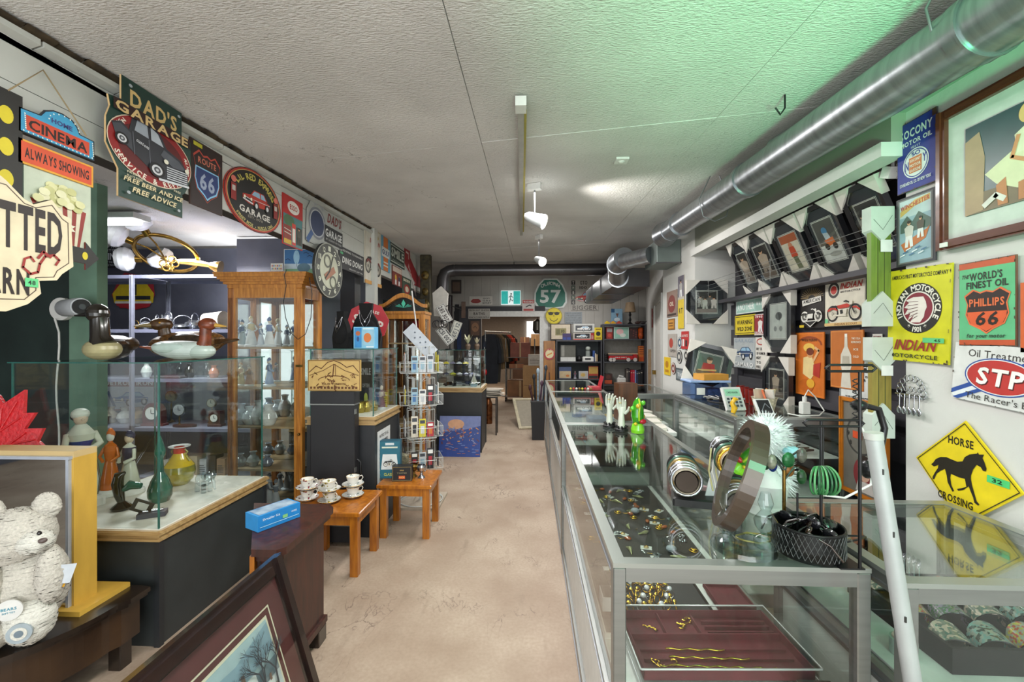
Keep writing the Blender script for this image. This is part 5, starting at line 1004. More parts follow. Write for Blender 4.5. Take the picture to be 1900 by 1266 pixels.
for k in range(4): m.tube([(1.60, 1.9, 1.93+k*.035), (1.60, 4.0, 1.93+k*.035)], .0016, ALU, 4)
for k in range(3): m.tube([(1.60, 1.95+k, 1.9), (1.60, 1.95+k, 2.05)], .0016, ALU, 4)
tag(m.build('guard_wires'), 'thin wires strung in front of the framed photos', 'wire')
# ================================================================ makers for the small goods
def at(px, py, z): return PZ(px, py, z)
def box_item(name, label, cat, c, W, H, D, face, art=None, rz=0., side=None, group=None, lean=0.):
    m = M(); m.box((-W/2, -D/2, 0), (W/2, D/2, H), side or face); m.box((-W/2+.001, -D/2-.0008, .001), (W/2-.001, -D/2, H-.001), face)
    if art: a = Art(m, W, H, -D/2-.0012, None); m.T = Matrix.Translation((0, 0, H/2)); art(a); m.T = Matrix.Identity(4)
    o = m.build(name); o.location = c; o.rotation_euler = (lean, 0, rz); return tag(o, label, cat, group)
def box_px(name, label, cat, x0, x1, yt, yb, Y, D, face, art=None, side=None, group=None, rz=0., z=None):
    a = PY(x0, 633, Y); b = PY(x1, 633, Y); s = (a.y)/800*1.0; zt = PY((x0+x1)/2, yt, Y).z; zb = PY((x0+x1)/2, yb, Y).z if z is None else z
    return box_item(name, label, cat, ((a.x+b.x)/2, Y+D/2, zb), b.x-a.x, zt-zb, D, face, art, rz, side, group)
def lines_art(c1='#444', n=4, c2=None):
    def f(a):
        if c2: a.rect(8, 6, 92, 30, c2)
        for i in range(n): a.rect(12, 40+i*50/n, 70+(i*17) % 20, 40+i*50/n+18/n, c1)
    return f
def figurine(label, c, h, base='#c9cdd0', body='#d6d8d8', accent='#4c6ea0', head='#d8c8b8', rz=0., wide=1., name='figurine', group=None, skirt=True, arm=True):
    e = E(name, label, 'figurine', c, rz, group); w = h*.2*wide
    m = M(); m.lathe([(.0, 0), (w*1.05, 0), (w*1.05, h*.05), (w*.8, h*.09), (0, h*.09)], base, n=14); m.build('base', e)
    m = M(); pr = [(w*.85, h*.08), (w*.8, h*.2), (w*.55, h*.42), (w*.42, h*.52), (w*.55, h*.66), (w*.5, h*.74), (w*.2, h*.79), (w*.17, h*.82)]
    m.lathe(pr, body, n=14, sy=.8, bands=[body, body, body, accent, accent, body, body]); m.build('body', e)
    m = M()
    if arm:
        for s in (-1, 1): m.tube([(s*w*.5, 0, h*.71), (s*w*.8, -w*.2, h*.58), (s*w*.3, -w*.6, h*.52)], w*.15, body, 6)
        m.build('arms', e)
    m = M(); m.ell((0, 0, h*.88), (w*.32, w*.32, h*.085), head, 12, 8); m.build('head', e)
    m = M(); m.ell((0, w*.06, h*.91), (w*.35, w*.35, h*.075), accent, 12, 6); m.ell((0, -.0, h*.975), (w*.2, w*.2, h*.03), accent, 8, 5); m.build('hat', e)
    return e
def vase(label, c, h, r, col, name='vase', group=None, prof=None, mat=None, neck=None, bands=None):
    e = E(name, label, 'vase', c, 0, group); m = M(); pr = prof or [(0, 0), (r*.6, 0), (r*.7, h*.05), (r, h*.35), (r*.8, h*.6), (r*.4, h*.78), (r*.45, h*.92), (r*.6, h), (r*.5, h), (r*.33, h*.8)]
    m.lathe(pr, mat or C(col, .15, 0, .15, 20, coat=.5), n=22, bands=bands); m.build('body', e)
    return e
def decoy(label, c, L, rz, cols, head_up=.5, turn=0, hs=1., nk=1.):
    body, breast, hd, bill = cols; HT = Matrix.Translation((L*.37, 0, L*.2)) @ Matrix.Rotation(R(turn), 4, 'Z') @ Matrix.Scale(hs, 4) @ Matrix.Translation((-L*.37, 0, -L*.2)); e = E('duck_decoy', label, 'decoy', c, rz); m = M()
    m.ell((0, 0, L*.16), (L*.5, L*.2, L*.16), body, 20, 12); b0 = 0
    for v in m.v:
        t = v.x/(L*.5)
        if t < -.2: v.z += (-t-.2)*L*.06; v.y *= 1 - (-t-.2)*.5
        v.z = max(v.z, 0.)
    m.build('body', e)
    m = M(); m.ell((L*.3, 0, L*.14), (L*.23, L*.185, L*.135), breast, 18, 10)
    for v in m.v: v.z = max(v.z, .001)
    m.build('breast', e)
    m = M(HT); m.tube([(L*.34, 0, L*.2), (L*.37, 0, L*.3), (L*.38, 0, L*(.34+head_up*.2))], [L*.09*nk, L*.065*nk, L*.06*nk], hd, 14); m.ell((L*.40, 0, L*(.36+head_up*.22)), (L*.12, L*.075*nk, L*.08*nk), hd, 16, 10); m.build('head', e)
    m = M(HT); z = L*(.35+head_up*.22); m.tube([(L*.49, 0, z), (L*.57, 0, z-.004), (L*.66, 0, z-L*.02)], [L*.035, L*.022, L*.008], bill, 10); m.build('bill', e)
    m = M(HT)
    for s in (-1, 1): m.ell((L*.43, s*L*.066, z+L*.03), (.006, .004, .006), C('#c89028', .1), 8, 6)
    m.build('eyes', e)
    m = M(); m.prism([(-L*.42, L*.16), (-L*.64, L*.21), (-L*.62, L*.23), (-L*.4, L*.22)], -L*.07, L*.07, hd); m.build('tail', e)
    m = M()
    for s in (-1, 1): m.ell((-L*.12, s*L*.15, L*.2), (L*.28, L*.06, L*.09), C('#4a3a28', .3, 0, .3, 40, dark='#1c1610') if body != '#b4c2bc' else C('#a8bab2', .3), 14, 8)
    m.build('wing', e); return e
# ---------------------------------------------------------------- on and in the big left glass case
p = at(205, 670, 1.396)
decoy('dark carved loon decoy with a raised black head on the large glass case', (-2.34, 2.32, 1.396), .43, R(-62), (C('#1e1c18', .3, 0, .4, 60, dark='#0c0b0a', coat=.4), C('#a8a078', .3, 0, .1), C('#24201a', .2, coat=.4), C('#141210', .3)), 1.0, -110, 1.0, 1.5)
decoy('long brown striped duck decoy lying behind the loon', (-2.17, 2.66, 1.396), .52, R(172), (C('#8a5c24', .35, 0, .3, 30, dark='#2a1a0c', stretch=(1, 5, 5), coat=.3), C('#8a5c24', .35, 0, .3, 30, dark='#2a1a0c', stretch=(1, 5, 5), coat=.3), C('#5a3c1c', .3, 0, .3, 40, dark='#20140a'), C('#7a6a40', .3)), .2, 60)
decoy('merganser decoy with rust red head and pale green body', (-1.97, 2.36, 1.396), .33, R(8), ('#b4c2bc', C('#a8b8b0', .3), C('#7a3a20', .3, 0, .2, 30, dark='#4a2414'), C('#b08a38', .3)), .8, 0, 1.2, 1.2)
Z = .574
p = at(150, 940, Z); e = E('fishwife_statue', 'tall glazed statue of a bonneted woman in blue and white', 'statue', p, R(60)); h = .46; e.scale = (1.2, 1.2, 1.2)
m = M(); m.bev((-.075, -.06, 0), (.075, .06, .045), PORC, .012); m.build('base', e)
m = M(); m.lathe([(.06, .045), (.066, .12), (.055, .2), (.035, .27), (.032, .29)], C('#bcc8c0', .15, coat=.5), n=18); m.build('skirt', e)
m = M(); m.lathe([(.03, .27), (.045, .31), (.05, .34), (.03, .37), (.018, .385)], C('#2a3c80', .15, coat=.5), n=16, bands=['#2a3c80', '#c4c8b8', '#c4c8b8', '#c4c8b8']); m.build('shawl', e)
for s in (-1, 1): M().tube([(s*.045, 0, .34), (s*.06, -.03, .29), (s*.02, -.055, .27)], .014, C('#c4c8b8', .2), 8).build('arm', e)
m = M(); m.ell((0, 0, .41), (.026, .028, .032), '#c8b49c'); m.ell((0, -.028, .407), (.005, .007, .006), '#c8b49c', 6, 5); m.build('head', e)
m = M(); m.ell((0, .008, .43), (.034, .036, .028), '#c8ccc0'); m.ell((0, .035, .415), (.03, .025, .02), '#26242a'); m.build('bonnet', e)
for k in range(8): t = k*math.pi/4; 
m = M()
for k in range(10): t = k*math.pi/5; m.tube([(.036*math.cos(t), .036*math.sin(t), .265), (.0575*math.cos(t), .0575*math.sin(t), .2), (.068*math.cos(t), .068*math.sin(t), .12), (.062*math.cos(t), .062*math.sin(t), .05)], .0016, '#3a4038', 4)
m.build('skirt_lines', e)
p = at(205, 918, Z); figurine('orange robed ceramic clown figure in the large glass case', p, .40, PORC, C('#c8641c', .15, coat=.5), '#c8641c', '#dcdcd4', .3, .75)
p = at(240, 915, Z); figurine('white and orange ceramic figure with a dark blue cap', p, .38, PORC, C('#c4c8b8', .15, coat=.5), '#20264a', '#c8b49c', -.2, .95)
p = at(226, 945, Z+.001); e = E('glass_duck', 'slim black and teal art glass bird leaning on its base', 'ornament', p, .3)
M().lathe([(0, 0), (.045, 0), (.05, .012), (.03, .03), (.008, .05)], C('#1a120e', .1, coat=.6), n=16).build('base', e)
m = M(); m.tube([(0, 0, .03), (-.012, 0, .08), (-.02, 0, .14), (-.01, 0, .19), (.015, 0, .2)], [.016, .024, .028, .024, .008], C('#1c1c18', .1, 0, .3, 20, dark='#0c1a16', coat=.6), 12); m.build('body', e)
m = M(); m.tube([(.0, 0, .1), (.04, 0, .13), (.09, 0, .12)], [.01, .026, .016], C('#17584c', .1, coat=.6), 10); m.build('wing', e)
p = at(283, 958, Z); e = E('pen_box', 'open dark grey gift box with a pen and paper card', 'box', p, .5)
m = M(); m.box((-.06, -.03, 0), (.06, .03, .025), C('#3a3c48', .6)); m.build('box', e); M().cyl((-.04, 0, .03), (.045, .005, .03), .006, CHROME, n=8).build('pen', e)
m = M(); m.cb((-.04, -.01, .06), (.09, .004, .09), C('#2c2c2c', .5), rx=.5, ry=.5); m.cb((-.04, -.0135, .062), (.05, .003, .05), '#c9cac4', rx=.5, ry=.5); m.build('lid', e)
p = at(297, 930, Z+.0); e = E('teal_decanter', 'tall teal glass decanter with pointed stopper', 'bottle', p)
TEAL = C('#0f6a58', .06, 0, .15, 8, dark='#0a3a34', coat=.9)
M().lathe([(0, 0), (.045, 0), (.058, .03), (.06, .07), (.045, .12), (.02, .17), (.015, .24), (.017, .25)], TEAL, n=24).build('body', e)
M().lathe([(.018, .25), (.026, .27), (.028, .29), (.018, .33), (.004, .375), (0, .38)], TEAL, n=20).build('stopper', e)
p = at(333, 898, Z); e = E('swirl_vase', 'round yellow and red swirled glass vase with small handles', 'vase', p)
YG = C('#a89c28', .06, 0, .5, 14, dark='#6a6a3c', coat=.9); YY = C('#c8a818', .08, 0, .1, coat=.9)
M().lathe([(0, 0), (.05, 0), (.075, .03), (.088, .08), (.082, .12), (.05, .165), (.032, .2), (.034, .235), (.03, .24)], YG, n=26, bands=[YY, YG, YG, YG, YY, YY, C('#c83818', .08, coat=.8), C('#c83818', .08)]).build('body', e)
M().lathe([(.034, .235), (.06, .243), (.06, .247), (.03, .242)], PORC, n=24).build('rim', e)
for s in (-1, 1): M().tube([(s*.035, 0, .225), (s*.055, 0, .21), (s*.04, 0, .19), (s*.07, 0, .15)], .005, YG, 6).build('handle', e)
p = at(378, 912, Z); e = E('glass_elephant', 'clear glass elephant figurine near the case corner', 'figurine', p, -.4)
m = M(); m.ell((0, 0, .075), (.06, .038, .045), GLASSY, 16, 10); m.build('body', e)
for x in (-.032, .032):
    for y in (-.018, .018): M().cyl((x, y, 0), (x, y, .05), .014, GLASSY, n=10).build('leg', e)
m = M(); m.ell((.062, 0, .1), (.032, .028, .032), GLASSY, 12, 8); m.build('head', e); M().tube([(.088, 0, .095), (.105, 0, .07), (.105, 0, .04), (.118, 0, .03)], [.011, .009, .007, .006], GLASSY, 8).build('trunk', e)
for s in (-1, 1): M().ell((.05, s*.03, .105), (.02, .006, .028), GLASSY, 10, 6).build('ear', e)
# ---------------------------------------------------------------- security camera, leaf
e = E('security_camera', 'white bullet security camera on the green post', 'camera', (-2.93, 2.98, 1.73)); 
p = PY(104, 573, 2.98); e.location = p; e.scale = (1.5, 1.3, 1.5)
M().cyl((0, .045, 0), (0, .02, 0), .055, WHITE, n=28).build('mount', e); M().tube([(0, .02, 0), (.03, -.01, 0), (.08, -.035, .0)], .016, WHITE, 12).build('arm', e)
m = M(); m.tube([(.07, -.03, 0), (.08, -.035, 0), (.21, -.10, 0), (.235, -.115, 0)], [.02, .040, .043, .040], C('#d4d8dc', .3), 24); m.build('housing', e)
m = M(); m.tube([(.2345, -.1145, 0), (.242, -.118, 0)], .035, C('#0c0c10', .45), 24); m.build('face', e); m = M(); m.tube([(.242, -.118, 0), (.246, -.12, 0)], .013, C('#3a3a4c', .1, coat=1), 16); m.build('lens', e)
m = M(); q = p; pts = [(q.x-.01, q.y+.0, q.z-.07)] + [(q.x-.01+.012*math.sin(i*.9), q.y+.02, q.z-.07-i*.1) for i in range(1, 11)]; m.tube(pts, .0065, WHITE, 6); tag(m.build('camera_cable'), 'white cable hanging down from the security camera', 'cable')
c = at(0, 0, 3)
lp = [(0, 0), (.02, .12), (-.12, .06), (-.14, .12), (-.30, .15), (-.26, .22), (-.38, .34), (-.30, .36), (-.29, .46), (-.16, .40), (-.17, .54), (-.09, .50), (.0, .66), (.09, .50), (.17, .54), (.16, .40), (.29, .46), (.30, .36), (.38, .34), (.26, .22), (.30, .15), (.14, .12), (.12, .06), (.04, .12), (.03, 0)]
e = E('maple_leaf', 'big embossed red maple leaf ornament at the left edge', 'ornament', PY(-34, 868, 1.97)); REDL = C('#c8242a', .35, 0, .12, 60, bump=.5, coat=.3); e.rotation_euler = (R(-8), R(24), 0)
m = M(); bmx = bmesh.new(); vs = [bmx.verts.new((x*.62, 0, z*.62)) for x, z in lp]; fc = bmx.faces.new(vs); r_ = bmesh.ops.extrude_face_region(bmx, geom=[fc]); bmesh.ops.translate(bmx, verts=[v for v in r_['geom'] if isinstance(v, bmesh.types.BMVert)], vec=(0, -.015, 0)); bmesh.ops.triangulate(bmx, faces=[f_ for f_ in bmx.faces if len(f_.verts) > 4]); bmesh.ops.recalc_face_normals(bmx, faces=bmx.faces); bmx.verts.index_update()
m.add([tuple(v.co) for v in bmx.verts], [tuple(v.index for v in f_.verts) for f_ in bmx.faces], REDL); bmx.free(); m.build('blade', e)
m = M()
for pts in ([(0, 0), (0, .56)], [(0, .16), (.28, .36)], [(0, .16), (-.26, .35)], [(0, .14), (.2, .2)], [(0, .14), (-.2, .2)], [(.0, .3), (.09, .46)], [(0, .3), (-.08, .46)], [(.12, .25), (.19, .38)], [(-.12, .25), (-.18, .38)]): m.tube([(x*.62, -.017, z*.62) for x, z in pts], .0045, REDL, 5)
m.build('veins', e)
# ---------------------------------------------------------------- posters behind the rack, chandelier, rack goods
def f(a):
    for i, (t, h, w) in enumerate((('I TOLD MYSELF THAT', 9, 92), ('I SHOULD STOP', 9, 74), ('DRINKING', 26, 94), ('BUT I AM NOT ABOUT TO LISTEN', 6, 92), ('TO A DRUNK THAT TALKS TO HIMSELF', 6, 92))): a.txt(t, 50, (14, 28, 52, 76, 88)[i], w, h, '#c8ccd0')
sign('black sign with white drinking joke lettering on the dark wall', 'B', 150, 229, 452, 498, f, '#1a1b20', plane=5.58)
def f(a):
    a.poly([(20, 30), (30, 6), (70, 6), (84, 34), (98, 56), (96, 80), (6, 80), (2, 56)], '#c8b020'); a.poly([(28, 30), (36, 10), (64, 10), (72, 30)], '#3c5064'); a.rect(42, 30, 58, 60, '#20242c'); a.rect(10, 62, 90, 72, '#20242c'); a.rect(8, 76, 92, 82, '#c8c8c4'); a.line([(20, 90), (80, 90)], 6, '#a02028')
sign('cut-out sign of a yellow striped muscle car with red rim', 'B', 208, 288, 506, 576, f, '#9c2430', plane=5.58, shape=[(18, 14), (30, 0), (60, 6), (96, 20), (100, 60), (88, 90), (50, 100), (12, 88), (0, 60)])
def f(a): a.txt('DETROIT IRON', 50, 10, 88, 14, '#e0e2e4'); a.rect(4, 22, 96, 96, '#b8c0c8'); car(a, 52, 58, 70, 50, '#3c68a0'); a.line([(12, 40), (24, 86)], 5, '#2c4878')
sign('blue and white DETROIT car poster behind the large glass case', 'B', 190, 290, 705, 762, f, '#7a4038', plane=5.58)
e = E('brass_chandelier', 'brass ring chandelier with white bowl shades lying on the rack', 'lamp', (-3.86, 4.42, 2.175)); e.rotation_euler = (0, 0, .15); e.scale = (1.2, 1.2, 1.2)
GB = C('#a8843c', .25, .9, .15, 14, dark='#6a4c1c')
T_ = Matrix.Rotation(R(52), 4, 'X'); M().torus((0, 0, .21), .21, .017, GB, T_, 36, 8, 1.15, 1).build('ring', e)
for k in range(4):
    t = (2.5, 1.75, 3.5, 4.5)[k]; x, z = .25*math.cos(t), .20*math.sin(t); v = T_ @ Vector((x, 0, z)); b = Vector((v.x, v.y, v.z+.21)); d = Vector((math.cos(t)*1, -.35, math.sin(t)*.5+.1)).normalized()
    if b.z < .1: d.z = abs(d.z); b.z = max(b.z, .1)
    m = M(); m.tube([b, b+d*.05], .03, GB, 12); m.tube([b, b*.6+Vector((0, 0, .08)), Vector((0, -.02, .16))], .007, GB, 6); arm_ = m.build('arm', e)
    q = d.to_track_quat('Z', 'Y').to_matrix().to_4x4(); m = M(Matrix.Translation(b+d*.05) @ q); m.lathe([(.03, 0), (.085, .025), (.105, .06), (.10, .10), (.08, .13)], C('#dcdcdc', .2), n=22); under(arm_, m.build('glass_shade', e))
m = M(); m.tube([(.1, -.02, .14), (.22, .02, .14), (.34, .04, .12)], [.02, .03, .02], GB, 12); m.tube([(.34, .04, .12), (.42, .05, .1)], [.03, .065], GB, 16); m.build('canopy_cup', e)
m = M()
for k in range(6): t = k*1.05; m.torus((.04+.05*math.cos(t), -.03, .12+.04*math.sin(t)), .03, .006, GB, Matrix.Rotation(t, 4, 'Z'), 12, 5)
m.build('scroll_work', e)
def rk(px, z, y=4.33): p = PY(px, 633, y); return (p.x, p.y, z)
items = [(250, 'small brass handbell'), (270, 'short silver candlestick'), (292, 'silver sugar bowl with lid'), (312, 'silver coffee pot with tall spout'), (340, 'silver oval serving dish'), (362, 'silver basket with hoop handle')]
for i, (px, lab) in enumerate(items):
    c = rk(px, 1.62); e = E('silverware', lab + ' on the top rack shelf', 'silverware', c, i); h = (.06, .09, .13, .16, .06, .1)[i]; r = (.05, .05, .05, .055, .1, .09)[i]; mt = BRASS if i == 0 else SILV
    M().lathe([(0, 0), (r*.8, 0), (r*.5, h*.12), (r, h*.4), (r*.95, h*.7), (r*.5, h*.9), (0, h)], mt, n=20).build('body', e)
    M().torus((0, 0, h*.8), r*.9, .005, mt, None, 18, 5, 1, 1.1).build('handle', e)
    M().tube([(r*.9, 0, h*.4), (r*1.3, 0, h*.6), (r*1.4, 0, h*.95)], .008, mt, 6).build('spout', e)
c = rk(398, 1.62); e = E('lamp_shade', 'cream pleated lamp shade lying on the top rack shelf', 'lamp shade', (c[0], c[1], 1.62+.095)); m = M(); m.cyl((-.1, 0, 0), (.1, 0, 0), .07, C('#c8c0b4', .7), r1=.095, n=24, caps=False); m.cyl((-.1, 0, 0), (-.09, 0, 0), .072, C('#a89c8c', .7), n=24, caps=False); m.build('shade', e); M().cyl((-.02, 0, 0), (.02, 0, 0), .012, BRASS).build('fitting', e)
for k, y0 in enumerate((0,)): 
    m = M(); m.lathe([(0, 0), (.22, .0), (.28, .018), (.27, .022), (.2, .008), (0, .006)], SILV, n=28, sy=.5); tag(m.build('silver_tray', loc=(-3.05, 4.50, 1.62)), 'wide oval silver tray under the lamp shade', 'tray')
for i, (px, h, cc, lab) in enumerate(((272, .16, '#c4c8c4', 'white ribbed vase'), (352, .15, '#1c1a18', 'black bust figure'), (397, .13, '#b87a68', 'pink copper bowl stack'))):
    c = rk(px, 1.12); vase(lab + ' on the second rack shelf', c, h, .05, cc)
for i, px in enumerate((318, 334, 372, 384)):
    c = rk(px, 1.12, 4.4); vase(('left', 'second', 'third', 'right')[i] + ' crystal piece on the second rack shelf', c, .12+.03*(i % 2), .045, '#ccc', mat=GLASSY, name='crystal_piece')
m = M(); m.bev((-.16, -.08, 0), (.16, .08, .018), C('#4a4448', .5), .004); tag(m.build('dark_slab', loc=(rk(325, 0)[0], 4.28, 1.121)), 'flat dark plaque at the front of the second rack shelf', 'plaque')
def mantel(label, c, w, h, col, dial='#d8d8d0', arch=True, rz=0):
    e = E('mantel_clock', label, 'clock', c, rz); W_ = C(col, .3, 0, .15, 12, coat=.4)
    m = M(); m.bev((-w*.6, -.04, 0), (w*.6, .04, .025), W_, .004); m.build('base', e); m = M()
    if arch: m.prism([(-w/2, .025), (w/2, .025), (w/2, h*.5)] + [(w/2*math.cos(t*math.pi/10), h*.5+(h*.5)*math.sin(t*math.pi/10)) for t in range(1, 10)] + [(-w/2, h*.5)], -.035, .035, W_)
    else: m.box((-w/2, -.035, .025), (w/2, .035, h), W_)
    m.build('case', e); r = w*.36; z = h*.55; m = M(); m.cyl((0, -.036, z), (0, -.041, z), r, BRASS, n=24); m.cyl((0, -.041, z), (0, -.043, z), r*.88, dial, n=24); m.build('dial', e)
    m = M(); m.box((-.002, -.046, z), (.002, -.044, z+r*.6), BLACKM); m.box((0, -.046, z-.002), (r*.45, -.044, z+.002), BLACKM); m.build('hands', e)
mantel('arched cherry mantel clock with a white dial on the rack', rk(287, .62), .2, .24, '#5c2018')
mantel('small wooden desk clock near the curio on the rack', rk(402, .62), .12, .16, '#4a281a', arch=False)
for i, (px, zz, r, lab) in enumerate(((333, .79, .065, 'round crystal faced clock in the middle of the rack'), (318, .9, .06, 'brass oval clock hanging at the back of the rack'), (393, .83, .05, 'small gilt skeleton clock at the back of the rack'))):
    c = rk(px, .62, 4.3 if i == 0 else 4.52); e = E('round_clock', lab, 'clock', c); hz = zz-.62
    M().lathe([(0, 0), (.04, 0), (.03, .015), (.008, .03), (.008, hz-r*.9)], BRASS, n=16).build('stand', e); m = M(); m.cyl((0, .01, hz), (0, -.012, hz), r, (SILV, BRASS, BRASS)[i], n=28); m.cyl((0, -.012, hz), (0, -.016, hz), r*.85, (C('#d8dade', .1, .6), '#8a7a44', '#c8c4a8')[i], n=28); m.build('dial', e)
    m = M(); m.box((-.002, -.02, hz), (.002, -.017, hz+r*.6), BLACKM); m.box((0, -.02, hz-.002), (r*.4, -.017, hz+.002), BLACKM); m.build('hands', e)
m = M(); m.lathe([(0, 0), (.12, 0), (.12, .02), (.0, .022)], WALN, n=20, sy=.5); tag(m.build('wooden_stand', loc=(rk(350, 0)[0], 4.28, .621)), 'flat oval wooden stand on the clock shelf', 'stand')
c = rk(178, .62, 4.3); e = E('hut_jar', 'straw hut shaped cookie jar at the left of the clock shelf', 'jar', c)
M().lathe([(0, 0), (.09, 0), (.1, .04), (.095, .1)], C('#9c7048', .6, 0, .3, 50, dark='#5a3c24'), n=20).build('body', e); M().lathe([(.12, .095), (.09, .15), (.05, .2), (.04, .21)], C('#c4bca4', .6, 0, .3, 60, dark='#6a6250'), n=20).build('roof', e); M().lathe([(.045, .21), (.045, .235), (.0, .24)], C('#b89c60', .5), n=16).build('lid', e)
for i, px in enumerate((150, 205, 232, 258)): vase(('white ceramic lidded jar', 'cream teapot shaped jar', 'white ginger jar', 'tan crock')[i] + ' on the clock shelf of the rack', rk(px, .62, 4.45), .17, .075, ('#cfd2d0', '#c8bca8', '#d0d0cc', '#a88c68')[i], name='jar')
rr = random.Random(8)
for i in range(7):
    px = 300+i*17; col = ('#c4c0b4', '#7a2c24', '#33384a', '#b8a888', '#c9ccd0', '#5c5044', '#a08468')[i]
    box_px('carton', ('white', 'dark red', 'navy', 'beige', 'pale grey', 'brown', 'tan')[i] + ' small carton on the bottom rack shelf', 'box', px, px+15, 855-(i*7) % 13, 900, 4.3+.03*(i % 3), .12, col, lines_art('#555'), z=.12)
# ---------------------------------------------------------------- figures in the oak curio
def row(Y, z, xs, fn):
    for i, px in enumerate(xs): p = PY(px, 633, Y); fn(i, (p.x, p.y, z))
ORD = ('first', 'second', 'third', 'fourth', 'fifth', 'sixth', 'seventh')
row(3.53, 1.451, (449, 466, 484, 500), lambda i, c: figurine(ORD[i] + ' porcelain figurine from the left on the top curio shelf', c, (.23, .26, .2, .25)[i], body=('#9cb0b8', '#d0d4d6', '#c4ccd8', '#d8d8d8')[i], accent=('#2c5078', '#c8b890', '#6c80a0', '#5870a0')[i], rz=i))
row(3.53, 1.121, (447, 462, 500), lambda i, c: figurine(ORD[i] + ' brown and blue figurine from the left on the middle curio shelf', c, (.2, .18, .24)[i], body=('#c8c098', '#7a4438', '#8898b8')[i], accent=('#a87038', '#3a2824', '#38508a')[i], rz=i))
row(3.53, .801, (447, 463, 480), lambda i, c: vase(ORD[i] + ' blue and white delft piece from the left in the oak curio', c, (.17, .15, .2)[i], .06, ('#a8b8cc', '#c4ccd4', '#d0d0d0')[i], name='delft_piece'))
row(3.5, .8, (498,), lambda i, c: vase('white lidded tureen with a black cross mark in the oak curio', c, .17, .07, '#d4d2d0', name='tureen'))
row(3.53, .451, (446, 470, 496), lambda i, c: vase(ORD[i] + ' dull pewter piece from the left low in the oak curio', c, (.1, .12, .09)[i], .05, ('#8c9098', '#a8a8a8', '#787c88')[i], name='pewter_piece'))
row(3.53, .121, (470, 485, 500, 512), lambda i, c: figurine(ORD[i] + ' grey angel figurine from the left on the curio floor', c, (.19, .25, .27, .22)[i], body=('#b4b8bc', '#c0c4c8')[i % 2], accent='#7c8490', rz=i))
# black cord draped over the curio
a0 = PY(534, 497, 3.3); m = M(); m.tube([PY(x, y, 3.31+.0*i) for i, (x, y) in enumerate(((532, 500), (527, 510), (531, 530), (526, 560), (530, 590), (540, 618), (553, 630), (567, 620), (577, 590), (579, 545), (574, 515)))], .003, BLACKM, 5); tag(m.build('electric_cord'), 'thin black cord looping down the front of the oak curio', 'cord')
# ---------------------------------------------------------------- teacups and saucers on the nearer table
SC = lambda c: C(c, .08, 0, .25, 45, coat=.8)
FLOR = {}
def floral(seed, c1, c2):   # white china with painted flowers
    m = bpy.data.materials.new('floral_china'); m.use_nodes = True; nt = m.node_tree; n = nt.nodes; b = n['Principled BSDF']; tc = n.new('ShaderNodeTexCoord'); v = n.new('ShaderNodeTexVoronoi'); v.inputs['Scale'].default_value = 34; mp = n.new('ShaderNodeMapping'); mp.inputs['Location'].default_value = (seed, seed, seed)
    nt.links.new(tc.outputs['Object'], mp.inputs[0]); nt.links.new(mp.outputs[0], v.inputs['Vector']); r = n.new('ShaderNodeMapRange'); r.inputs[1].default_value = .26; r.inputs[2].default_value = .34; r.inputs[3].default_value = 1; r.inputs[4].default_value = 0; nt.links.new(v.outputs['Distance'], r.inputs[0])
    x0 = n.new('ShaderNodeMix'); x0.data_type = 'RGBA'; nt.links.new(v.outputs['Color'], x0.inputs['Factor']); x0.inputs['A'].default_value = (*lin(c1), 1); x0.inputs['B'].default_value = (*lin(c2), 1)
    x = n.new('ShaderNodeMix'); x.data_type = 'RGBA'; nt.links.new(r.outputs[0], x.inputs['Factor']); x.inputs['A'].default_value = (*lin('#dedcd6'), 1); nt.links.new(x0.outputs['Result'], x.inputs['B']); nt.links.new(x.outputs['Result'], b.inputs['Base Color']); b.inputs['Roughness'].default_value = .1; b.inputs['Coat Weight'].default_value = .6; return m
def saucer(c, fm, label, group): e = E('saucer', label, 'saucer', c, 0, group); M().lathe([(0, 0), (.035, 0), (.04, .004), (.062, .012), (.074, .019), (.073, .021), (.06, .014), (.035, .006), (0, .005)], fm, n=26).build('dish', e); M().torus((0, 0, 0), .0735, .0011, GOLD, Matrix.Translation((0, 0, .02)) @ Matrix.Rotation(R(90), 4, 'X'), 26, 4).build('gilt_rim', e)
def cup(c, fm, label, group, rz=0): 
    e = E('teacup', label, 'cup', c, rz, group); M().lathe([(0, .004), (.024, 0), (.025, .006), (.02, .01), (.034, .028), (.041, .05), (.046, .066), (.044, .066), (.038, .05), (.03, .026), (0, .014)], fm, n=24).build('bowl', e)
    M().tube([(.042, 0, .058), (.058, 0, .062), (.066, 0, .048), (.056, 0, .03), (.036, 0, .028)], .0032, C('#d8d4c8', .1, coat=.6), 6).build('handle', e)
    M().torus((0, 0, 0), .0452, .0011, GOLD, Matrix.Translation((0, 0, .066)) @ Matrix.Rotation(R(90), 4, 'X'), 22, 4).build('gilt_rim', e)
STK = [('front left', 570, 928, floral(1, '#8c2440', '#5a3c30'), 2, .3), ('front middle', 611, 932, floral(5, '#a89030', '#6a7040'), 2, -.3), ('right', 655, 922, floral(9, '#7c8c78', '#8c9ca8'), 2, .5), ('back left', 594, 905, floral(13, '#a83048', '#6c2838'), 1, .2), ('back right', 642, 903, floral(17, '#a86888', '#a08848'), 1, .6)]
for nm, px, py, fm, n_, rz in STK:
    p = at(px, py, .416); z = .416
    for k in range(n_):
        lv = ('lower' if k == 0 else 'upper') + ' ' if n_ == 2 else ''
        saucer((p.x, p.y, z), fm, f'{lv}saucer of the {nm} teacup stack on the pine table', 'floral saucers on the pine table')
        cup((p.x, p.y, z+.006), fm, f'{lv}floral teacup of the {nm} stack on the pine table', 'floral teacups on the pine table', rz); z += .0735
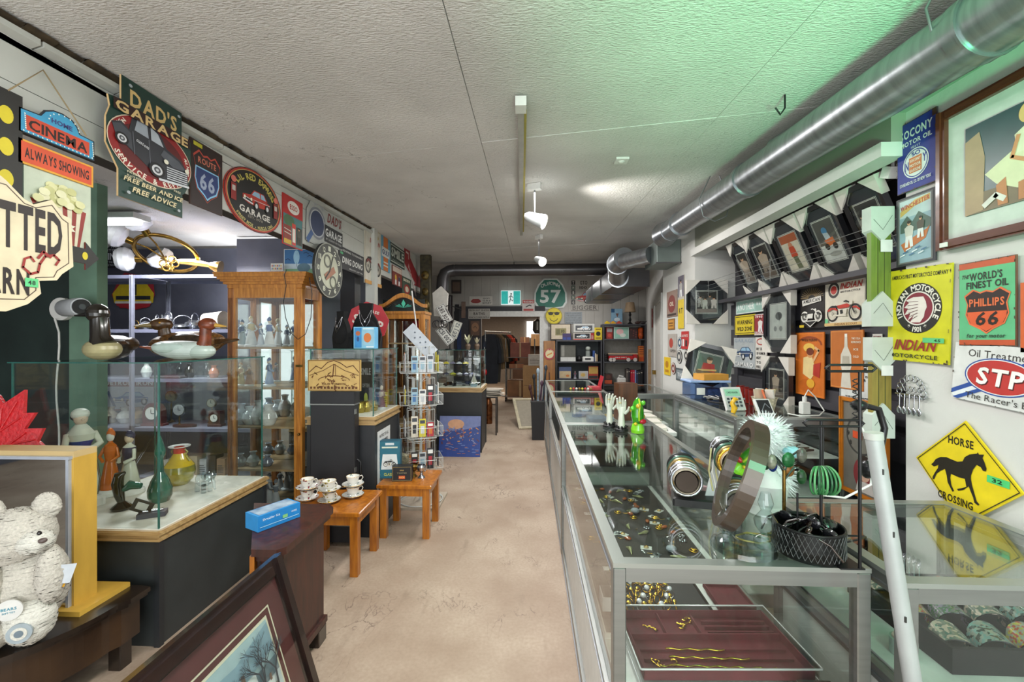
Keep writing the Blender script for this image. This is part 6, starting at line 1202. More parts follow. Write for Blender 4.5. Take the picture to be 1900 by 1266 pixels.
# ---------------------------------------------------------------- things on the farther table
def f(a): a.rect(4, 3, 96, 97, '#1c6478'); a.rect(30, 6, 70, 12, '#c4ccd0'); a.rect(14, 16, 86, 20, '#cfd4c0'); a.poly([(18, 36), (82, 36), (90, 76), (10, 76)][::-1], '#d4d8d8'); moto(a, 50, 56, 60, 30, '#333'); a.txt('CLASSIC', 50, 88, 50, 7, '#c8cc60')
p = at(734, 878, .411); box_item('model_box', 'teal boxed toy motorcycle standing on the black tin', 'toy box', (p.x-.005, 3.40, .411), .17, .30, .06, '#1c5468', f, .1, '#174a5c')
def f(a): a.border(3, 1.5, '#a88c50'); a.txt('GOLD', 50, 26, 20, 8, '#c8a860'); a.txt('TOFFEE', 50, 44, 50, 8, '#8c8468'); a.rect(34, 62, 66, 84, '#c84c20'); a.txt('RICH', 50, 73, 26, 10, '#e0c070')
p = at(745, 893, .411); box_item('black_tin', 'black tin with gold border and orange badge on the pine table', 'tin', (p.x, p.y+.03, .411), .15, .115, .07, '#141416', f, .12)
for i, (px, py, lab) in enumerate(((768, 884, 'small dark brass teapot trinket'), (782, 886, 'upright tarnished silver goblet'))):
    p = at(px, py, .411); e = E('brass_trinket', lab + ' on the farther pine table', 'trinket', p, i); m = M(); m.lathe([(0, 0), (.03, 0), (.012, .02), (.01, .04), (.035, .06), (.04, .085), (.03, .1)], (BRASS, SILV)[i], n=16); m.build('body', e); M().torus((.03, 0, .06), .022, .004, (BRASS, SILV)[i], None, 14, 5).build('handle', e)
p = at(748, 872, .411); e = E('clear_box', 'clear plastic bag of beads behind the toy motorcycle box', 'bag', (p.x+.02, 3.52, .411)); m = M(); m.bev((-.06, -.04, 0), (.07, .04, .27), CLEARP, .02); m.build('film', e); m = M(); m.bev((-.05, -.03, .005), (.05, .03, .16), C('#8c8468', .6, 0, .4, 60, dark='#3c3a30'), .015); m.build('contents', e)
# ---------------------------------------------------------------- blue box on the dresser
def f(a): a.txt('Shredder Kit', 30, 30, 40, 16, '#d8e4ec', b=0); a.txt('WIPES', 84, 40, 14, 12, '#d8e4ec', b=0); a.rect(56, 44, 68, 66, '#78b070'); a.rect(4, 72, 96, 76, '#9cc4dc')
p = at(496, 990, .656)
e = box_item('blue_carton', 'blue cardboard box with white print on the walnut dresser', 'box', (-1.195, 1.96, .656), .20, .07, .10, '#1c74b4', f, R(62), '#2a86c4')
m = M(); m.box((-.09, -.042, .0705), (.09, .042, .072), C('#b8c8d4', .3, 0, .3, 14, dark='#5c7c9c')); m.build('lid_print', e)
# ---------------------------------------------------------------- leaning framed winter picture at the bottom
def winter(a):
    a.rect(0, 0, 100, 100, '#9ab0b6'); a.poly([(0, 14), (30, 4), (70, 10), (100, 2), (100, 24), (0, 34)], '#7c98a6'); a.poly([(0, 36), (40, 28), (100, 30), (100, 42), (0, 46)], '#6c7c84'); a.rect(0, 42, 100, 100, '#b8c2c6'); a.poly([(0, 60), (60, 50), (100, 60), (100, 66), (40, 60), (0, 70)], '#94a4aa')
    for hx, hy, w_ in ((68, 36, 22), (42, 42, 16), (88, 48, 14)):
        a.poly([(hx-w_/2, hy), (hx+w_/2, hy), (hx+w_/2, hy+w_*.6), (hx-w_/2, hy+w_*.6)][::-1], '#a49c84'); a.poly([(hx-w_*.6, hy), (hx-w_*.2, hy-w_*.45), (hx+w_*.6, hy-w_*.4), (hx+w_*.62, hy)][::-1], '#ccd0d0'); a.line([(hx+w_*.2, hy-w_*.4), (hx+w_*.2, hy-w_*.7)], w_*.12, '#6c5448')
        for q in (-.3, 0, .3): a.rect(hx+q*w_-1.2, hy+w_*.15, hx+q*w_+1.2, hy+w_*.32, '#3a4048')
    r_ = random.Random(4)
    def br(x, y, an, L, w, d):
        x2, y2 = x+L*math.cos(an), y-L*math.sin(an); a.y += .00024; a.line([(x, y), (x2, y2)], w, '#34383c')
        if d:
            for q in range(3): br(x2, y2, an+r_.uniform(-.6, .6), L*r_.uniform(.55, .8), w*.6, d-1)
    for tx, ty, L in ((14, 60, 16), (32, 56, 16), (54, 58, 17), (84, 62, 20), (94, 50, 12)): br(tx, ty, 1.57+r_.uniform(-.1, .1), L, 1.5, 4)
e = E('leaning_picture', 'dark framed winter village print with maroon mat leaning on the dresser', 'picture')
W, H = .92, .74; FD = C('#24130f', .25, 0, .3, 10, dark='#120a0a', coat=.5)
frame(e, W, H, .06, .03, FD, 0, .012)
m = M(); m.box((-W/2+.055, -.02, -H/2+.055), (W/2-.055, -.004, H/2-.055), C('#4c1416', .7)); a = Art(m, W-.12, H-.12, -.02); a.rect_ring(9, 11, 91, 89, .7, '#cfc8b0'); a.rect_ring(12, 15, 88, 85, 1.6, '#cfc8b0'); m.build('mat_board', e)
m = M(); w2, h2 = (W-.12)*.73, (H-.12)*.67; m.box((-w2/2, -.024, -h2/2), (w2/2, -.021, h2/2), '#8ca4ac'); winter(Art(m, w2, h2, -.024)); m.build('print', e)
m = M(); m.box((-W/2+.058, -.0315, -H/2+.058), (W/2-.058, -.0305, H/2-.058), GLASS); m.build('glass_pane', e)
tr_ = Vector((-.975, 1.665, .70)); lean = math.atan2(.215, .70)
# local x = +Y (towards the back), front faces the aisle and upwards
Mx = Matrix.Rotation(R(90), 4, 'Z') @ Matrix.Rotation(R(-17), 4, 'X')
corner = Mx @ Vector((W/2, -.03, H/2)); e.matrix_world = Matrix.Translation(Vector((-.985, 1.665, .665)) - corner) @ Mx
# ================================================================ on the black trunk and the second glass case
def f(a):
    a.border(1, 1, '#6a4418')
    m1 = [(3, 40), (16, 20), (26, 28), (38, 8), (50, 2), (62, 10), (74, 24), (86, 18), (97, 40)]
    a.line(m1, 1.6, '#5c3410'); a.line([(4, 50), (30, 34), (50, 14), (70, 34), (96, 50)], 1.2, '#5c3410'); a.ring(50, 66, 30, 16, 1.5, '#5c3410', 24, 0, 180); a.line([(50, 14), (48, 50)], 2, '#5c3410'); a.line([(53, 14), (53, 50)], 1, '#5c3410')
    r_ = random.Random(2)
    for i in range(34): x, y = r_.uniform(6, 92), r_.uniform(44, 92); a.y += .0002; a.line([(x, y), (x+r_.uniform(-5, 5), y+r_.uniform(-9, 9)), (x+r_.uniform(0, 7), y+r_.uniform(-4, 4))], 1.2, '#6a3c14')
    for i in range(14): a.rect(5+i*6.6, 86, 9+i*6.6, 93, '#5c3410')
    a.txt('OLD TOWN', 50, 77, 44, 6, '#5c3410')
box_px('woodburned_plaque', 'pale wooden plaque with a burnt mountain village drawing on the black trunk', 'plaque', 571, 669, 668, 729, 3.125, .015, '#c0a060', f, '#b0904c', z=1.131)
def bust(label, c, h, rz=0):
    e = E('necklace_bust', label, 'display bust', c, rz); V = C('#08080a', .95)
    m = M(); m.prism([(-h*.3, 0), (h*.3, 0), (h*.34, h*.3), (h*.24, h*.62), (h*.13, h*.8), (h*.15, h), (-h*.15, h), (-h*.13, h*.8), (-h*.24, h*.62), (-h*.34, h*.3)], -.02, .02, V); m.ell((0, -.015, h*.38), (h*.27, .03, h*.28), V, 16, 10); m.build('bust', e)
    m = M(); m.tube([(-h*.14, -.03, h*.84), (-h*.1, -.045, h*.6), (0, -.052, h*.42), (h*.1, -.045, h*.6), (h*.14, -.03, h*.84)], .0022, SILV, 5); m.build('chain', e)
    m = M(); m.tube([(-h*.13, -.03, h*.84), (-h*.05, -.048, h*.66), (0, -.05, h*.6), (h*.05, -.048, h*.66), (h*.13, -.03, h*.84)], .0022, SILV, 5); m.ell((0, -.052, h*.585), (.009, .005, .012), SILV, 10, 6); m.build('pendant', e); return e
p = PY(635, 633, 3.45); bust('left black velvet necklace bust on the second glass case', (p.x, 3.45, 1.441), .30, -.5)
p = PY(678, 633, 3.6); bust('right black velvet necklace bust behind the small blue toy box', (p.x, 3.62, 1.441), .38, .1)
def f(a): a.rect(4, 4, 38, 96, '#2c84c0'); a.ell(21, 30, 11, 11, '#a85c30'); a.ell(21, 56, 6, 12, '#20447c'); a.rect(44, 16, 96, 86, '#8cb8cc'); a.ell(66, 50, 18, 22, '#c87030'); a.rect(44, 4, 96, 12, '#c8dce4'); a.rect(60, 88, 96, 96, '#c8dce4')
p = PY(681, 633, 3.4); box_item('toy_box', 'small blue windowed toy box on the second glass case', 'toy box', (p.x, 3.38, 1.441), .165, .17, .09, '#7cbcd8', f, .05, '#5ca4cc')
def f(a):
    a.txt('STOP', 50, 50, 78, 24, '#dcd4cc'); a.rect(24, 14, 76, 26, '#b02430'); a.txt('PLEASE', 50, 20, 40, 7, '#dcd4cc')
oc = [(30, 0), (70, 0), (100, 30), (100, 70), (70, 100), (30, 100), (0, 70), (0, 30)]
p = PY(683, 598, 4.2); m = M(); plate(m, .38, .38, .006, oc, '#b02430', '#a8a098'); a = Art(m, .38, .38); f(a); o = m.build('stop_sign', loc=(p.x, 4.2, p.z)); o.rotation_euler = (0, .3, .15); tag(o, 'tilted red octagonal STOP sign behind the necklace busts', 'sign')
m = M(); m.cyl((0, 0, 0), (0, 0, p.z-.15), .012, ALU, n=8); m.lathe([(0, 0), (.14, 0), (.13, .015), (.02, .02)], ALUD, n=20); tag(m.build('sign_stand', loc=(p.x+.02, 4.24, 0)), 'slim grey stand holding up the STOP sign', 'stand')
def ob(name, label, cat, px, Y, z, prof, mat, n=18, **k): p = PY(px, 633, Y); e = E(name, label, cat, (p.x, Y, z)); M().lathe(prof, mat, n=n, **k).build('body', e); return e
for i, px in enumerate((668, 680, 692)): ob('brass_pot', ('left', 'middle', 'right')[i] + ' small brass pot inside the second glass case', 'pot', px, 3.42+.05*i, .924, [(0, 0), (.035, 0), (.045, .04), (.03, .075), (.036, .085), (.0, .09)], C('#a89448', .25, .8, .15, 20))
box_px('smile_plaque', 'dark SMILE plaque standing inside the second glass case', 'plaque', 668, 690, 672, 735, 3.62, .02, '#26262a', lambda a: (a.txt('SMILE', 50, 20, 80, 14, '#9c9ca0'), a.txt('OFTEN', 50, 50, 60, 8, '#86868a'), a.ell(50, 78, 16, 12, '#a8b048')), z=.924)
p = PY(704, 633, 3.55); figurine('small dark rose figurine inside the second glass case', (p.x, 3.6, .924), .2, body='#6a3848', accent='#c8b8a8')
box_px('yellow_card', 'small yellow card inside the second glass case', 'card', 710, 718, 728, 752, 3.7, .01, '#c8b428', lines_art('#6a5c10'), z=.924)
m = M(); plate(m, .30, .46, .0015, 'rect', '#cdd0d0', '#cdd0d0'); a = Art(m, .30, .46)
a.txt('NOTICE TO ALL', 50, 10, 70, 5, '#2a2a2c'); a.txt('CUSTOMERS', 50, 20, 60, 5, '#2a2a2c')
for i in range(9): a.rect(14, 32+i*7, 86-(i*13) % 22, 34.5+i*7, '#8a8c90')
o = m.build('paper_notice', loc=(-1.1885, 3.46, .56)); o.rotation_euler = (0, 0, R(90)); tag(o, 'white paper notice taped to the side of the charcoal pedestal', 'notice')
# white rod and hooks by the header
m = M(); m.cyl(PY(764, 540, 4.8), PY(776, 632, 4.75), .008, WHITE, n=8); tag(m.build('thin_rod'), 'thin white rod leaning above the wire rack', 'rod')
m = M(); m.cyl(PY(690, 522, 4.9), PY(690, 556, 4.9), .012, BRASS, n=8); tag(m.build('wood_strip'), 'short pale strip under the white motorcycle sign', 'strip')
# ================================================================ wire spinner rack with carded goods
WIRE = C('#c6c9c6', .35, .2); e = E('wire_rack', 'white wire spinner rack hung with carded goods', 'display rack', (-1.02, 3.98, 0))
m = M(); m.cyl((0, 0, .02), (0, 0, 1.42), .014, WIRE, n=10); m.build('pole', e)
m = M(); m.torus((0, 0, .03), .2, .005, WIRE, Matrix.Rotation(R(90), 4, 'X'), 24, 5)
for k in range(4): t = k*math.pi/2+.4; m.tube([(0, 0, .14), (.2*math.cos(t), .2*math.sin(t), .03)], .005, WIRE, 5)
m.box((-.21, -.21, 0), (.21, .21, .022), C('#a89c8c', .5)); m.build('base', e)
for lv in range(4):
    z = .34+lv*.29
    for k in range(4):
        t = k*math.pi/2+.35; c_, s_ = math.cos(t), math.sin(t); T_ = Matrix.Rotation(t-math.pi/2, 4, 'Z'); m = M(T_)
        for zz in (z, z+.09): m.tube([(-.12, .07, zz), (.12, .07, zz), (.12, .19, zz), (-.12, .19, zz)], .0028, WIRE, 4, True)
        for x in (-.12, -.06, 0, .06, .12): m.tube([(x, .19, z+.09), (x, .19, z), (x, .07, z), (x, .07, z+.24)], .0022, WIRE, 4)
        m.tube([(-.12, .07, z+.24), (.12, .07, z+.24)], .0028, WIRE, 4); m.tube([(-.12, .07, z+.24), (0, 0, z+.2)], .0028, WIRE, 4); m.build('wire_basket', e)
m = M(); m.cb((.0, -.02, 1.50), (.13, .004, .34), C('#b8bec6', .3), ry=-.75)
for i in range(3):
    for j in range(2): m.cb((-.05+i*.05, -.023, 1.53-i*.045+j*.05), (.014, .002, .014), '#5c6470', ry=-.75)
m.build('header_card', e)
rr = random.Random(11); cc = ['#c8bc3c', '#b8bcc0', '#a8303c', '#cfd2d2', '#8aa8b8', '#c8702c', '#d0c8b8', '#3c6a9c', '#d8d8d4', '#2c2c30']
cn = ['yellow', 'light grey', 'red', 'white', 'pale blue', 'orange', 'cream', 'blue', 'bright white', 'black']; n_ = 0
for lv in range(4):
    z = .345+lv*.29
    for k in (2, 3, 0):
        t = k*math.pi/2+.35
        for j, x in enumerate((-.07, 0, .07)):
            if lv == 0 and k != 3 and j == 1: continue
            ci = rr.randrange(10) if lv else (9, 1, 9)[j]; q = Matrix.Translation((-1.02, 3.98, 0)) @ Matrix.Rotation(t-math.pi/2, 4, 'Z') @ Vector((x, .145, z+.003)); h = rr.uniform(.12, .19)
            m = M(); m.box((-.029, -.006, 0), (.029, 0, h), cc[ci]); a = Art(m, .058, h, -.006); m.T = Matrix.Translation((0, 0, h/2)); a.rect(12, 8, 88, 26, '#e4e4e0' if ci in (2, 5, 7, 9) else '#3c4048'); a.rect(22, 40, 78, 82, cc[(ci+3) % 10]); m.T = Matrix.Identity(4)
            o = m.build('carded_item', loc=q); o.rotation_euler = (0, 0, t+math.pi/2)
            tag(o, f"{cn[ci]} carded item, {('left', 'middle', 'right')[j]} of its basket, {('lowest', 'second', 'third', 'top')[lv]} tier, {('left', '', 'front')[k-2] if k != 0 else 'right'} side", 'carded goods', 'carded goods on the wire rack'); n_ += 1
# blue canvas painting
def f(a):
    a.rect(0, 0, 100, 100, '#2c4488'); a.poly([(0, 0), (100, 0), (100, 24), (60, 34), (0, 40)], '#6c78a8'); a.ell(40, 20, 20, 12, '#c89878'); a.rect(0, 60, 100, 100, '#24408c')
    r_ = random.Random(9)
    for i in range(60): x, y = r_.uniform(6, 94), r_.uniform(28, 66); a.y += .0002; a.line([(x, y), (x+r_.uniform(-6, 6), y+r_.uniform(-5, 5))], r_.uniform(1, 3), ('#b06040', '#c88c50', '#5c3040', '#8890b8')[i % 4])
    for i in range(30): x, y = r_.uniform(4, 90), r_.uniform(66, 96); a.y += .0002; a.line([(x, y), (x+r_.uniform(4, 10), y)], 1.2, ('#7088c0', '#a86c58')[i % 2])
m = M(); m.box((-.27, 0, 0), (.27, .02, .52), '#24407c'); a = Art(m, .54, .52); m.T = Matrix.Translation((0, 0, .26)); f(a); m.T = Matrix.Identity(4)
o = m.build('canvas_painting', loc=(-.92, 5.55, .0)); o.rotation_euler = (R(-10), 0, 0); tag(o, 'blue harbour canvas painting leaning on the farther pedestal', 'painting')
# in and on the third glass case
for i in range(4):
    p = PY((835, 852, 868, 880)[i], 633, 5.95+.04*i); e = E('model_car', ('black', 'grey', 'dark blue', 'dark green')[i] + ' model car on the floor of the farther glass case', 'model car', (p.x, p.y, .874), .2*i)
    cl = ('#141416', '#5a5c60', '#1c2440', '#1c3024')[i]; m = M(); m.bev((-.09, -.035, .015), (.09, .035, .04), C(cl, .15, coat=.8), .008); m.bev((-.045, -.03, .04), (.04, .03, .062), C(cl, .15, coat=.8), .01); m.build('body', e)
    for sx in (-.055, .055):
        for sy in (-1, 1): M().cyl((sx, sy*.036, .016), (sx, sy*.028, .016), .016, BLACKM, n=12).build('wheel', e)
m = M()
for z in (1.02, 1.17): m.box((-.26, -.22, z), (.26, .22, z+.005), GLASS)
sh_ = m.build('glass_shelf', K3); 
for i in range(9):
    z = 1.176 if i < 4 else 1.026; px = 828+(i % 5)*12; p = PY(px, 633, 6.0); m = M(); cl = ('#c8b828', '#6c6480', '#b8bcc0', '#c8b828', '#8c8ca8', '#30344c', '#a8a838', '#c0c0c8', '#5c5878')[i]
    m.bev((-.04, -.02, .006), (.04, .02, .022), C(cl, .2, coat=.5), .004); m.bev((-.02, -.017, .022), (.02, .017, .034), C(cl, .2), .004); tag(m.build('toy_car', loc=(p.x, 6.0, z), rot=(0, 0, .1*i)), f"tiny {('yellow', 'mauve', 'silver', 'second yellow', 'lilac', 'navy', 'olive', 'pale silver', 'purple')[i]} toy car on a glass shelf of the farther case", 'toy car')
p = PY(884, 633, 5.95); e = E('model_ship', 'small pale model ship in the farther glass case', 'model ship', (p.x-.03, 5.9, .874)); m = M(); m.prism([(-.05, .03), (-.035, .0), (.035, 0), (.055, .035)], -.015, .015, '#7c94a0'); m.build('hull', e); m = M(); m.cyl((0, 0, .03), (0, 0, .2), .003, '#b8a888', n=6); m.prism([(.004, .05), (.045, .06), (.004, .18)], -.002, .002, '#b8b8b0'); m.prism([(-.004, .05), (-.004, .16), (-.04, .06)], -.002, .002, '#b8b8b0'); m.build('sails', e)
def leafy(label, c, h, col, n=9, seed=1):
    e = E('dried_plant', label, 'plant', c); r_ = random.Random(seed); M().lathe([(0, 0), (.03, 0), (.04, .05), (.03, .08)], C('#5c4a3a', .6), n=14).build('pot', e)
    for i in range(n):
        t = r_.uniform(0, 6.28); l = h*r_.uniform(.6, 1); w = l*.16; d = Vector((math.cos(t)*.5, math.sin(t)*.5, 1)).normalized(); b = Vector((0, 0, .07)); q = Vector((-math.sin(t), math.cos(t), 0))*w
        M().add([b, b+d*l*.5+q, b+d*l, b+d*l*.5-q], [(0, 1, 2, 3)], C(col, .6)).build('leaf', e)
p = PY(868, 633, 6.1); leafy('pale dried leaves standing on the farther glass case', (p.x, 6.1, 1.381), .2, '#a8a888', 8, 3)
p = PY(884, 633, 6.15); leafy('cream silk flowers on the farther glass case', (p.x, 6.2, 1.381), .12, '#b8ae94', 12, 5)
# carved post, license plates, hanging things at the left back corner
e = E('carved_wall_clock', 'tall gilt carved wall clock at the end of the rear header', 'clock', (-1.6, 6.55, 1.5)); GT = C('#7c6830', .45, .5, .3, 30, dark='#2c2410', bump=.4)
m = M(); m.bev((-.08, -.05, .35), (.08, .06, 1.32), C('#4a4226', .5, .2, .3, 20, dark='#1c180c', bump=.3), .01); m.build('case', e)
for z, r in ((.55, .07), (.75, .05), (1.0, .06)): M().ell((0, -.05, z), (r, .03, r*1.2), GT, 14, 10).build('carving', e)
M().cyl((0, -.055, .42), (0, -.09, .42), .06, C('#a89c6c', .4), n=20).build('dial', e)
def lp_(label, px, py, W, roll, txt_, Y=5.9, face='#c9c9c4', ink='#3a2c2c', col=None):
    m = M(); H = W*.5; m.box((-W/2, 0, -H/2), (W/2, .002, H/2), face); a = Art(m, W, H); a.rect_ring(3, 5, 97, 95, 2, ink); a.txt(txt_, 50, 54, 84, 46, ink); a.rect(30, 8, 70, 16, ink)
    o = m.build('license_plate', loc=PY(px, py, Y)); o.rotation_euler = (0, R(roll), .15); return tag(o, label, 'license plate')
lp_('white licence plate reading 285 307, tilted steeply', 824, 582, .26, 62, '285 307', 5.88)
lp_('white licence plate reading CS1 002, below the first', 826, 622, .27, 52, 'CS1 002', 5.92, ink='#26262a')
lp_('faded yellow white plate hanging near the doorway', 845, 612, .24, -70, 'EEJ 12', 6.0, '#b8b8ac', '#5a5c60')
m = M(); m.prism([(-.1, -.2), (.08, -.22), (.1, .12), (0, .22), (-.12, .12)], 0, .05, C('#c8c4bc', .6)); tag(m.build('white_cardboard_shape', loc=PY(818, 560, 6.05)), 'white house shaped board behind the licence plates', 'board')
m = M()
for k in range(5): m.torus((-.02+.03*k, -.01*k, .01*(k % 2)), .05, .006, C('#26262a', .4), Matrix.Rotation(k*.7, 4, 'Z'), 16, 5)
m.ell((0, 0, -.02), (.08, .03, .04), C('#9c9894', .3, .5)); tag(m.build('chain_bundle', loc=PY(812, 602, 5.86)), 'bundle of dark rings left of the licence plates', 'chain')
for i, (px, y0, y1, cl, lab) in enumerate(((836, 548, 600, '#3a3034', 'dark narrow banner'), (848, 565, 600, '#1c1c20', 'black cloth'), (852, 600, 650, '#22345c', 'dark blue cloth'), (860, 560, 590, '#7a6458', 'brown strip'))):
    p = PY(px, (y0+y1)/2, 9.47-.015*i); h = (y1-y0)/800*p.y; m = M(); m.box((-.045, -.01, -h/2), (.045, .01, h/2), C(cl, .7, 0, .15, 8)); tag(m.build('hanging_cloth', loc=p), lab + ' hanging left of the back opening', 'cloth')
m2 = M(); m2.cyl((-1.12, 5.97, 1.381), (-1.12, 5.97, 2.12), .008, BLACKM, n=8); m2.lathe([(0, 0), (.07, 0), (.06, .01), (.01, .012)], BLACKM, (-1.12, 5.97, 1.381), 16); m2.tube([(-1.30, 5.96, 1.95), (-1.12, 5.97, 2.0), (-.95, 5.96, 1.93)], .006, BLACKM, 6); tag(m2.build('display_stand'), 'thin black stand on the farther case holding the licence plates', 'stand')
# ================================================================ around and beyond the opening
e = E('copper_shell', 'tall dark copper cylinder vase on the floor by the farther pedestal', 'vase', PZ(906, 786, 0)); COP = C('#8a5430', .3, .8, .3, 16, dark='#3c2414')
M().lathe([(0, 0), (.075, 0), (.075, .36), (.06, .40), (.045, .44), (.05, .48), (.0, .48)], COP, n=24).build('body', e); 
p = PZ(893, 793, 0); e = E('orange_tube', 'orange red tube standing beside the copper cylinder', 'tube', p); M().lathe([(0, 0), (.035, 0), (.035, .28), (.0, .28)], C('#a8441c', .3, coat=.4), n=18).build('body', e); M().lathe([(.02, .28), (.036, .33), (.02, .48), (0, .5)], C('#b05c28', .4), n=12).build('plume', e)
for k in range(6):
    m = M(); r_ = random.Random(k); m.lathe([(0, 0), (.22, .0), (.25, .01), (.24, .014), (0, .008)], C(('#b8b0a4', '#c9c6bc', '#a8a094')[k % 3], .4), n=24, sx=1, sy=.6)
    p = PY(905, 633, 6.9); tag(m.build('serving_tray', loc=(p.x+r_.uniform(-.04, .04), 6.9, .62+k*.02), rot=(r_.uniform(-.04, .04), 0, r_.uniform(-.3, .3))), ('lowest', 'second', 'third', 'fourth', 'fifth', 'topmost')[k] + ' tray in the pile past the farther pedestal', 'tray', 'piled trays')
e = E('wooden_stand', 'dark stand under the pile of trays', 'stand', (PY(905, 633, 6.9).x, 6.95, 0)); M().box((-.16, -.12, .59), (.16, .12, .61), DARKW).build('top', e)
for sx in (-1, 1):
    for sy in (-1, 1): M().box((sx*.14-.012, sy*.1-.012, 0), (sx*.14+.012, sy*.1+.012, .59), DARKW).build('leg', e)
m = M(); m.ell((0, 0, 0), (.07, .06, .08), C('#c01c20', .5)); m.cyl((0, 0, .07), (.01, 0, .55), .006, WHITE, n=6); tag(m.build('red_duster', loc=PY(898, 691, 9.38)), 'bright red round duster hanging at the left of the opening', 'duster')
# clothes rack with coats
e = E('clothes_rack', 'long garment rack just inside the back room', 'clothes rack', (-.78, 10.6, 0), -.35)
for y in (-.75, .75): M().tube([(0, y, 1.72), (0, y, .08)], .016, ALU, 8).build('post', e); M().tube([(-.25, y, .05), (.25, y, .05)], .02, ALU, 8).build('foot', e)
M().tube([(0, -.78, 1.72), (0, .78, 1.72)], .016, ALU, 8).build('rail', e)
cols = ['#1a1e26', '#28303e', '#3c3a34', '#6c5840', '#8a7250', '#2a2e24', '#3c3028', '#a03c28', '#b8452c', '#2a2022']
nm = ['black coat with badge', 'navy coat', 'charcoal coat', 'brown jacket', 'tan jacket', 'olive jacket', 'dark brown coat', 'rust red coat', 'bright red coat', 'maroon coat']
for k in range(10):
    y = 9.97+k*.14; h = 1.15 if k < 3 else .85; w = .24; x0 = -.98+.36*(y-9.97); e = E('coat', nm[k] + ' on the garment rack', 'coat', (x0, y, 1.66), .35 if k == 0 else .95, 'coats on the garment rack')
    cm = C(cols[k], .85, 0, .2, 6); m = M(); m.prism([(-w*.3, 0), (-w, -.12), (-w*1.05, -h*.6), (-w*.9, -h), (w*.9, -h), (w*1.05, -h*.6), (w, -.12), (w*.3, 0)], -.035, .035, cm); m.build('body', e)
    for s in (-1, 1): M().tube([(s*w*.9, 0, -.1), (s*w*1.15, -.02, -.38), (s*w*1.1, -.05, -.68)], .05, cm, 8).build('sleeve', e)
    M().tube([(0, 0, .0), (0, 0, .05), (.02, 0, .07), (0, 0, .09)], .004, ALU, 5).build('hanger_hook', e)
# trolley with boxes
e = E('trolley', 'metal trolley stacked with brown cartons in the back room', 'trolley', (.0, 10.9, 0)); p0 = PY(940, 633, 10.9)
e.location = (p0.x+.35, 10.9, 0)
for sx in (-1, 1):
    for sy in (-1, 1): M().cyl((sx*.36, sy*.22, .1), (sx*.36, sy*.22, 1.55), .014, ALU, n=8).build('post', e); M().cyl((sx*.36-.015, sy*.22, .05), (sx*.36+.015, sy*.22, .05), .05, BLACKM, n=14).build('wheel', e)
for z in (.12, .82, 1.1): M().box((-.38, -.24, z-.02), (.38, .24, z), C('#6c5c50', .5)).build('shelf', e)
bl = [((.0, 0, .12), .64, .40, .42, '#8a5c34', 'big brown carton on the lowest trolley shelf'), ((0, 0, 1.10), .5, .36, .40, '#8c4a38', 'reddish case on the top trolley shelf'), ((-.1, 0, .82), .36, .1, .3, '#a86840', 'low orange basket on the middle trolley shelf')]
for (q, w, h, d, cl, lab) in bl: box_item('carton', lab, 'box', (e.location.x+q[0], 10.9+q[1], q[2]), w, h, d, C(cl, .6, 0, .15, 6), lambda a: (a.rect(46, 0, 54, 100, '#b89464'),))
box_item('cabinet_box', 'tall pale chest beside the trolley in the back room', 'cabinet', (PY(990, 633, 10.2).x, 10.3, 0), .5, .92, .4, C('#a07848', .6), lambda a: (a.line([(6, 50), (94, 50)], 1.5, '#6a4c2c'), a.ell(50, 25, 3, 2, '#3c2c1c'), a.ell(50, 75, 3, 2, '#3c2c1c')))
box_item('carton', 'white carton on top of the pale chest in the back room', 'box', (PY(992, 633, 10.2).x, 10.3, .92), .3, .26, .3, '#b4aca0', lines_art('#7a6c60'))
box_item('brown_wardrobe', 'brown wardrobe at the right side of the back room', 'wardrobe', (1.35-.2, 12.2, 0), 1.0, 1.62, .5, C('#6c4c34', .6, 0, .15, 4), lambda a: (a.line([(50, 2), (50, 98)], .6, '#3c2818'), a.ell(45, 50, 1.5, 1, '#c8a868')))
box_item('brown_cupboard', 'dark cupboard at the rear of the back room', 'cupboard', (.1, 13.6, 0), 1.3, 1.35, .5, C('#4c3424', .6, 0, .15, 4), lambda a: (a.line([(50, 2), (50, 98)], .6, '#2c1c10'), a.line([(2, 40), (98, 40)], .6, '#2c1c10')))
rr = random.Random(3)
for k in range(6): box_item('carton', ('first', 'second', 'third', 'fourth', 'fifth', 'sixth')[k] + ' rear storage box from the left in the back room', 'box', (-.5+k*.33, 13.3 if k < 5 else 13.35, 1.35 if 1 <= k <= 3 else 0), .28, .2+.3*rr.random(), .28, C(('#8c6444', '#6c4834', '#a07c54')[k % 3], .7), lambda a: a.rect(46, 0, 54, 100, '#b89464')) if not (k in (0, 4, 5)) else None
e = E('hanging_lantern', 'dark wire lantern hanging inside the top of the opening', 'lamp', PY(997, 605, 10.0)); M().lathe([(.02, .16), (.1, .1), (.11, -.1), (.06, -.18)], C('#5c5850', .4, .6), n=12).build('shade', e); M().cyl((0, 0, .16), (0, 0, 2.5-e.location.z), .005, BLACKM, n=6).build('cord', e)
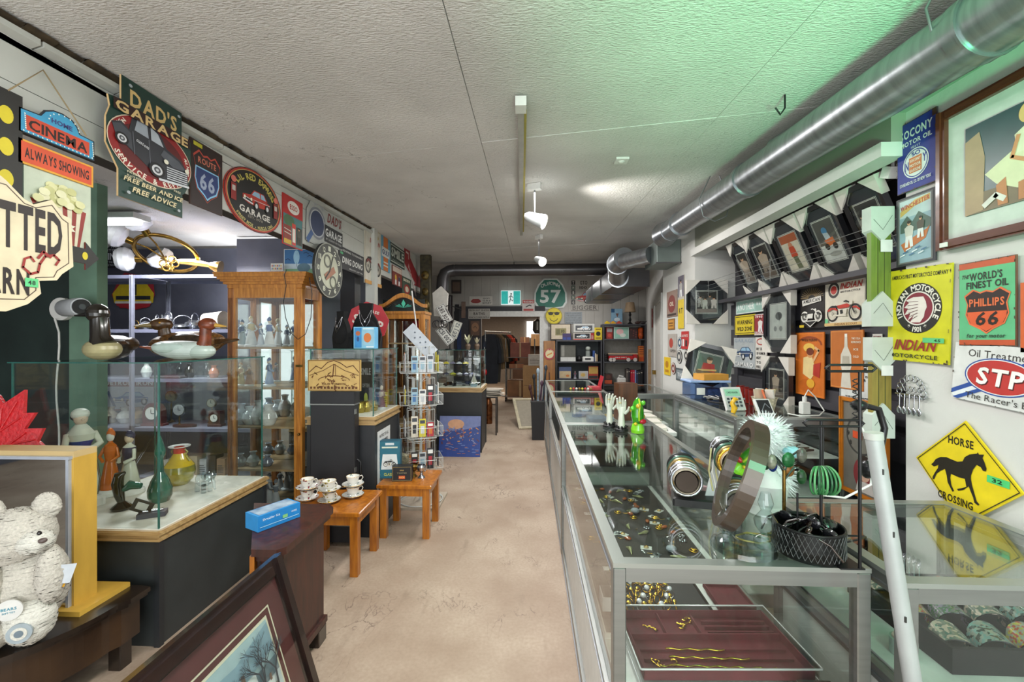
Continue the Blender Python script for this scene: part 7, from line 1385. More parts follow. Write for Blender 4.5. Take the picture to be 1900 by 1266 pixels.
# picture frame on the floor, black bin with bottles, wood post with round sign
e = E('empty_frame', 'cream picture frame leaning on the floor by the black bin', 'picture frame', (PZ(985, 762, 0).x, 7.35, .0)); e.rotation_euler = (R(-58), 0, R(12))
frame(e, .42, .8, .05, .02, C('#b8ae94', .4, 0, .1)); M().box((-.17, -.008, -.36), (.17, -.002, .36), C('#8c8474', .6)).build('backing', e)
for ch in e.children: ch.location.z = .4
e = E('waste_bin', 'tall black square bin at the end of the glass counters', 'bin', (PZ(997, 800, 0).x, 6.62, 0)); e.location.z = 0
m = M(); m.add([(-.09, -.09, 0), (.09, -.09, 0), (.09, .09, 0), (-.09, .09, 0), (-.11, -.11, .58), (.11, -.11, .58), (.11, .11, .58), (-.11, .11, .58)], [(0, 3, 2, 1), (0, 1, 5, 4), (1, 2, 6, 5), (2, 3, 7, 6), (3, 0, 4, 7)], C('#202022', .6)); m.build('body', e)
M().box((-.115, -.115, .57), (.115, .115, .585), C('#28282a', .6)).build('rim', e)
rr = random.Random(6)
for k in range(5):
    m = M(); cl = ('#3c1c20', '#1c1c22', '#8c9ca8', '#4a3040', '#26303c')[k]; hh = (.2, .36, .45, .26, .5)[k]; m.cyl((0, 0, 0), (.02*k-.04, 0, hh), .016, C(cl, .4, 0, .3, 20), n=8); m.ell((.02*k-.04, 0, hh), (.026, .022, .05), C(cl, .4)); 
    tag(m.build('rolled_umbrella', loc=(e.location.x-.08+k*.04, 6.62+.03*(k % 2), .585)), ('short maroon', 'black', 'pale blue', 'purple', 'tall dark blue')[k] + ' rolled umbrella standing in the black bin', 'umbrella')
e = E('wooden_post', 'varnished wooden plank post with the round red sign', 'post', (PY(1019, 633, 8.3).x, 8.3, 0)); M().bev((-.11, -.03, 0), (.11, .03, 1.5), C('#a8702c', .4, 0, .2, 5, dark='#7a4a1c', stretch=(4, 4, .6)), .006).build('plank', e); M().box((-.01, -.033, .1), (.012, -.03, .9), '#4a2410').build('groove', e)
sign('round red and cream stop for pedestrians sign on the wooden post', 'B', 1009, 1030, 647, 668, lambda a: (a.ell(50, 50, 49, 49, '#a8343c', 28), a.ell(50, 50, 36, 36, '#d8cca0', 24), a.line([(30, 60), (70, 40)], 10, '#c87828'), a.arc('SLOW DOWN', 50, 50, 40, 40, 160, 20, 9, '#d8cca0')), '#a8343c', .01, plane=8.265, shape='ell')
# ================================================================ the two bookcases and their goods
def bookcase(label, x0, x1, top, shelves, Y=9.05, D=.34):
    a_ = PY(x0, 633, Y).x; b_ = PY(x1, 633, Y).x; W = b_-a_; e = E('bookcase', label, 'bookcase', ((a_+b_)/2, Y+D/2, 0)); g = C('#3c3d43', .45)
    for s in (-1, 1): M().box((s*(W/2-.0125)-.0125, -D/2, 0), (s*(W/2-.0125)+.0125, D/2, top-.03), g).build('side_panel', e)
    M().box((-W/2, -D/2-.005, top-.03), (W/2, D/2, top), g).build('top', e)
    for z in shelves: M().box((-W/2+.026, -D/2+.005, z-.028), (W/2-.026, D/2-.01, z), g).build('shelf', e)
    return e
bz = lambda y, Y=9.05: 1.5+(633-y)*Y/800
BA = bookcase('lower charcoal bookcase left of the tall one at the back', 1032, 1117, bz(631), [.1, .45, bz(703)-.0, bz(671)])
BB = bookcase('tall charcoal bookcase in the right back corner', 1119, 1199, bz(602), [.1, .45, bz(713), bz(671), bz(629)])
M().box((-.45, .155, .1), (.45, .165, bz(631)-.04), C('#2c3438', .6)).build('back_panel', BA)
M().box((-.42, .155, .1), (.42, .165, bz(602)-.04), C('#8c8a84', .6)).build('back_panel', BB)
def gd(name, label, cat, x0, x1, yt, zb, face, art=None, D=.12, Y=9.12): return box_px(name, label, cat, x0, x1, yt, 0, Y, D, face, art, z=zb)
zA = bz(631)+.001; zA2 = bz(671)+.001; zA3 = bz(703)+.001; zB = bz(602)+.001; zB1 = bz(629)+.001; zB2 = bz(671)+.001; zB3 = bz(713)+.001
gd('framed_banknote', 'framed banknote with a cream mat on the lower bookcase', 'picture', 1021, 1060, 601, zA, '#2c1c18', lambda a: (a.rect(5, 5, 95, 95, '#cfc0a8'), a.rect(24, 28, 76, 72, '#8c8458'), a.txt('10', 60, 46, 16, 18, '#4a4420'), a.rect(28, 34, 46, 66, '#6c6840')), .02, 9.3)
gd('purple_box', 'pair of dark purple boxes on the lower bookcase', 'box', 1044, 1059, 619, zA, '#3a2c5c', lambda a: (a.rect(0, 60, 46, 100, '#2c408c'), a.rect(54, 60, 100, 100, '#2c408c')), .06, 9.1)
gd('model_car_box', 'upper boxed white model car on the lower bookcase', 'toy box', 1064, 1103, 601, bz(617)+.001, '#b8b8b4', lambda a: (a.rect(10, 20, 90, 80, '#4a4c50'), car(a, 50, 52, 66, 56, '#dcdcdc')), .12)
gd('model_car_box', 'lower boxed black model car with red trim on the lower bookcase', 'toy box', 1064, 1096, 618, zA, '#c4bcb4', lambda a: (a.rect(6, 10, 94, 80, '#26282c'), car(a, 50, 46, 66, 56, '#c8ccd0'), a.rect(0, 86, 100, 100, '#c8584c')), .12)
gd('red_box', 'small red box beside the lower boxed model car', 'box', 1096.5, 1102, 618, zA, '#9c2424', lines_art('#d8c8c0'), .08)
gd('toy_figure_box', 'yellow boxed toy dog on the lower bookcase', 'toy box', 1103, 1117, 608, zA, '#d0b828', lambda a: (a.ell(50, 50, 30, 18, '#1c1c1c'), a.rect(16, 10, 84, 20, '#8c6c10'), a.rect(16, 80, 84, 90, '#8c6c10')), .1)
gd('model_building', 'white model house with a tower on the bookcase middle shelf', 'model', 1040, 1068, 641, zA2, '#5c5c54', lambda a: (a.rect(0, 74, 100, 100, '#cfd0cc'), a.rect(6, 0, 26, 70, '#8c8c84')), .12)
p = PY(1091, 633, 9.15); e = E('white_machine', 'white vintage sewing machine shaped ornament on the middle shelf', 'ornament', (p.x, 9.15, zA2)); m = M(); m.bev((-.12, -.06, 0), (.12, .06, .1), WHITE, .02); m.cyl((-.0, 0, .1), (0, 0, .22), .05, '#8c9490', n=12); m.ell((0, 0, .27), (.055, .05, .05), '#a8b0a8'); m.build('body', e); M().box((-.07, -.062, .03), (.05, -.06, .07), '#3a3a3c').build('badge', e)
p = PY(1075, 633, 9.15); ob('dark_teapot', 'dark round teapot on the bookcase middle shelf', 'teapot', 1075, 9.15, zA2, [(0, 0), (.05, 0), (.07, .05), (.05, .1), (.015, .12)], BLACKM)
for i, (px, w, cl, nm_) in enumerate(((1103, 3, '#c8c0b4', 'white'), (1106, 3, '#a08868', 'tan'), (1100, 4, '#2c4c8c', 'blue'))): gd('book', nm_ + ' book at the right of the bookcase middle shelf', 'book', px, px+w, (656, 658, 651)[i], zA2, cl, None, .14)
gd('art_book', 'blue and cream picture box on the lower visible bookcase shelf', 'box', 1037, 1060, 681, zA3, '#4c5c84', lambda a: (a.rect(4, 36, 96, 96, '#c8b490'), a.ell(70, 76, 14, 10, '#c87838')), .03)
p = PY(1067, 633, 9.15); figurine('small purple pewter figurine on the lower bookcase shelf', (p.x, 9.15, zA3), .16, body='#7c7484', accent='#8c4c54')
gd('small_picture', 'small framed yellow cup picture on the lower bookcase shelf', 'picture', 1074, 1091, 689, zA3, '#c4c8d0', lambda a: (a.rect(8, 8, 92, 92, '#b8b4ac'), a.ell(46, 50, 26, 24, '#c8a860')), .02)
gd('postcard', 'yellow and red postcard box at the right of the lower shelf', 'box', 1092, 1110, 680, zA3+.0, '#a83c28', lambda a: (a.rect(4, 4, 96, 60, '#b89448'), a.rect(4, 76, 96, 96, '#26282a')), .03)
gd('blue_sign', 'blue framed polar bear tin sign on the tall bookcase', 'sign', 1134, 1155, 573, zB, '#7cA0b8'.lower(), lambda a: (a.rect(0, 0, 30, 24, '#1c4c74'), a.poly([(40, 30), (66, 30), (54, 56)][::-1], '#6c4438'), a.ell(52, 68, 26, 12, '#c4d0d8')), .02, 9.3)
e = E('table_lamp', 'table lamp with beige shade and black turned base on the tall bookcase', 'lamp', (PY(1169, 633, 9.2).x, 9.2, zB)); M().lathe([(0, 0), (.07, 0), (.05, .02), (.015, .05), (.03, .1), (.012, .16), (.03, .2), (.012, .26), (.012, .3)], BLACKM, n=14).build('base', e); M().lathe([(.115, .26), (.085, .46)], C('#9c8468', .7, 0, .08), n=22).build('lamp_shade', e)
for i, (px, cl, lab) in enumerate(((1126, '#c8a828', 'yellow'), (1137, '#c89428', 'orange yellow'), (1148, '#b04834', 'red'))):
    p = PY(px, 633, 9.12); m = M(); m.bev((-.055, -.03, .01), (.055, .03, .04), C(cl, .25), .008); m.bev((-.03, -.025, .04), (.025, .025, .062), C(cl, .25), .008); tag(m.build('toy_truck', loc=(p.x, 9.08, zB)), lab + ' toy truck on the tall bookcase', 'toy car')
for i, (px, cl, lab) in enumerate(((1182, '#3c2420', 'dark brown'), (1192, '#2c2426', 'black'))):
    p = PY(px, 633, 9.12); m = M(); m.ell((0, 0, .03), (.06, .03, .03), cl); m.tube([(0, 0, .04), (.08, 0, .06)], .008, cl, 6); tag(m.build('small_ornament', loc=(p.x, 9.08, zB)), lab + ' small animal ornament beside the lamp', 'ornament')
gd('bottle_crate', 'red boxed pencil case on the tall bookcase top shelf', 'box', 1125, 1137, 608, zB1, '#8c2c28', lambda a: (a.rect(10, 8, 90, 40, '#8c8888'), a.ell(50, 70, 30, 16, '#b84438')), .08)
gd('mirror_tile', 'small pale floral mirror on the tall bookcase top shelf', 'mirror', 1139, 1167, 607, zB1, '#b4c8c0', lambda a: (a.rect(5, 5, 95, 95, '#8cb8a8'), a.ell(40, 40, 24, 26, '#d0a8a8'), a.ell(60, 70, 20, 16, '#cfd4cc')), .02)
gd('dark_print', 'dark red print beside the small mirror', 'picture', 1168, 1183, 609, zB1, '#3a2020', lambda a: [a.ell(20+(i*31) % 64, 16+i*11, 8, 6, '#7a3c38') for i in range(7)], .03)
ob('orange_bottle', 'orange brown glazed bottle on the tall bookcase top shelf', 'bottle', 1188.5, 9.15, zB1, [(0, 0), (.04, 0), (.06, .06), (.05, .14), (.06, .2), (.045, .235), (0, .24)], C('#b84c18', .2, 0, .3, 20, coat=.5))
e = E('toy_fire_truck', 'long red toy ladder fire truck on the tall bookcase', 'toy truck', (PY(1156, 633, 9.12).x, 9.12, zB2)); e.scale = (1, 1, 1)
m = M(); m.bev((-.30, -.05, .045), (.2, .05, .12), C('#b01c24', .3), .008); m.build('body', e); M().bev((.2, -.05, .03), (.29, .05, .15), C('#a81c20', .3), .012).build('cab', e); M().box((-.31, -.03, .15), (.3, .03, .17), C('#c4a888', .5)).build('ladder', e)
for x in (-.26, -.2, .1, .24): M().cyl((x, -.055, .04), (x, .055, .04), .04, C('#c0bcb8', .4), n=16).build('wheel', e)
m = M(); a = Art(m, .3, .03, -.0515); m.T = Matrix.Translation((-.05, 0, .085)); a.txt('FIRE DEPT', 50, 50, 80, 70, '#e0d8d0'); m.T = Matrix.Identity(4); m.build('lettering', e)
ob('tyre_stack', 'stack of small black tyres left of the fire truck', 'tyres', 1124, 9.15, zB2, [(0, 0), (.05, 0), (.055, .02), (.05, .04), (.055, .06), (.05, .08), (.055, .1), (.05, .12), (.055, .14), (.05, .16), (0, .16)], BLACKM)
gd('orange_game', 'orange stacked toy frame at the right of the fire truck', 'toy', 1185, 1197, 642, zB2, '#c86820', lambda a: ([a.rect(10, 8+i*14, 80, 12+i*14, '#5c2410') for i in range(4)], a.rect(10, 70, 90, 96, '#c84c18')), .08, 9.16)
for i, (px, w, cl, nm_, yt) in enumerate(((1162, 4, '#5c5450', 'grey', 685), (1166, 3, '#2c2c30', 'black', 684), (1170, 4, '#b02438', 'crimson', 687), (1174, 4, '#c03048', 'pink red', 687), (1178, 2.5, '#7c98c8', 'light blue', 687), (1181, 3, '#2c3c5c', 'navy', 689), (1184, 4, '#26262a', 'dark', 688), (1188, 5, '#1c1c20', 'very dark', 687))):
    gd('book', nm_ + ' upright book on the tall bookcase lower shelf', 'book', px, px+w-.3, yt, zB3, cl, lambda a: a.rect(20, 16, 80, 22, '#c8c0b0'), .16)
gd('dark_case', 'dark flower pot with orange base at the left of the lower shelf', 'pot', 1121, 1136, 694, zB3, '#3c2420', lambda a: (a.rect(4, 60, 96, 96, '#b84c28'), a.ell(50, 30, 30, 20, '#5c3028')), .1)
p = PY(1153, 633, 9.1); e = E('white_scale', 'white kitchen scale ornament on the lower shelf of the tall bookcase', 'ornament', (p.x, 9.1, zB3)); M().bev((-.09, -.06, 0), (.09, .06, .14), WHITE, .02).build('body', e); M().tube([(-.05, 0, .14), (-.05, 0, .18), (.04, 0, .16)], .015, WHITE, 8).build('neck', e)
# narrow things on the slanting wall by the bookcase
sign('narrow red strip sign beside the bookcase', 'B', 1209, 1214, 573, 608, lambda a: a.txt('EXIT', 50, 50, 60, 6, '#d8c8c0'), '#8a2c2c', .01, plane=7.55)
e = E('wooden_board', 'tall pale plywood offcut leaning beside the bookcase', 'board', (PY(1210, 633, 7.9).x, 7.9, 0)); M().box((-.07, -.01, 0), (.07, .01, 1.35), C('#a88c6c', .6, 0, .1)).build('panel', e)
# ================================================================ on the aisle counters
ZT = .921
def hand(label, c, h, rz, spread):
    e = E('display_hand', label, 'display hand', c, rz); P_ = C('#c9ccc0', .3, 0, .04, coat=.3)
    M().lathe([(0, 0), (.045, 0), (.045, .012), (.03, .022), (0, .022)], BLACKM, n=20).build('base', e)
    m = M(); m.tube([(0, 0, .02), (0, 0, .05), (0, 0, h*.45), (0, 0, h*.52), (.002, 0, h*.62), (.003, 0, h*.68)], [.024, .022, .018, .02, .028, .026], P_, 14)
    for v in m.v:
        if v.z > h*.42: v.y *= 1 - min(1, (v.z-h*.42)/(h*.15))*.45
    m.build('forearm', e)
    for i, (dx, l, a_) in enumerate(((-.021, .27, -.14), (-.007, .31, -.04), (.008, .29, .06), (.021, .23, .17))):
        a_ *= spread; z0 = h*.66; L = h*l; m = M(); m.tube([(dx, 0, z0-.01), (dx+a_*L*.4, -.003, z0+L*.4), (dx+a_*L*.8, -.012, z0+L*.75), (dx+a_*L, -.022, z0+L)], [.0095, .0085, .0075, .005], P_, 8); m.build('finger', e)
    m = M(); m.tube([(.022, -.002, h*.5), (.044, -.012, h*.6), (.05, -.022, h*.7)], [.011, .009, .006], P_, 8); m.build('thumb', e)
    m = M(); m.torus((-.007+.0, -.006, h*.80), .010, .002, GOLD, Matrix.Rotation(R(90), 4, 'X'), 12, 4); m.build('ring', e)
    m = M(); 
    for k in range(9): t = k*.7; m.ell((.034*math.cos(t), .034*math.sin(t), .028), (.008, .008, .006), BLK, 8, 5)
    m.build('bracelet', e)
p = at(1131, 792, ZT); hand('left white display hand with splayed fingers on the near glass counter', p, .235, .3, 1.3)
p = at(1153, 799, ZT); hand('right white display hand held upright on the near glass counter', p, .225, -.3, .6)
p = at(1183, 803, ZT); e = E('glass_frog_ornament', 'glossy green frog totem ornament with yellow and red spots', 'ornament', p, .2); GG = C('#3c9c18', .1, 0, .3, 20, dark='#1c6a10', coat=.8)
M().lathe([(0, 0), (.04, 0), (.043, .02), (.035, .05), (.03, .06)], C('#7cc828', .1, coat=.8), n=18).build('base', e)
m = M(); m.lathe([(.028, .05), (.04, .1), (.038, .15), (.028, .19), (.012, .215), (0, .225)], GG, n=18); m.build('body', e)
m = M(); m.ell((.02, -.03, .075), (.024, .014, .016), C('#b01c2c', .15)); m.build('mushroom_cap', e)
m = M(); m.ell((-.026, -.028, .06), (.012, .01, .01), C('#d0b828', .15)); m.build('yellow_spot', e)
m = M(); m.tube([(-.005, -.034, .08), (-.01, -.042, .13), (.0, -.036, .18), (.0, -.02, .215)], .006, C('#a8c828', .15), 6); m.build('vine', e)
for k in range(6): t = k*1.1; M().ell((.036*math.cos(t), .036*math.sin(t), .1+.018*k), (.016, .012, .016), C('#58b428' if k % 2 else '#c8a428', .15, coat=.6), 8, 6).build('leaf', e)
p = at(1170, 786, ZT); box_item('walnut_box', 'tall brown wooden box standing on the middle glass counter', 'box', (p.x, 3.22, ZT), .14, .27, .12, C('#5c3418', .35, 0, .2, 6, dark='#3a1e0e', stretch=(5, 5, .6), coat=.3), None, .1)
# red open case and ball strip on the far counter
e = E('red_case', 'open red case with its lid up on the far glass counter', 'case', (PY(1104, 633, 5.2).x, 5.25, ZT)); M().bev((-.07, -.1, 0), (.07, .1, .03), C('#a01c28', .4), .004).build('tray', e); m = M(); m.cb((.075, 0, .09), (.01, .2, .14), C('#b01c2c', .4), ry=.25); m.build('lid', e)
for i in range(8): 
    p = PY(1059+i*5.4, 633, 5.15); m = M(); m.ell((0, 0, .013), (.014, .014, .013), C(('#c8b838', '#c43c3c', '#d8d4c8', '#8c6c38')[i % 4], .2), 10, 8); tag(m.build('ball_ornament', loc=(p.x, 5.15, ZT)), ('yellow', 'red', 'cream', 'brown')[i % 4] + (' ball in the left half of the row by the red case' if i < 4 else ' ball in the right half of the row by the red case'), 'ornament')
# inside the middle counter
z2 = .761
for i in range(9):
    r_ = random.Random(i); m = M(); m.tube([(.06*math.cos(t*.7+i)+.012*i-.05, .05*math.sin(t*.7+i), .008+.006*i+.01*math.sin(t*2+i)) for t in range(10)], .006, C('#2c6cb0', .4) if i < 7 else C('#b8c0c8', .4), 6, True)
    tag(m.build('wire_coil', loc=(.52, 4.25, z2)), f"{('lowest', 'second', 'third', 'fourth', 'fifth', 'sixth', 'highest', '', '')[i]} coil of bright blue wire in the middle counter" if i < 7 else ('lower' if i == 7 else 'upper') + ' coil of pale grey wire on the blue coils', 'wire', 'coils of wire in the middle counter')
for i, px in enumerate((1043, 1053)): ob('blue_tube', ('left', 'right') [i] + ' blue capped tube in the middle counter', 'tube', px, 4.62, z2, [(0, 0), (.02, 0), (.02, .05), (.024, .051), (.024, .13), (0, .13)], '#2c5ca8', bands=['#c8c0b4', '#c8c0b4', '#2c5ca8', '#2c5ca8', '#2c5ca8'])
box_item('car_box', 'black and white printed box in the middle counter', 'box', (.44, 4.72, z2), .14, .1, .06, '#c4c4c0', lambda a: car(a, 50, 50, 80, 70, '#3c3c40'))
box_item('blue_bag', 'folded pale blue bag in the middle counter', 'bag', (.62, 3.95, z2), .2, .05, .2, C('#7c9cc0', .5, 0, .2, 20)); 
for i in range(5): box_item('paper_stack', ('largest', 'second', 'third', 'narrow', 'topmost')[i] + ' white paper slab near the back of the middle counter', 'paper', (.74-.03*i, 4.3-.18*i, z2 if i < 4 else z2), .12, .012, .15, C('#cfc9bf', .6), None, .3*i)
box_item('dark_tray', 'long dark tray in the far glass counter', 'tray', (.55, 5.7, .621), .5, .05, .7, C('#2c2a28', .5))
box_item('striped_carton', 'grey striped carton at the near end of the middle counter', 'carton', (.36, 3.3, .761), .12, .08, .16, '#a8a8a0', lines_art('#4a4a48', 6))
box_item('lined_case', 'dark lined case at the near end of the middle counter', 'case', (.62, 3.35, .761), .24, .04, .4, C('#3a2c20', .5))
# narrow white bench behind the middle counter with papers, second counter contents
e = E('white_bench', 'narrow white work bench between the counters', 'bench', (1.0, 4.0, 0)); M().bev((-.1, -.6, .76), (.14, .25, .79), WHITE, .004).build('top', e)
for x in (-.08, .12):
    for y in (-.56, .2): M().box((x-.015, y-.015, 0), (x+.015, y+.015, .76), ALU).build('leg', e)
for i in range(4): box_item('paper_stack', ('wide', 'second', 'small', 'upper')[i] + ' sheaf of white paper on the narrow bench', 'paper', (1.0+.01*i, 3.55+.2*i, .791), .19, .02+.01*i, .17, C('#d4cfc4', .6), None, .15*i-.2)
# ---------------------------------------------------------------- showcase by the slat wall
Z4 = 1.071
e = E('plastic_bin', 'clear blue plastic storage bin on the showcase', 'storage bin', (1.335, 3.36, Z4)); BLU = glassmat('blue_plastic', (.42, .56, .8), 1.5, .15)
m = M(); m.bev((-.14, -.1, 0), (.14, .1, .12), BLU, .015); m.build('tub', e); M().bev((-.15, -.11, .12), (.15, .11, .135), C('#8ca4cc', .3), .006).build('lid', e)
m = M(); m.box((-.1, -.104, .03), (-.04, -.101, .08), WHITE); m.build('label_sheet', e); m = M(); m.bev((.0, -.07, .006), (.11, .07, .07), C('#5c6880', .5, 0, .3, 30), .01); m.build('contents', e)
box_item('cardboard_tray', 'shallow orange yellow cardboard tray on the blue bin', 'box', (1.37, 3.34, Z4+.136), .2, .045, .14, C('#c48c38', .7), None, .2)
e = E('spoked_stand', 'round black spoked wire stand on the showcase', 'display stand', (1.31, 2.98, Z4)); 
for k in range(28): t = k*math.pi/14; M().tube([(.02*math.cos(t), .02*math.sin(t), .03), (.13*math.cos(t), .13*math.sin(t), .045)], .003, C('#b8b8b8', .3, .6) if k % 2 else BLACKM, 5).build('spoke', e)
M().cyl((0, 0, 0), (0, 0, .05), .03, BLACKM, n=18).build('hub', e); M().torus((0, 0, .02), .1, .006, BLACKM, Matrix.Rotation(R(90), 4, 'X'), 26, 5).build('rim', e)
def f(a): a.rect(4, 5, 96, 95, '#b8c0bc'); a.rect(10, 10, 90, 40, '#8cc4a4'); a.txt('CARD READER', 50, 24, 60, 8, '#2c3c34'); [a.rect(12+i*20, 48+j*15, 26+i*20, 58+j*15, '#3c4448') for i in range(4) for j in range(3)]
e = box_item('card_terminal', 'white tilted payment terminal screen on the showcase', 'terminal', (1.27, 2.72, Z4), .12, .15, .02, '#d4d4d0', f, .1, lean=R(-28))
def f(a): a.rect(8, 8, 92, 92, '#26282c'); a.line([(20, 80), (60, 30), (80, 60)], 4, '#8c9098')
box_item('small_tablet', 'small white framed tablet beside the wicker basket', 'tablet', (1.37, 2.56, Z4), .09, .1, .015, '#dcdcdc', f, .1, lean=R(-35))
e = E('basket', 'white wicker basket full of snack packets on the showcase', 'basket', (1.43, 2.70, Z4)); M().lathe([(0, 0), (.05, 0), (.07, .08), (.073, .085), (.065, .08)], C('#c8bca4', .6, 0, .2, 60), n=20).build('weave', e)
for i in range(6): t = i*1.05; m = M(); m.cb((.035*math.cos(t), .035*math.sin(t), .10), (.05, .01, .07), C(('#c8b898', '#d09024', '#cfcac0', '#b8a894', '#c85c28', '#d8d4cc')[i], .4), rz=t, rx=.3); m.build('packet', e)
e = E('yellow_bird', 'little yellow bird ornament at the edge of the showcase', 'ornament', (1.205, 2.62, Z4)); m = M(); m.tube([(0, 0, 0), (.01, 0, .03), (-.005, 0, .06), (.012, 0, .085), (.03, 0, .08)], [.012, .018, .012, .014, .005], C('#d8a81c', .3), 10); m.build('body', e)
for i in range(4): ob('red_glass', ('first', 'second', 'third', 'fourth')[i] + ' dark red glass from the left on the showcase by the wall', 'glass', 1374+i*8, 3.25-.1*i, Z4, [(0, 0), (.025, 0), (.03, .1), (.028, .1), (.022, .01)], C('#7c1c14', .1, 0, .2, coat=.6))
e = E('wall_charger', 'white charger with a looping white cable at the end of the showcase', 'charger', (1.62, 2.62, Z4)); M().bev((-.025, -.02, 0), (.025, .02, .07), WHITE, .005).build('block', e); M().cyl((0, 0, .07), (0, 0, .1), .012, WHITE).build('plug', e); M().tube([(0, 0, .1), (.02, 0, .14), (.06, 0, .1), (.1, -.02, .02), (.02, -.1, .006), (-.1, -.12, .006), (-.12, -.04, .006)], .004, WHITE, 6).build('cable', e)
z4 = .841
for i in range(5): box_item('white_box', ('nearest', 'second nearest', 'middle', 'second farthest', 'farthest')[i] + ' white carton on the showcase shelf', 'box', (1.36, 3.44-.0-.19*(4-i), z4), .2, (.06, .1, .14, .15, .15)[i], .12, '#cfcfcb', None)
for i in range(4): box_item('grey_case', ('nearest', 'second', 'third', 'farthest')[i] + ' flat grey jewellery case on the showcase floor', 'case', (1.36, 2.64+i*.22, .621), .22, .03, .17, C('#8c8e90', .4))
for i in range(10):
    r_ = random.Random(i+40); m = M(); m.tube([(r_.uniform(-.05, .05), r_.uniform(-.03, .03), .006+.004*k) for k in range(8)], .004, C(('#4a3a2c', '#8c7c68', '#26221e')[i % 3], .4), 5); tag(m.build('bead_strand', loc=(1.62-.02*(i % 3), 2.6+.09*i, z4)), f"{('brown', 'tan', 'near black')[i % 3]} bead strand, {('first', 'second', 'third', 'fourth', 'fifth', 'sixth', 'seventh', 'eighth', 'ninth', 'tenth')[i]} from the near end of the showcase shelf", 'necklace', 'bead strands on the showcase shelf')
# cola mirror clock, wrapped frames edge on, white pole, spoon rack
def f(a):
    a.rect(0, 0, 100, 100, '#6c6860'); a.ring(46, 36, 38, 22, 4, '#3a3836', 30); 
    for t, x, y in (('12', 46, 18), ('9', 14, 36), ('8', 20, 46), ('6', 46, 54), ('3', 80, 36)): a.txt(t, x, y, 6, 5, '#1c1a18')
    a.rect(26, 32, 50, 40, '#c84820'); a.ell(60, 78, 32, 20, '#7c2c30'); a.ell(56, 74, 15, 12, '#c8a08c'); a.ell(56, 64, 17, 7, '#2c1c18'); a.poly([(40, 86), (74, 86), (80, 98), (34, 98)][::-1], '#c0b8b4'); a.rect(60, 20, 90, 26, '#c03828')
c, W, H = span('R', 1564, 1652, 742, 925, 1.72); e = E('cola_mirror', 'orange wood framed advertising mirror clock with a lady portrait', 'mirror', c, ROT['R']); c = None
frame(e, W, H, .022, .02, C('#b86c14', .35, 0, .1, coat=.3)); m = M(); m.box((-W/2+.02, -.012, -H/2+.02), (W/2-.02, -.004, H/2-.02), '#6c6860'); f(Art(m, W-.045, H-.045, -.012)); m.build('print', e)
m = M(); m.box((1.60, 2.0, .60), (1.78, 2.42, .655), C('#26262a', .5)); m.box((1.60, 2.0, .0), (1.63, 2.03, .60), C('#26262a', .5)); m.box((1.60, 2.39, .0), (1.63, 2.42, .60), C('#26262a', .5)); m.box((1.75, 2.0, 0), (1.78, 2.03, .6), C('#26262a', .5)); m.box((1.75, 2.39, 0), (1.78, 2.42, .6), C('#26262a', .5)); tag(m.build('black_stand', ), 'low black stand under the advertising mirror clock', 'stand')
CB = C('#b8c0b8', .6, 0, .04); GR = C('#6c8434', .5, 0, .15, 6, stretch=(8, 1, 1)); OL = C('#8c7c38', .5, 0, .15, 6, stretch=(8, 1, 1))
def wrapped(label, px0, px1, y0, y1, col, Y=1.93):
    a_ = PY(px0, y0, Y); b_ = PY(px1, y1, Y); e = E('wrapped_frame', label, 'picture frame', ((a_.x+b_.x)/2, Y, b_.z)); W = b_.x-a_.x; H = a_.z-b_.z
    m = M(); m.box((-W*.42, -.012, .02), (W*.42, .012, H-.02), col)
    for k in (-.14, .14): m.box((W*k-.001, -.0135, .03), (W*k+.001, -.012, H-.03), C('#3c4420', .6))
    m.build('edge', e)
    for s in (0, 1):
        z = H if s else 0; d = -1 if s else 1; pts = [(-W/2, z), (W/2, z), (W/2, z+d*.10), (0, z+d*.15), (-W/2, z+d*.10)]; m = M(); m.prism(pts if d > 0 else pts[::-1], -.022, .03, CB); m.build('cardboard_corner', e)
        m = M(); m.tube([(-W/2+.01, -.0225, z+d*.055), (0, -.0225, z+d*.10), (W/2-.01, -.0225, z+d*.04)], .001, '#4a5048', 4); m.build('fold_line', e)
    m = M(); m.box((-.01, -.0235, H*.62), (W*.4, -.0225, H*.72), WHITE); m.build('sticker', e)
wrapped('upper frame seen edge on with white cardboard corners beside the right wall', 1609, 1652, 386, 606, GR); wrapped('lower olive frame seen edge on with white cardboard corners', 1611, 1653, 626, 812, OL)
m = M(); m.tube([(.905, .90, 0), (.822, .96, .748), (.770, 1.0, 1.28)], .0165, C('#9a9c9c', .4, .1, .08, 10), 20); m.cyl((.770, 1.0, 1.28), (.769, 1.0, 1.295), .0175, '#a8a8a4', n=20)
r_ = random.Random(3)
for k in range(7): t = r_.uniform(.3, .95); z = 1.28*t; x = .905-.135*t; y = .9+.1*t; m.cb((x-.004+r_.uniform(-.006, .006), y-.0155, z), (.003, .003, .012), '#2c2c2a')
o = m.build('white_pole'); tag(o, 'scuffed white metal pole leaning in front of the counters', 'pole')
c, W, H = span('R', 1666, 1722, 698, 766, 1.553); e = E('spoon_rack', 'silver filigree spoon rack with hanging souvenir spoons on the right wall', 'rack', (1.553, c.y, c.z), ROT['R'])
m = M(); m.box((-W/2, -.012, -.005), (W/2, 0, .0), SILV)
for k in range(9): t = math.pi*k/8; m.torus((W*.4*math.cos(t), -.006, .01+H*.38*math.sin(t)), .012, .0022, SILV, None, 12, 4)
for k in range(5): m.torus((-W*.3+W*.15*k, -.006, .02), .010, .002, SILV, None, 12, 4)
for k in range(7): m.torus((-W*.4+W*.13*k, -.006, -.008), .008, .002, SILV, None, 10, 4)
o = m.build('filigree', e); o['kind'] = 'stuff'
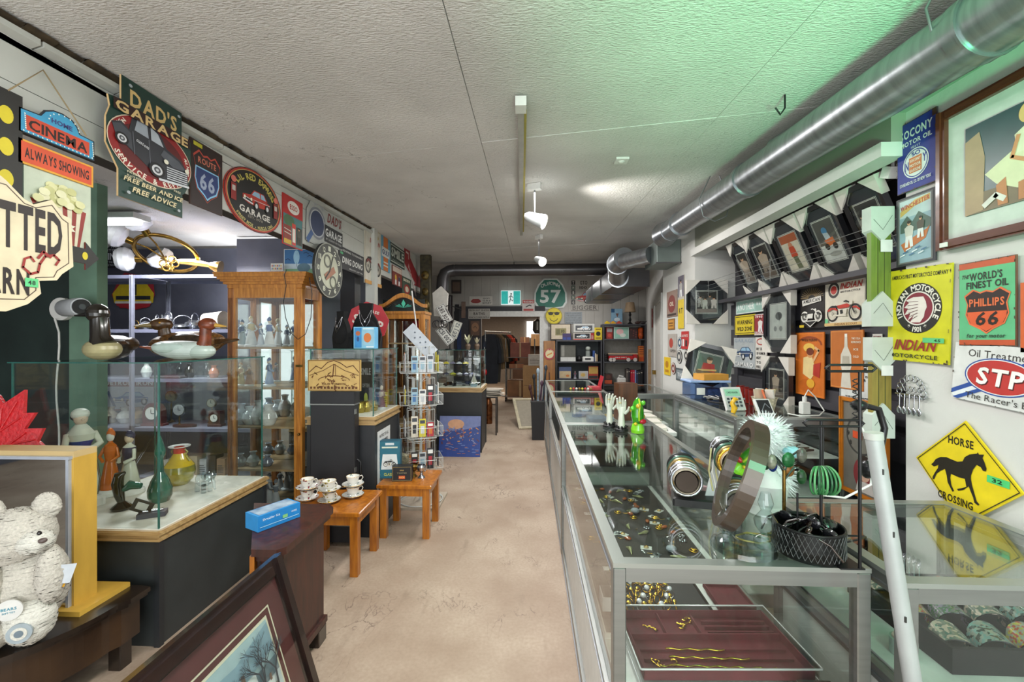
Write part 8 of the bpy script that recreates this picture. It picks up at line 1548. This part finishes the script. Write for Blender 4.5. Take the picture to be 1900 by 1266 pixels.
for k in range(5): x = -W*.33+k*W*.165; m = M(); m.cyl((x, -.012, 0), (x, -.014, -.055), .0022, SILV, n=6); m.ell((x, -.015, -.068), (.011, .005, .016), SILV, 12, 8); m.build('spoon', e)
# ---------------------------------------------------------------- bracelets, mirror, feathers, earring stand on the near counter
e = E('bangle_stand', 'black double bar bangle stand on the near glass counter', 'display stand', (.625, 1.56, ZT), -.25); e.scale = (1.35, 1.35, 1.35)
M().bev((-.085, -.04, 0), (.085, .04, .022), BLACKM, .004).build('base', e)
for s, h in ((-1, .045), (1, .10)): M().box((s*.055-.014, -.012, .022), (s*.055+.014, .012, h), BLACKM).build('upright', e); M().cyl((s*.055, -.075, h+.03), (s*.055, .075, h+.03), .030, C('#c8bca8', .6), n=22, caps=False).build('roll', e); M().cyl((s*.055, -.072, h+.03), (s*.055, .072, h+.03), .026, C('#3c3028', .8), n=22, caps=True).build('roll_lining', e)
bm_ = [SILV, GOLD, C('#1c1c1e', .2, coat=.6), CHROME, C('#8c7c58', .3, .7), BLACKM, SILV, C('#3c5c50', .3, .5)]
bn = ['silver', 'gold', 'glossy black', 'bright chrome', 'antique bronze', 'matt black', 'thin silver', 'dark green']
T_ = Matrix.Translation((.625, 1.56, ZT)) @ Matrix.Rotation(-.25, 4, 'Z') @ Matrix.Scale(1.35, 4)
for s, h in ((-1, .045), (1, .10)):
    for k in range(8):
        q = T_ @ Vector((s*.055, -.066+k*.0185, h+.030)); m = M(); m.torus((0, 0, 0), .036+.0015*(k % 3), .0042-.0008*(k % 2), bm_[(k*3+(s > 0)) % 8], None, 26, 6)
        o = m.build('bangle', loc=q); o.scale = (1.35, 1.35, 1.35); o.rotation_euler = (0, 0, -.25); tag(o, f"{bn[(k*3+(s > 0)) % 8]} bangle on the {'left' if s < 0 else 'right'} roll of the bangle stand", 'bangle', 'bangles on the stand')
e = E('vanity_mirror', 'tilted round wooden framed mirror on a clear curly stand', 'mirror', (.585, 1.235, ZT))
T_ = Matrix.Translation((.0, 0, .205)) @ Matrix.Rotation(R(20), 4, 'Y') @ Matrix.Rotation(R(-107), 4, 'Z')
WG = C('#43362c', .35, .1, .2, 8, coat=.3)
m = M(); m.T = T_
n = 48; vs = []
for i in range(n):
    t = 2*math.pi*i/n; c_, s_ = math.cos(t), math.sin(t)
    for r, y in ((.156, -.019), (.156, .019), (.132, .019), (.132, -.019)): vs.append((r*c_, y, r*s_))
m.add(vs, [(4*i+j, 4*i+(j+1) % 4, 4*((i+1) % n)+(j+1) % 4, 4*((i+1) % n)+j) for i in range(n) for j in range(4)], WG); m.build('wood_rim', e)
m = M(); m.T = T_; m.cyl((0, -.004, 0), (0, .004, 0), .133, MIRROR, n=40); m.build('mirror_glass', e)
m = M()
for s in (-1, 1): m.lathe([(0, 0), (.028, .0), (.03, .02), (.012, .035), (.026, .055), (.03, .075), (.012, .1), (.02, .12), (.012, .15)], GLASSY, (s*.052+.01, -.02, .012), 14)
m.lathe([(0, 0), (.085, 0), (.08, .012), (.04, .02), (0, .02)], GLASSY, (.01, 0, 0), 24); m.build('clear_stand', e)
e = E('feather_lamp', 'fluffy white feather covered figure behind the mirror', 'ornament', (.80, 1.50, ZT))
m = M(); m.lathe([(0, 0), (.06, 0), (.055, .03), (.07, .1), (.03, .16), (.0, .17)], C('#c8d0cc', .6), n=20); m.build('body', e)
m = M(); r_ = random.Random(2); FE = C('#d4dcdc', .9, 0, .05, 40)
for (cx, cz, rx, rz_, n_) in ((-.0, .25, .085, .09, 900), (.035, .12, .06, .075, 500), (-.07, .19, .05, .06, 300)):
    m.ell((cx, 0, cz), (rx*.8, rx*.7, rz_*.8), FE, 14, 10)
    for i in range(n_):
        t = r_.uniform(0, 6.283); ph = math.acos(r_.uniform(-1, 1)); d = Vector((math.sin(ph)*math.cos(t), math.sin(ph)*math.sin(t), math.cos(ph))); b = Vector((cx+d.x*rx*.75, d.y*rx*.65, cz+d.z*rz_*.75)); q = d.cross(Vector((r_.uniform(-1, 1), r_.uniform(-1, 1), r_.uniform(-1, 1)))).normalized()
        L = r_.uniform(.018, .038); m.add([b-q*.0022, b+q*.0022, b+d*L+q*.006+Vector((0, 0, -.006))], [(0, 1, 2)], FE)
o = m.build('feathers', e); o['kind'] = 'stuff'
m = M(); m.ell((.055, -.05, .215), (.03, .02, .02), C('#8cc0cc', .5), 12, 8); m.build('blue_tuft', e)
e = E('jewellery_tree', 'small wire tree hung with green and wooden trinkets', 'jewellery stand', (.745, 1.30, ZT)); M().cyl((0, 0, 0), (0, 0, .2), .005, BRASS, n=8).build('stem', e); M().lathe([(0, 0), (.04, 0), (.035, .01), (.0, .012)], BRASS, n=18).build('foot', e)
for i in range(7):
    t = i*.9; r_ = random.Random(i); q = Vector((.05*math.cos(t), .04*math.sin(t), .20+.012*i)); m = M(); m.tube([(0, 0, .17+.01*i), tuple(q*.6+Vector((0, 0, .09))), tuple(q)], .003, C('#3c4c44', .4, .3), 5); m.build('branch', e)
    m = M(); m.ell((q.x, q.y, q.z-.02), (.014+.004*(i % 2), .01, .022), C(('#24502c', '#9c6830', '#1c3c90', '#2c4c38', '#8c8c7c', '#1c6434', '#5c5c54')[i], .3, .2, .3, 40), 10, 8); m.build('pendant', e)
for i in range(5):
    r_ = random.Random(i+20); m = M(); cx = .64+.06*i; m.tube([(cx+.05*math.cos(t*.8+i)*(1+.2*i), 1.27+.03*math.sin(t*.8), ZT+.008+.006*abs(math.sin(t+i))) for t in range(9)], .003, C(('#a89858', '#5c7c5c', '#b8a868', '#8c7c48', '#1c1c1e')[i], .3, .4), 5); tag(m.build('wire_necklace'), ('gold', 'green', 'pale gold', 'bronze', 'black')[i] + ' wire necklace lying behind the mesh bin', 'necklace')
e = E('green_bangle_bundle', 'bundle of jade green bangles beyond the earring stand', 'bangles', (.98, 1.72, ZT)); e.location = (1.0, 1.60-.06, ZT)
e.location = (.745, 1.13, 1.145); M().cyl((0, 0, .04), (0, 0, .138), .0015, BLACKM, n=5).build('cord', e)
for k in range(8): m = M(); m.torus((-.02+.005*k, 0, 0), .034, .0028, C(('#2c6c3c', '#4c8c58', '#1c5030')[k % 3], .3), Matrix.Rotation(R(40+8*k), 4, 'Z'), 24, 6); m.build('bangle', e)
e = E('mesh_bin', 'round black mesh basket filled with dark sunglasses on the near counter', 'basket', (.76, 1.215, ZT)); MB_ = C('#1c1e1e', .35, .5, .3, 200)
m = M(); m.lathe([(0, 0), (.078, 0), (.085, .03), (.085, .075), (.082, .08), (.08, .075), (.078, .01)], MB_, n=36); m.build('wall', e)
m = M()
for k in range(40): t = k*math.pi/20; m.tube([(.0855*math.cos(t), .0855*math.sin(t), .01), (.0862*math.cos(t+.35), .0862*math.sin(t+.35), .074)], .0007, C('#6c7070', .3, .6), 3); m.tube([(.0855*math.cos(t), .0855*math.sin(t), .01), (.0862*math.cos(t-.35), .0862*math.sin(t-.35), .074)], .0007, C('#6c7070', .3, .6), 3)
o = m.build('mesh_pattern', e); o['kind'] = 'stuff'
m = M(); m.torus((0, 0, .078), .083, .003, BLACKM, Matrix.Rotation(R(90), 4, 'X'), 36, 6); m.build('rim', e)
for i in range(6):
    t = i*1.04; q = Vector((.76+.035*math.cos(t), 1.215+.035*math.sin(t), ZT+.078)); m = M(); cl = C(('#141416', '#2c1c16', '#1c1c20')[i % 3], .15, coat=.7)
    for s in (-1, 1): m.ell((s*.024, 0, 0), (.021, .006, .016), cl, 14, 8); m.tube([(s*.044, 0, .004), (s*.046, .05, .008), (s*.04, .09, -.01)], .0025, cl, 5)
    m.tube([(-.008, 0, .004), (0, 0, .008), (.008, 0, .004)], .002, cl, 5); o = m.build('sunglasses', loc=q); o.rotation_euler = (R(-50+20*(i % 3)), .4*(i % 2), t); tag(o, f"{('black', 'dark brown', 'blue black')[i % 3]} sunglasses at the {('right', 'back right', 'back left', 'left', 'front left', 'front right')[i]} of the black mesh basket", 'sunglasses', 'sunglasses in the mesh basket')
e = E('earring_stand', 'tall thin black metal earring stand with two bars rising from the basket', 'jewellery stand', (.80, 1.20, ZT)); BM = C('#28282a', .3, .6)
e.location = (.835, 1.175, ZT)
for (x, y, h) in ((0, -.045, .50), (-.04, .04, .36)): M().cyl((x, y, 0), (x, y, h), .004, BM, n=8).build('rod', e)
M().box((-.05, -.05, 0), (.01, .05, .004), BM).build('foot', e)
for z, x0, x1 in ((.502, -.075, .03), (.362, -.13, .0)): M().tube([(x0, -.045, z), (x1, -.045, z), (x1+.01, -.045, z+.008), (x1, -.045, z+.016), (x0, -.045, z+.016), (x0-.01, -.045, z+.008)], .0035, BM, 6, True).build('bar', e)
M().cyl((-.10, .045, 0), (-.10, .045, .16), .003, BM, n=6).build('rod', e)
e = E('headphones', 'black headphones with coiled cable hanging on the earring stand', 'headphones', (.88, 1.18, 1.27)); M().tube([(0, 0, .06), (.04, .0, .05), (.055, 0, 0), (.045, 0, -.06), (.01, 0, -.1)], .008, BM, 8).build('band', e); M().ell((.01, 0, -.11), (.014, .02, .024), BM).build('ear_cup', e); M().ell((-.01, 0, .06), (.02, .02, .014), BM).build('ear_cup', e)
M().tube([(-.02+.006*math.cos(t*1.3), .006*math.sin(t*1.3), .13-.003*t) for t in range(40)], .0016, BM, 5).build('cable', e)
m = M(); m.tube([(.0, 0, 0), (.05, .03, -.08), (.06, .05, -.16), (.0, .06, -.2), (-.06, .05, -.19)], .003, WHITE, 6); tag(m.build('white_cable', loc=(.84, 1.13, 1.28)), 'white cable looping behind the earring stand', 'cable')
m = M(); m.bev((-.03, -.02, 0), (.04, .02, .03), C('#c09ca4', .5, 0, .2, 30), .01); tag(m.build('pink_pouch', loc=(.64, 1.66, ZT)), 'crumpled pink pouch behind the bangle stand', 'pouch')
e = E('pale_card_holder', 'grey white display card with pearl strings leaning behind the mirror', 'card', (.70, 1.56, ZT)); m = M(); m.cb((0, 0, .12), (.11, .004, .22), '#c4c8c8', ry=.25); m.build('card', e)
for k in range(4): M().tube([(-.06+.012*k, -.006, .2), (-.07+.012*k, -.01, .12), (-.055+.012*k, -.008, .05)], .003, C(('#b8b480', '#cfcfc8')[k % 2], .3), 5).build('pearl_string', e)
# ---------------------------------------------------------------- jewellery inside the near counter (deck at z .5)
ZD = .501
m = M(); m.box((-.27, -.53, 0), (.27, .53, .006), C('#3a342f', .8, 0, .1)); tag(m.build('velvet_pad', loc=(.53, 2.46, ZD)), 'large dark brown velvet pad in the near counter', 'pad')
m = M(); m.box((-.03, -.22, 0), (.03, .22, .014), C('#3a342f', .8)); m.box((-.035, -.225, 0), (-.03, .225, .02), '#cfccc4'); m.box((-.03, -.225, 0), (.03, -.22, .02), '#cfccc4'); tag(m.build('narrow_pad', loc=(.285, 1.68, ZD)), 'narrow dark pad with a cream edge along the aisle side', 'pad')
e = E('ring_box', 'small white box with a dark velvet top on the narrow pad', 'box', (.285, 1.62, ZD+.015)); M().box((-.022, -.04, 0), (.022, .04, .05), '#dcdad8').build('body', e); M().box((-.018, -.036, .05), (.018, .036, .052), '#2c2826').build('velvet', e)
rr = random.Random(21); kinds = [('silver_brooch', 'silver brooch on the velvet pad', SILV), ('gold_brooch', 'gold brooch on the velvet pad', GOLD), ('price_card', 'white jewellery card on the velvet pad', WHITE), ('amber_pendant', 'amber coloured pendant on the velvet pad', C('#b8602c', .2, 0, .2, coat=.6)), ('leaf_brooch', 'pale green leaf brooch on the velvet pad', C('#a8a878', .3, .3, .2, 40)), ('crystal_earring', 'clear crystal earrings on the velvet pad', GLASSY)]
for i in range(84):
    nm_, lab, mt = kinds[(i*5+i//6) % 6]; x = rr.uniform(.29, .77); y = 1.98+.96*(i/84)+rr.uniform(-.04, .04); m = M()
    if nm_ == 'price_card': m.box((-.026, -.018, 0), (.026, .018, .001), WHITE); m.torus((0, 0, .004), .01, .002, GOLD if i % 2 else SILV, Matrix.Rotation(R(90), 4, 'X'), 12, 4)
    elif nm_ == 'leaf_brooch': m.tube([(-.035, 0, .004), (-.01, .008, .009), (.035, -.004, .004)], [.003, .01, .002], mt, 8)
    elif nm_ == 'silver_brooch': 
        for k in range(6): t = k*1.047; m.ell((.013*math.cos(t), .013*math.sin(t), .004), (.008, .008, .004), mt, 8, 5)
    elif nm_ == 'gold_brooch': m.torus((0, 0, .004), .018, .003, mt, Matrix.Rotation(R(90), 4, 'X'), 16, 5); m.ell((0, 0, .006), (.009, .009, .006), mt, 8, 6)
    else: m.ell((0, 0, .008), (.018, .011, .008), mt, 12, 8); m.tube([(.018, 0, .005), (.035, .012, .003), (.05, 0, .003)], .0015, GOLD, 4)
    m.T = Matrix.Identity(4); o = m.build(nm_, loc=(x, y, ZD+.0065), rot=(0, 0, rr.uniform(0, 6))); tag(o, lab + f", {('near', 'near middle', 'middle', 'far middle', 'far')[min(4, int((y-1.94)/.21))]} {('aisle side', 'centre', 'wall side')[min(2, int((x-.29)/.16))]}", 'jewellery', nm_.replace('_', ' ') + ' pieces on the velvet pad')
for i, (x, y) in enumerate(((.66, 2.05), (.60, 2.5))): e = E('plastic_bag', ('nearer', 'farther')[i] + ' small clear plastic bag of jewellery on the velvet pad', 'bag', (x, y, ZD+.007)); m = M(); furball(m, (0, 0, .04), (.045, .035, .04), CLEARP, i, 14, 10); m.build('film', e); M().ell((0, 0, .02), (.025, .02, .015), C('#a8b0b8', .4), 10, 6).build('contents', e)
# black tray with rings
e = E('ring_tray', 'black velvet tray of gold rings in the near counter', 'tray', (.49, 1.71, ZD), .0); m = M(); m.box((-.17, -.14, 0), (.17, .14, .01), C('#26282a', .8)); m.build('bed', e); m = M()
for a_, b_ in (((-.175, -.145, 0), (.175, -.14, .02)), ((-.175, .14, 0), (.175, .145, .02)), ((-.175, -.14, 0), (-.17, .14, .02)), ((.17, -.14, 0), (.175, .14, .02))): m.box(a_, b_, BLACKM)
m.build('rim', e)
m = M(); m.torus((0, 0, .013), .011, .0017, GOLD, None, 18, 5); m.ell((0, 0, .025), (.006, .005, .004), GOLD, 8, 5); r0 = tag(m.build('finger_ring'), 'gold finger ring with a plain setting on the black velvet tray', 'ring', 'gold rings on the black tray')
m = M(); m.torus((0, 0, .013), .011, .0014, SILV, None, 18, 5); m.ell((0, 0, .026), (.007, .006, .006), C('#dcdce0', .1, .3), 8, 5); r1 = tag(m.build('finger_ring'), 'silver finger ring with a pale stone on the black velvet tray', 'ring', 'silver rings on the black tray')
rr = random.Random(12)
for i in range(46):
    o = (r0, r1)[i % 3 == 2] if i in (0, 2) else (r0, r1)[i % 3 == 2].copy()
    if i not in (0, 2): COL.objects.link(o)
    o['label'] = ('silver ring with pale stone' if i % 3 == 2 else 'gold ring') + f", {('front', 'second', 'third', 'fourth', 'fifth', 'back')[i//8]} row, {('first', 'second', 'third', 'fourth', 'fifth', 'sixth', 'seventh', 'eighth')[i % 8]} from left, black tray"
    x = .49-.15+(i % 8)*.027+rr.uniform(-.006, .006); y = 1.71-.12+(i//8)*.042+rr.uniform(-.008, .008); o.location = (x, y, ZD+.011); o.scale = (1.5, 1.5, 1.5); o.rotation_euler = (rr.uniform(-.3, .3), 0, rr.uniform(0, 3))
# clear cases with maroon insert
MAR = C('#5c1020', .7, 0, .12, 20)
def maroon(label, c, w, d, h, rz, comps=True, lid=True):
    e = E('jewellery_case', label, 'case', c, rz); m = M(); m.box((-w/2, -d/2, h*.35), (w/2, d/2, h*.45), MAR); m.build('liner', e)
    for (a_, b_) in (((-w/2, -d/2), (w/2, -d/2+.004)), ((-w/2, d/2-.004), (w/2, d/2)), ((-w/2, -d/2), (-w/2+.004, d/2)), ((w/2-.004, -d/2), (w/2, d/2))): M().box((a_[0], a_[1], h*.45), (b_[0], b_[1], h*.8), MAR).build('wall', e)
    if comps:
        M().box((-w/2, d*.08, h*.45), (w/2, d*.1, h*.7), MAR).build('divider', e)
        for x in (-w*.25, -w*.02): M().box((x, d*.1, h*.45), (x+.004, d/2, h*.7), MAR).build('divider', e)
        for k in range(3): M().box((.02, d*.16+k*d*.1, h*.45), (w/2-.01, d*.18+k*d*.1, h*.6), MAR).build('ridge', e)
        for k in range(3): M().box((-w/2+.02, -d*.42+k*d*.15, h*.45), (w/2-.02, -d*.40+k*d*.15, h*.55), MAR).build('ridge', e)
    if lid:
        m = M(); m.bev((-w/2-.012, -d/2-.012, 0), (w/2+.012, d/2+.012, h), CLEARP, .012); m.build('clear_shell', e)
        for z in (h*.9, h*.32): M().tube([(-w/2-.010, -d/2-.013, z), (w/2+.010, -d/2-.013, z), (w/2+.013, -d/2-.010, z), (w/2+.013, d/2+.013, z), (-w/2-.013, d/2+.013, z), (-w/2-.013, -d/2-.01, z)], .003, C('#bcbcbc', .15, .2), 5, True).build('edge_bead', e)
    return e
MC = maroon('clear lidded case with a maroon velvet insert and gold chains', (.565, 1.395, ZD), .49, .27, .075, .04)
maroon('second maroon velvet tray behind the clear lidded case', (.755, 1.68, ZD), .13, .16, .04, 0, False, False)
rr = random.Random(5)
def chain(x, y, n_, L, spread, lab):
    pts = []; cx, cy = x, y; a_ = rr.uniform(0, 6)
    for k in range(n_): a_ += rr.uniform(-spread, spread); cx += L*math.cos(a_)*(1 if abs(cx-x) < .04 else -1); cy += L*math.sin(a_)*(.6 if abs(cy-y) < .02 else -.6); pts.append((cx, cy, ZD+.0385+.001*(k % 3)))
    m = M(); m.tube(pts, .003, GOLD, 4); tag(m.build('gold_chain'), lab, 'chain')
chain(.50, 1.47, 40, .008, 1.4, 'tangled gold chain in the top compartment of the maroon case'); chain(.42, 1.31, 50, .008, 1.2, 'heap of gold chain at the near left of the maroon case'); chain(.375, 1.47, 24, .007, 1.5, 'small silver gold chain in the left compartment of the maroon case')
for j, y in enumerate((1.29, 1.325, 1.36)): m = M(); m.tube([(.42+.012*k, y+.003*math.sin(k*1.3), ZD+.042) for k in range(26-5*j)], .003, GOLD, 4); tag(m.build('gold_chain'), ('nearest', 'second', 'third')[j] + ' straight gold chain laid along the maroon case', 'chain')
for i in range(3): box_item('gilt_book', ('lowest', 'middle', 'top')[i] + ' small black and gold box at the right front of the near counter', 'box', (.80-.01*i, 1.20, ZD+.021*i), .09, .02, .05, '#1c1814', lambda a: (a.rect_ring(2, 8, 98, 92, 1.5, '#b08c3c'), a.line([(30, 60), (45, 30), (55, 65), (70, 35)], 2, '#b08c3c')))
# cuffs tray in the right counter
e = E('cuff_tray', 'deep black tray of enamel cuff bracelets in the right counter', 'tray', (1.275, 1.31, .661)); m = M(); m.box((-.21, -.17, 0), (.21, .17, .01), BLK); m.build('bed', e); m = M()
for a_, b_ in (((-.215, -.18, 0), (.215, -.17, .065)), ((-.215, .17, 0), (.215, .18, .065)), ((-.215, -.17, 0), (-.205, .17, .065)), ((.205, -.17, 0), (.215, .17, .065))): m.box(a_, b_, C('#101012', .6))
m.build('wall', e)
def enamel(i):
    m = bpy.data.materials.new('enamel_flowers'); m.use_nodes = True; nt = m.node_tree; n = nt.nodes; b = n['Principled BSDF']; tc = n.new('ShaderNodeTexCoord'); v = n.new('ShaderNodeTexVoronoi'); v.inputs['Scale'].default_value = 120+25*i; nt.links.new(tc.outputs['Object'], v.inputs['Vector'])
    r = n.new('ShaderNodeValToRGB'); cs_ = [('#6c7468', '#18241e', '#b8a898', '#4c6c60'), ('#888f84', '#c06838', '#2c3c34', '#6c908a'), ('#8c9080', '#2c4c38', '#a8a030', '#a84830'), ('#5c6460', '#101212', '#887c90', '#3c6c40')][i]
    r.color_ramp.elements[0].color = (*lin(cs_[0]), 1); r.color_ramp.elements[1].color = (*lin(cs_[1]), 1)
    for k, pz in ((2, .35), (3, .65)): el = r.color_ramp.elements.new(pz); el.color = (*lin(cs_[k]), 1)
    r.color_ramp.interpolation = 'CONSTANT'; sp = n.new('ShaderNodeSeparateColor'); nt.links.new(v.outputs['Color'], sp.inputs[0]); nt.links.new(sp.outputs[0], r.inputs[0]); nt.links.new(r.outputs[0], b.inputs['Base Color']); b.inputs['Roughness'].default_value = .15; b.inputs['Metallic'].default_value = .25; b.inputs['Coat Weight'].default_value = .6; return m
EN = [enamel(i) for i in range(4)]
for i in range(4):
    for j in range(3):
        x = 1.275-.155+i*.103; y = 1.31-.115+j*.115; m = M(); n = 14; vs = []; w = .042; r = .038
        for k in range(n+1):
            t = math.pi*(-.12+1.24*k/n)
            for yy in (-w, w): vs += [(r*math.cos(t), yy*(.6+.4*math.sin(max(0, min(math.pi, t)))), r*math.sin(t)), ((r-.003)*math.cos(t), yy*(.6+.4*math.sin(max(0, min(math.pi, t)))), (r-.003)*math.sin(t))]
        m.add(vs, [(4*k, 4*k+4, 4*k+6, 4*k+2) for k in range(n)] + [(4*k+1, 4*k+3, 4*k+7, 4*k+5) for k in range(n)], EN[(i+j*2) % 4], True); m.add(vs, [(4*k, 4*k+1, 4*k+5, 4*k+4) for k in range(n)] + [(4*k+2, 4*k+6, 4*k+7, 4*k+3) for k in range(n)], SILV)
        o = m.build('cuff_bracelet', loc=(x, y, .661+.032), rot=(0, 0, -.35)); o.scale = (1.05, 1.05, 1.05); tag(o, f"enamel cuff, {('leftmost', 'second', 'third', 'rightmost')[i]} column, {('front', 'middle', 'back')[j]} row of the deep black tray", 'bracelet', 'enamel cuffs in the tray')
e = E('red_badge_box', 'round pale box with a red enamel badge beside the cuff tray', 'box', (1.0, 1.2, .661)); M().cyl((0, 0, 0), (0, 0, .04), .03, C('#a8b8b0', .4), n=24).build('body', e); M().cyl((0, 0, .04), (0, 0, .045), .024, C('#a8484c', .3, 0, .4, 60, dark='#d8d0c8'), n=24).build('badge', e)
# contents of the far white panel counter
for i in range(4): box_item('folded_cloth', ('white', 'cream', 'grey', 'pale')[i] + ' folded cloth inside the counter beyond the pillar', 'cloth', (1.23, 4.45+.2*i, .621), .3, .05, .16, C(('#d0d0cc', '#c4bca8', '#9c9c9c', '#b8b4ac')[i], .8))
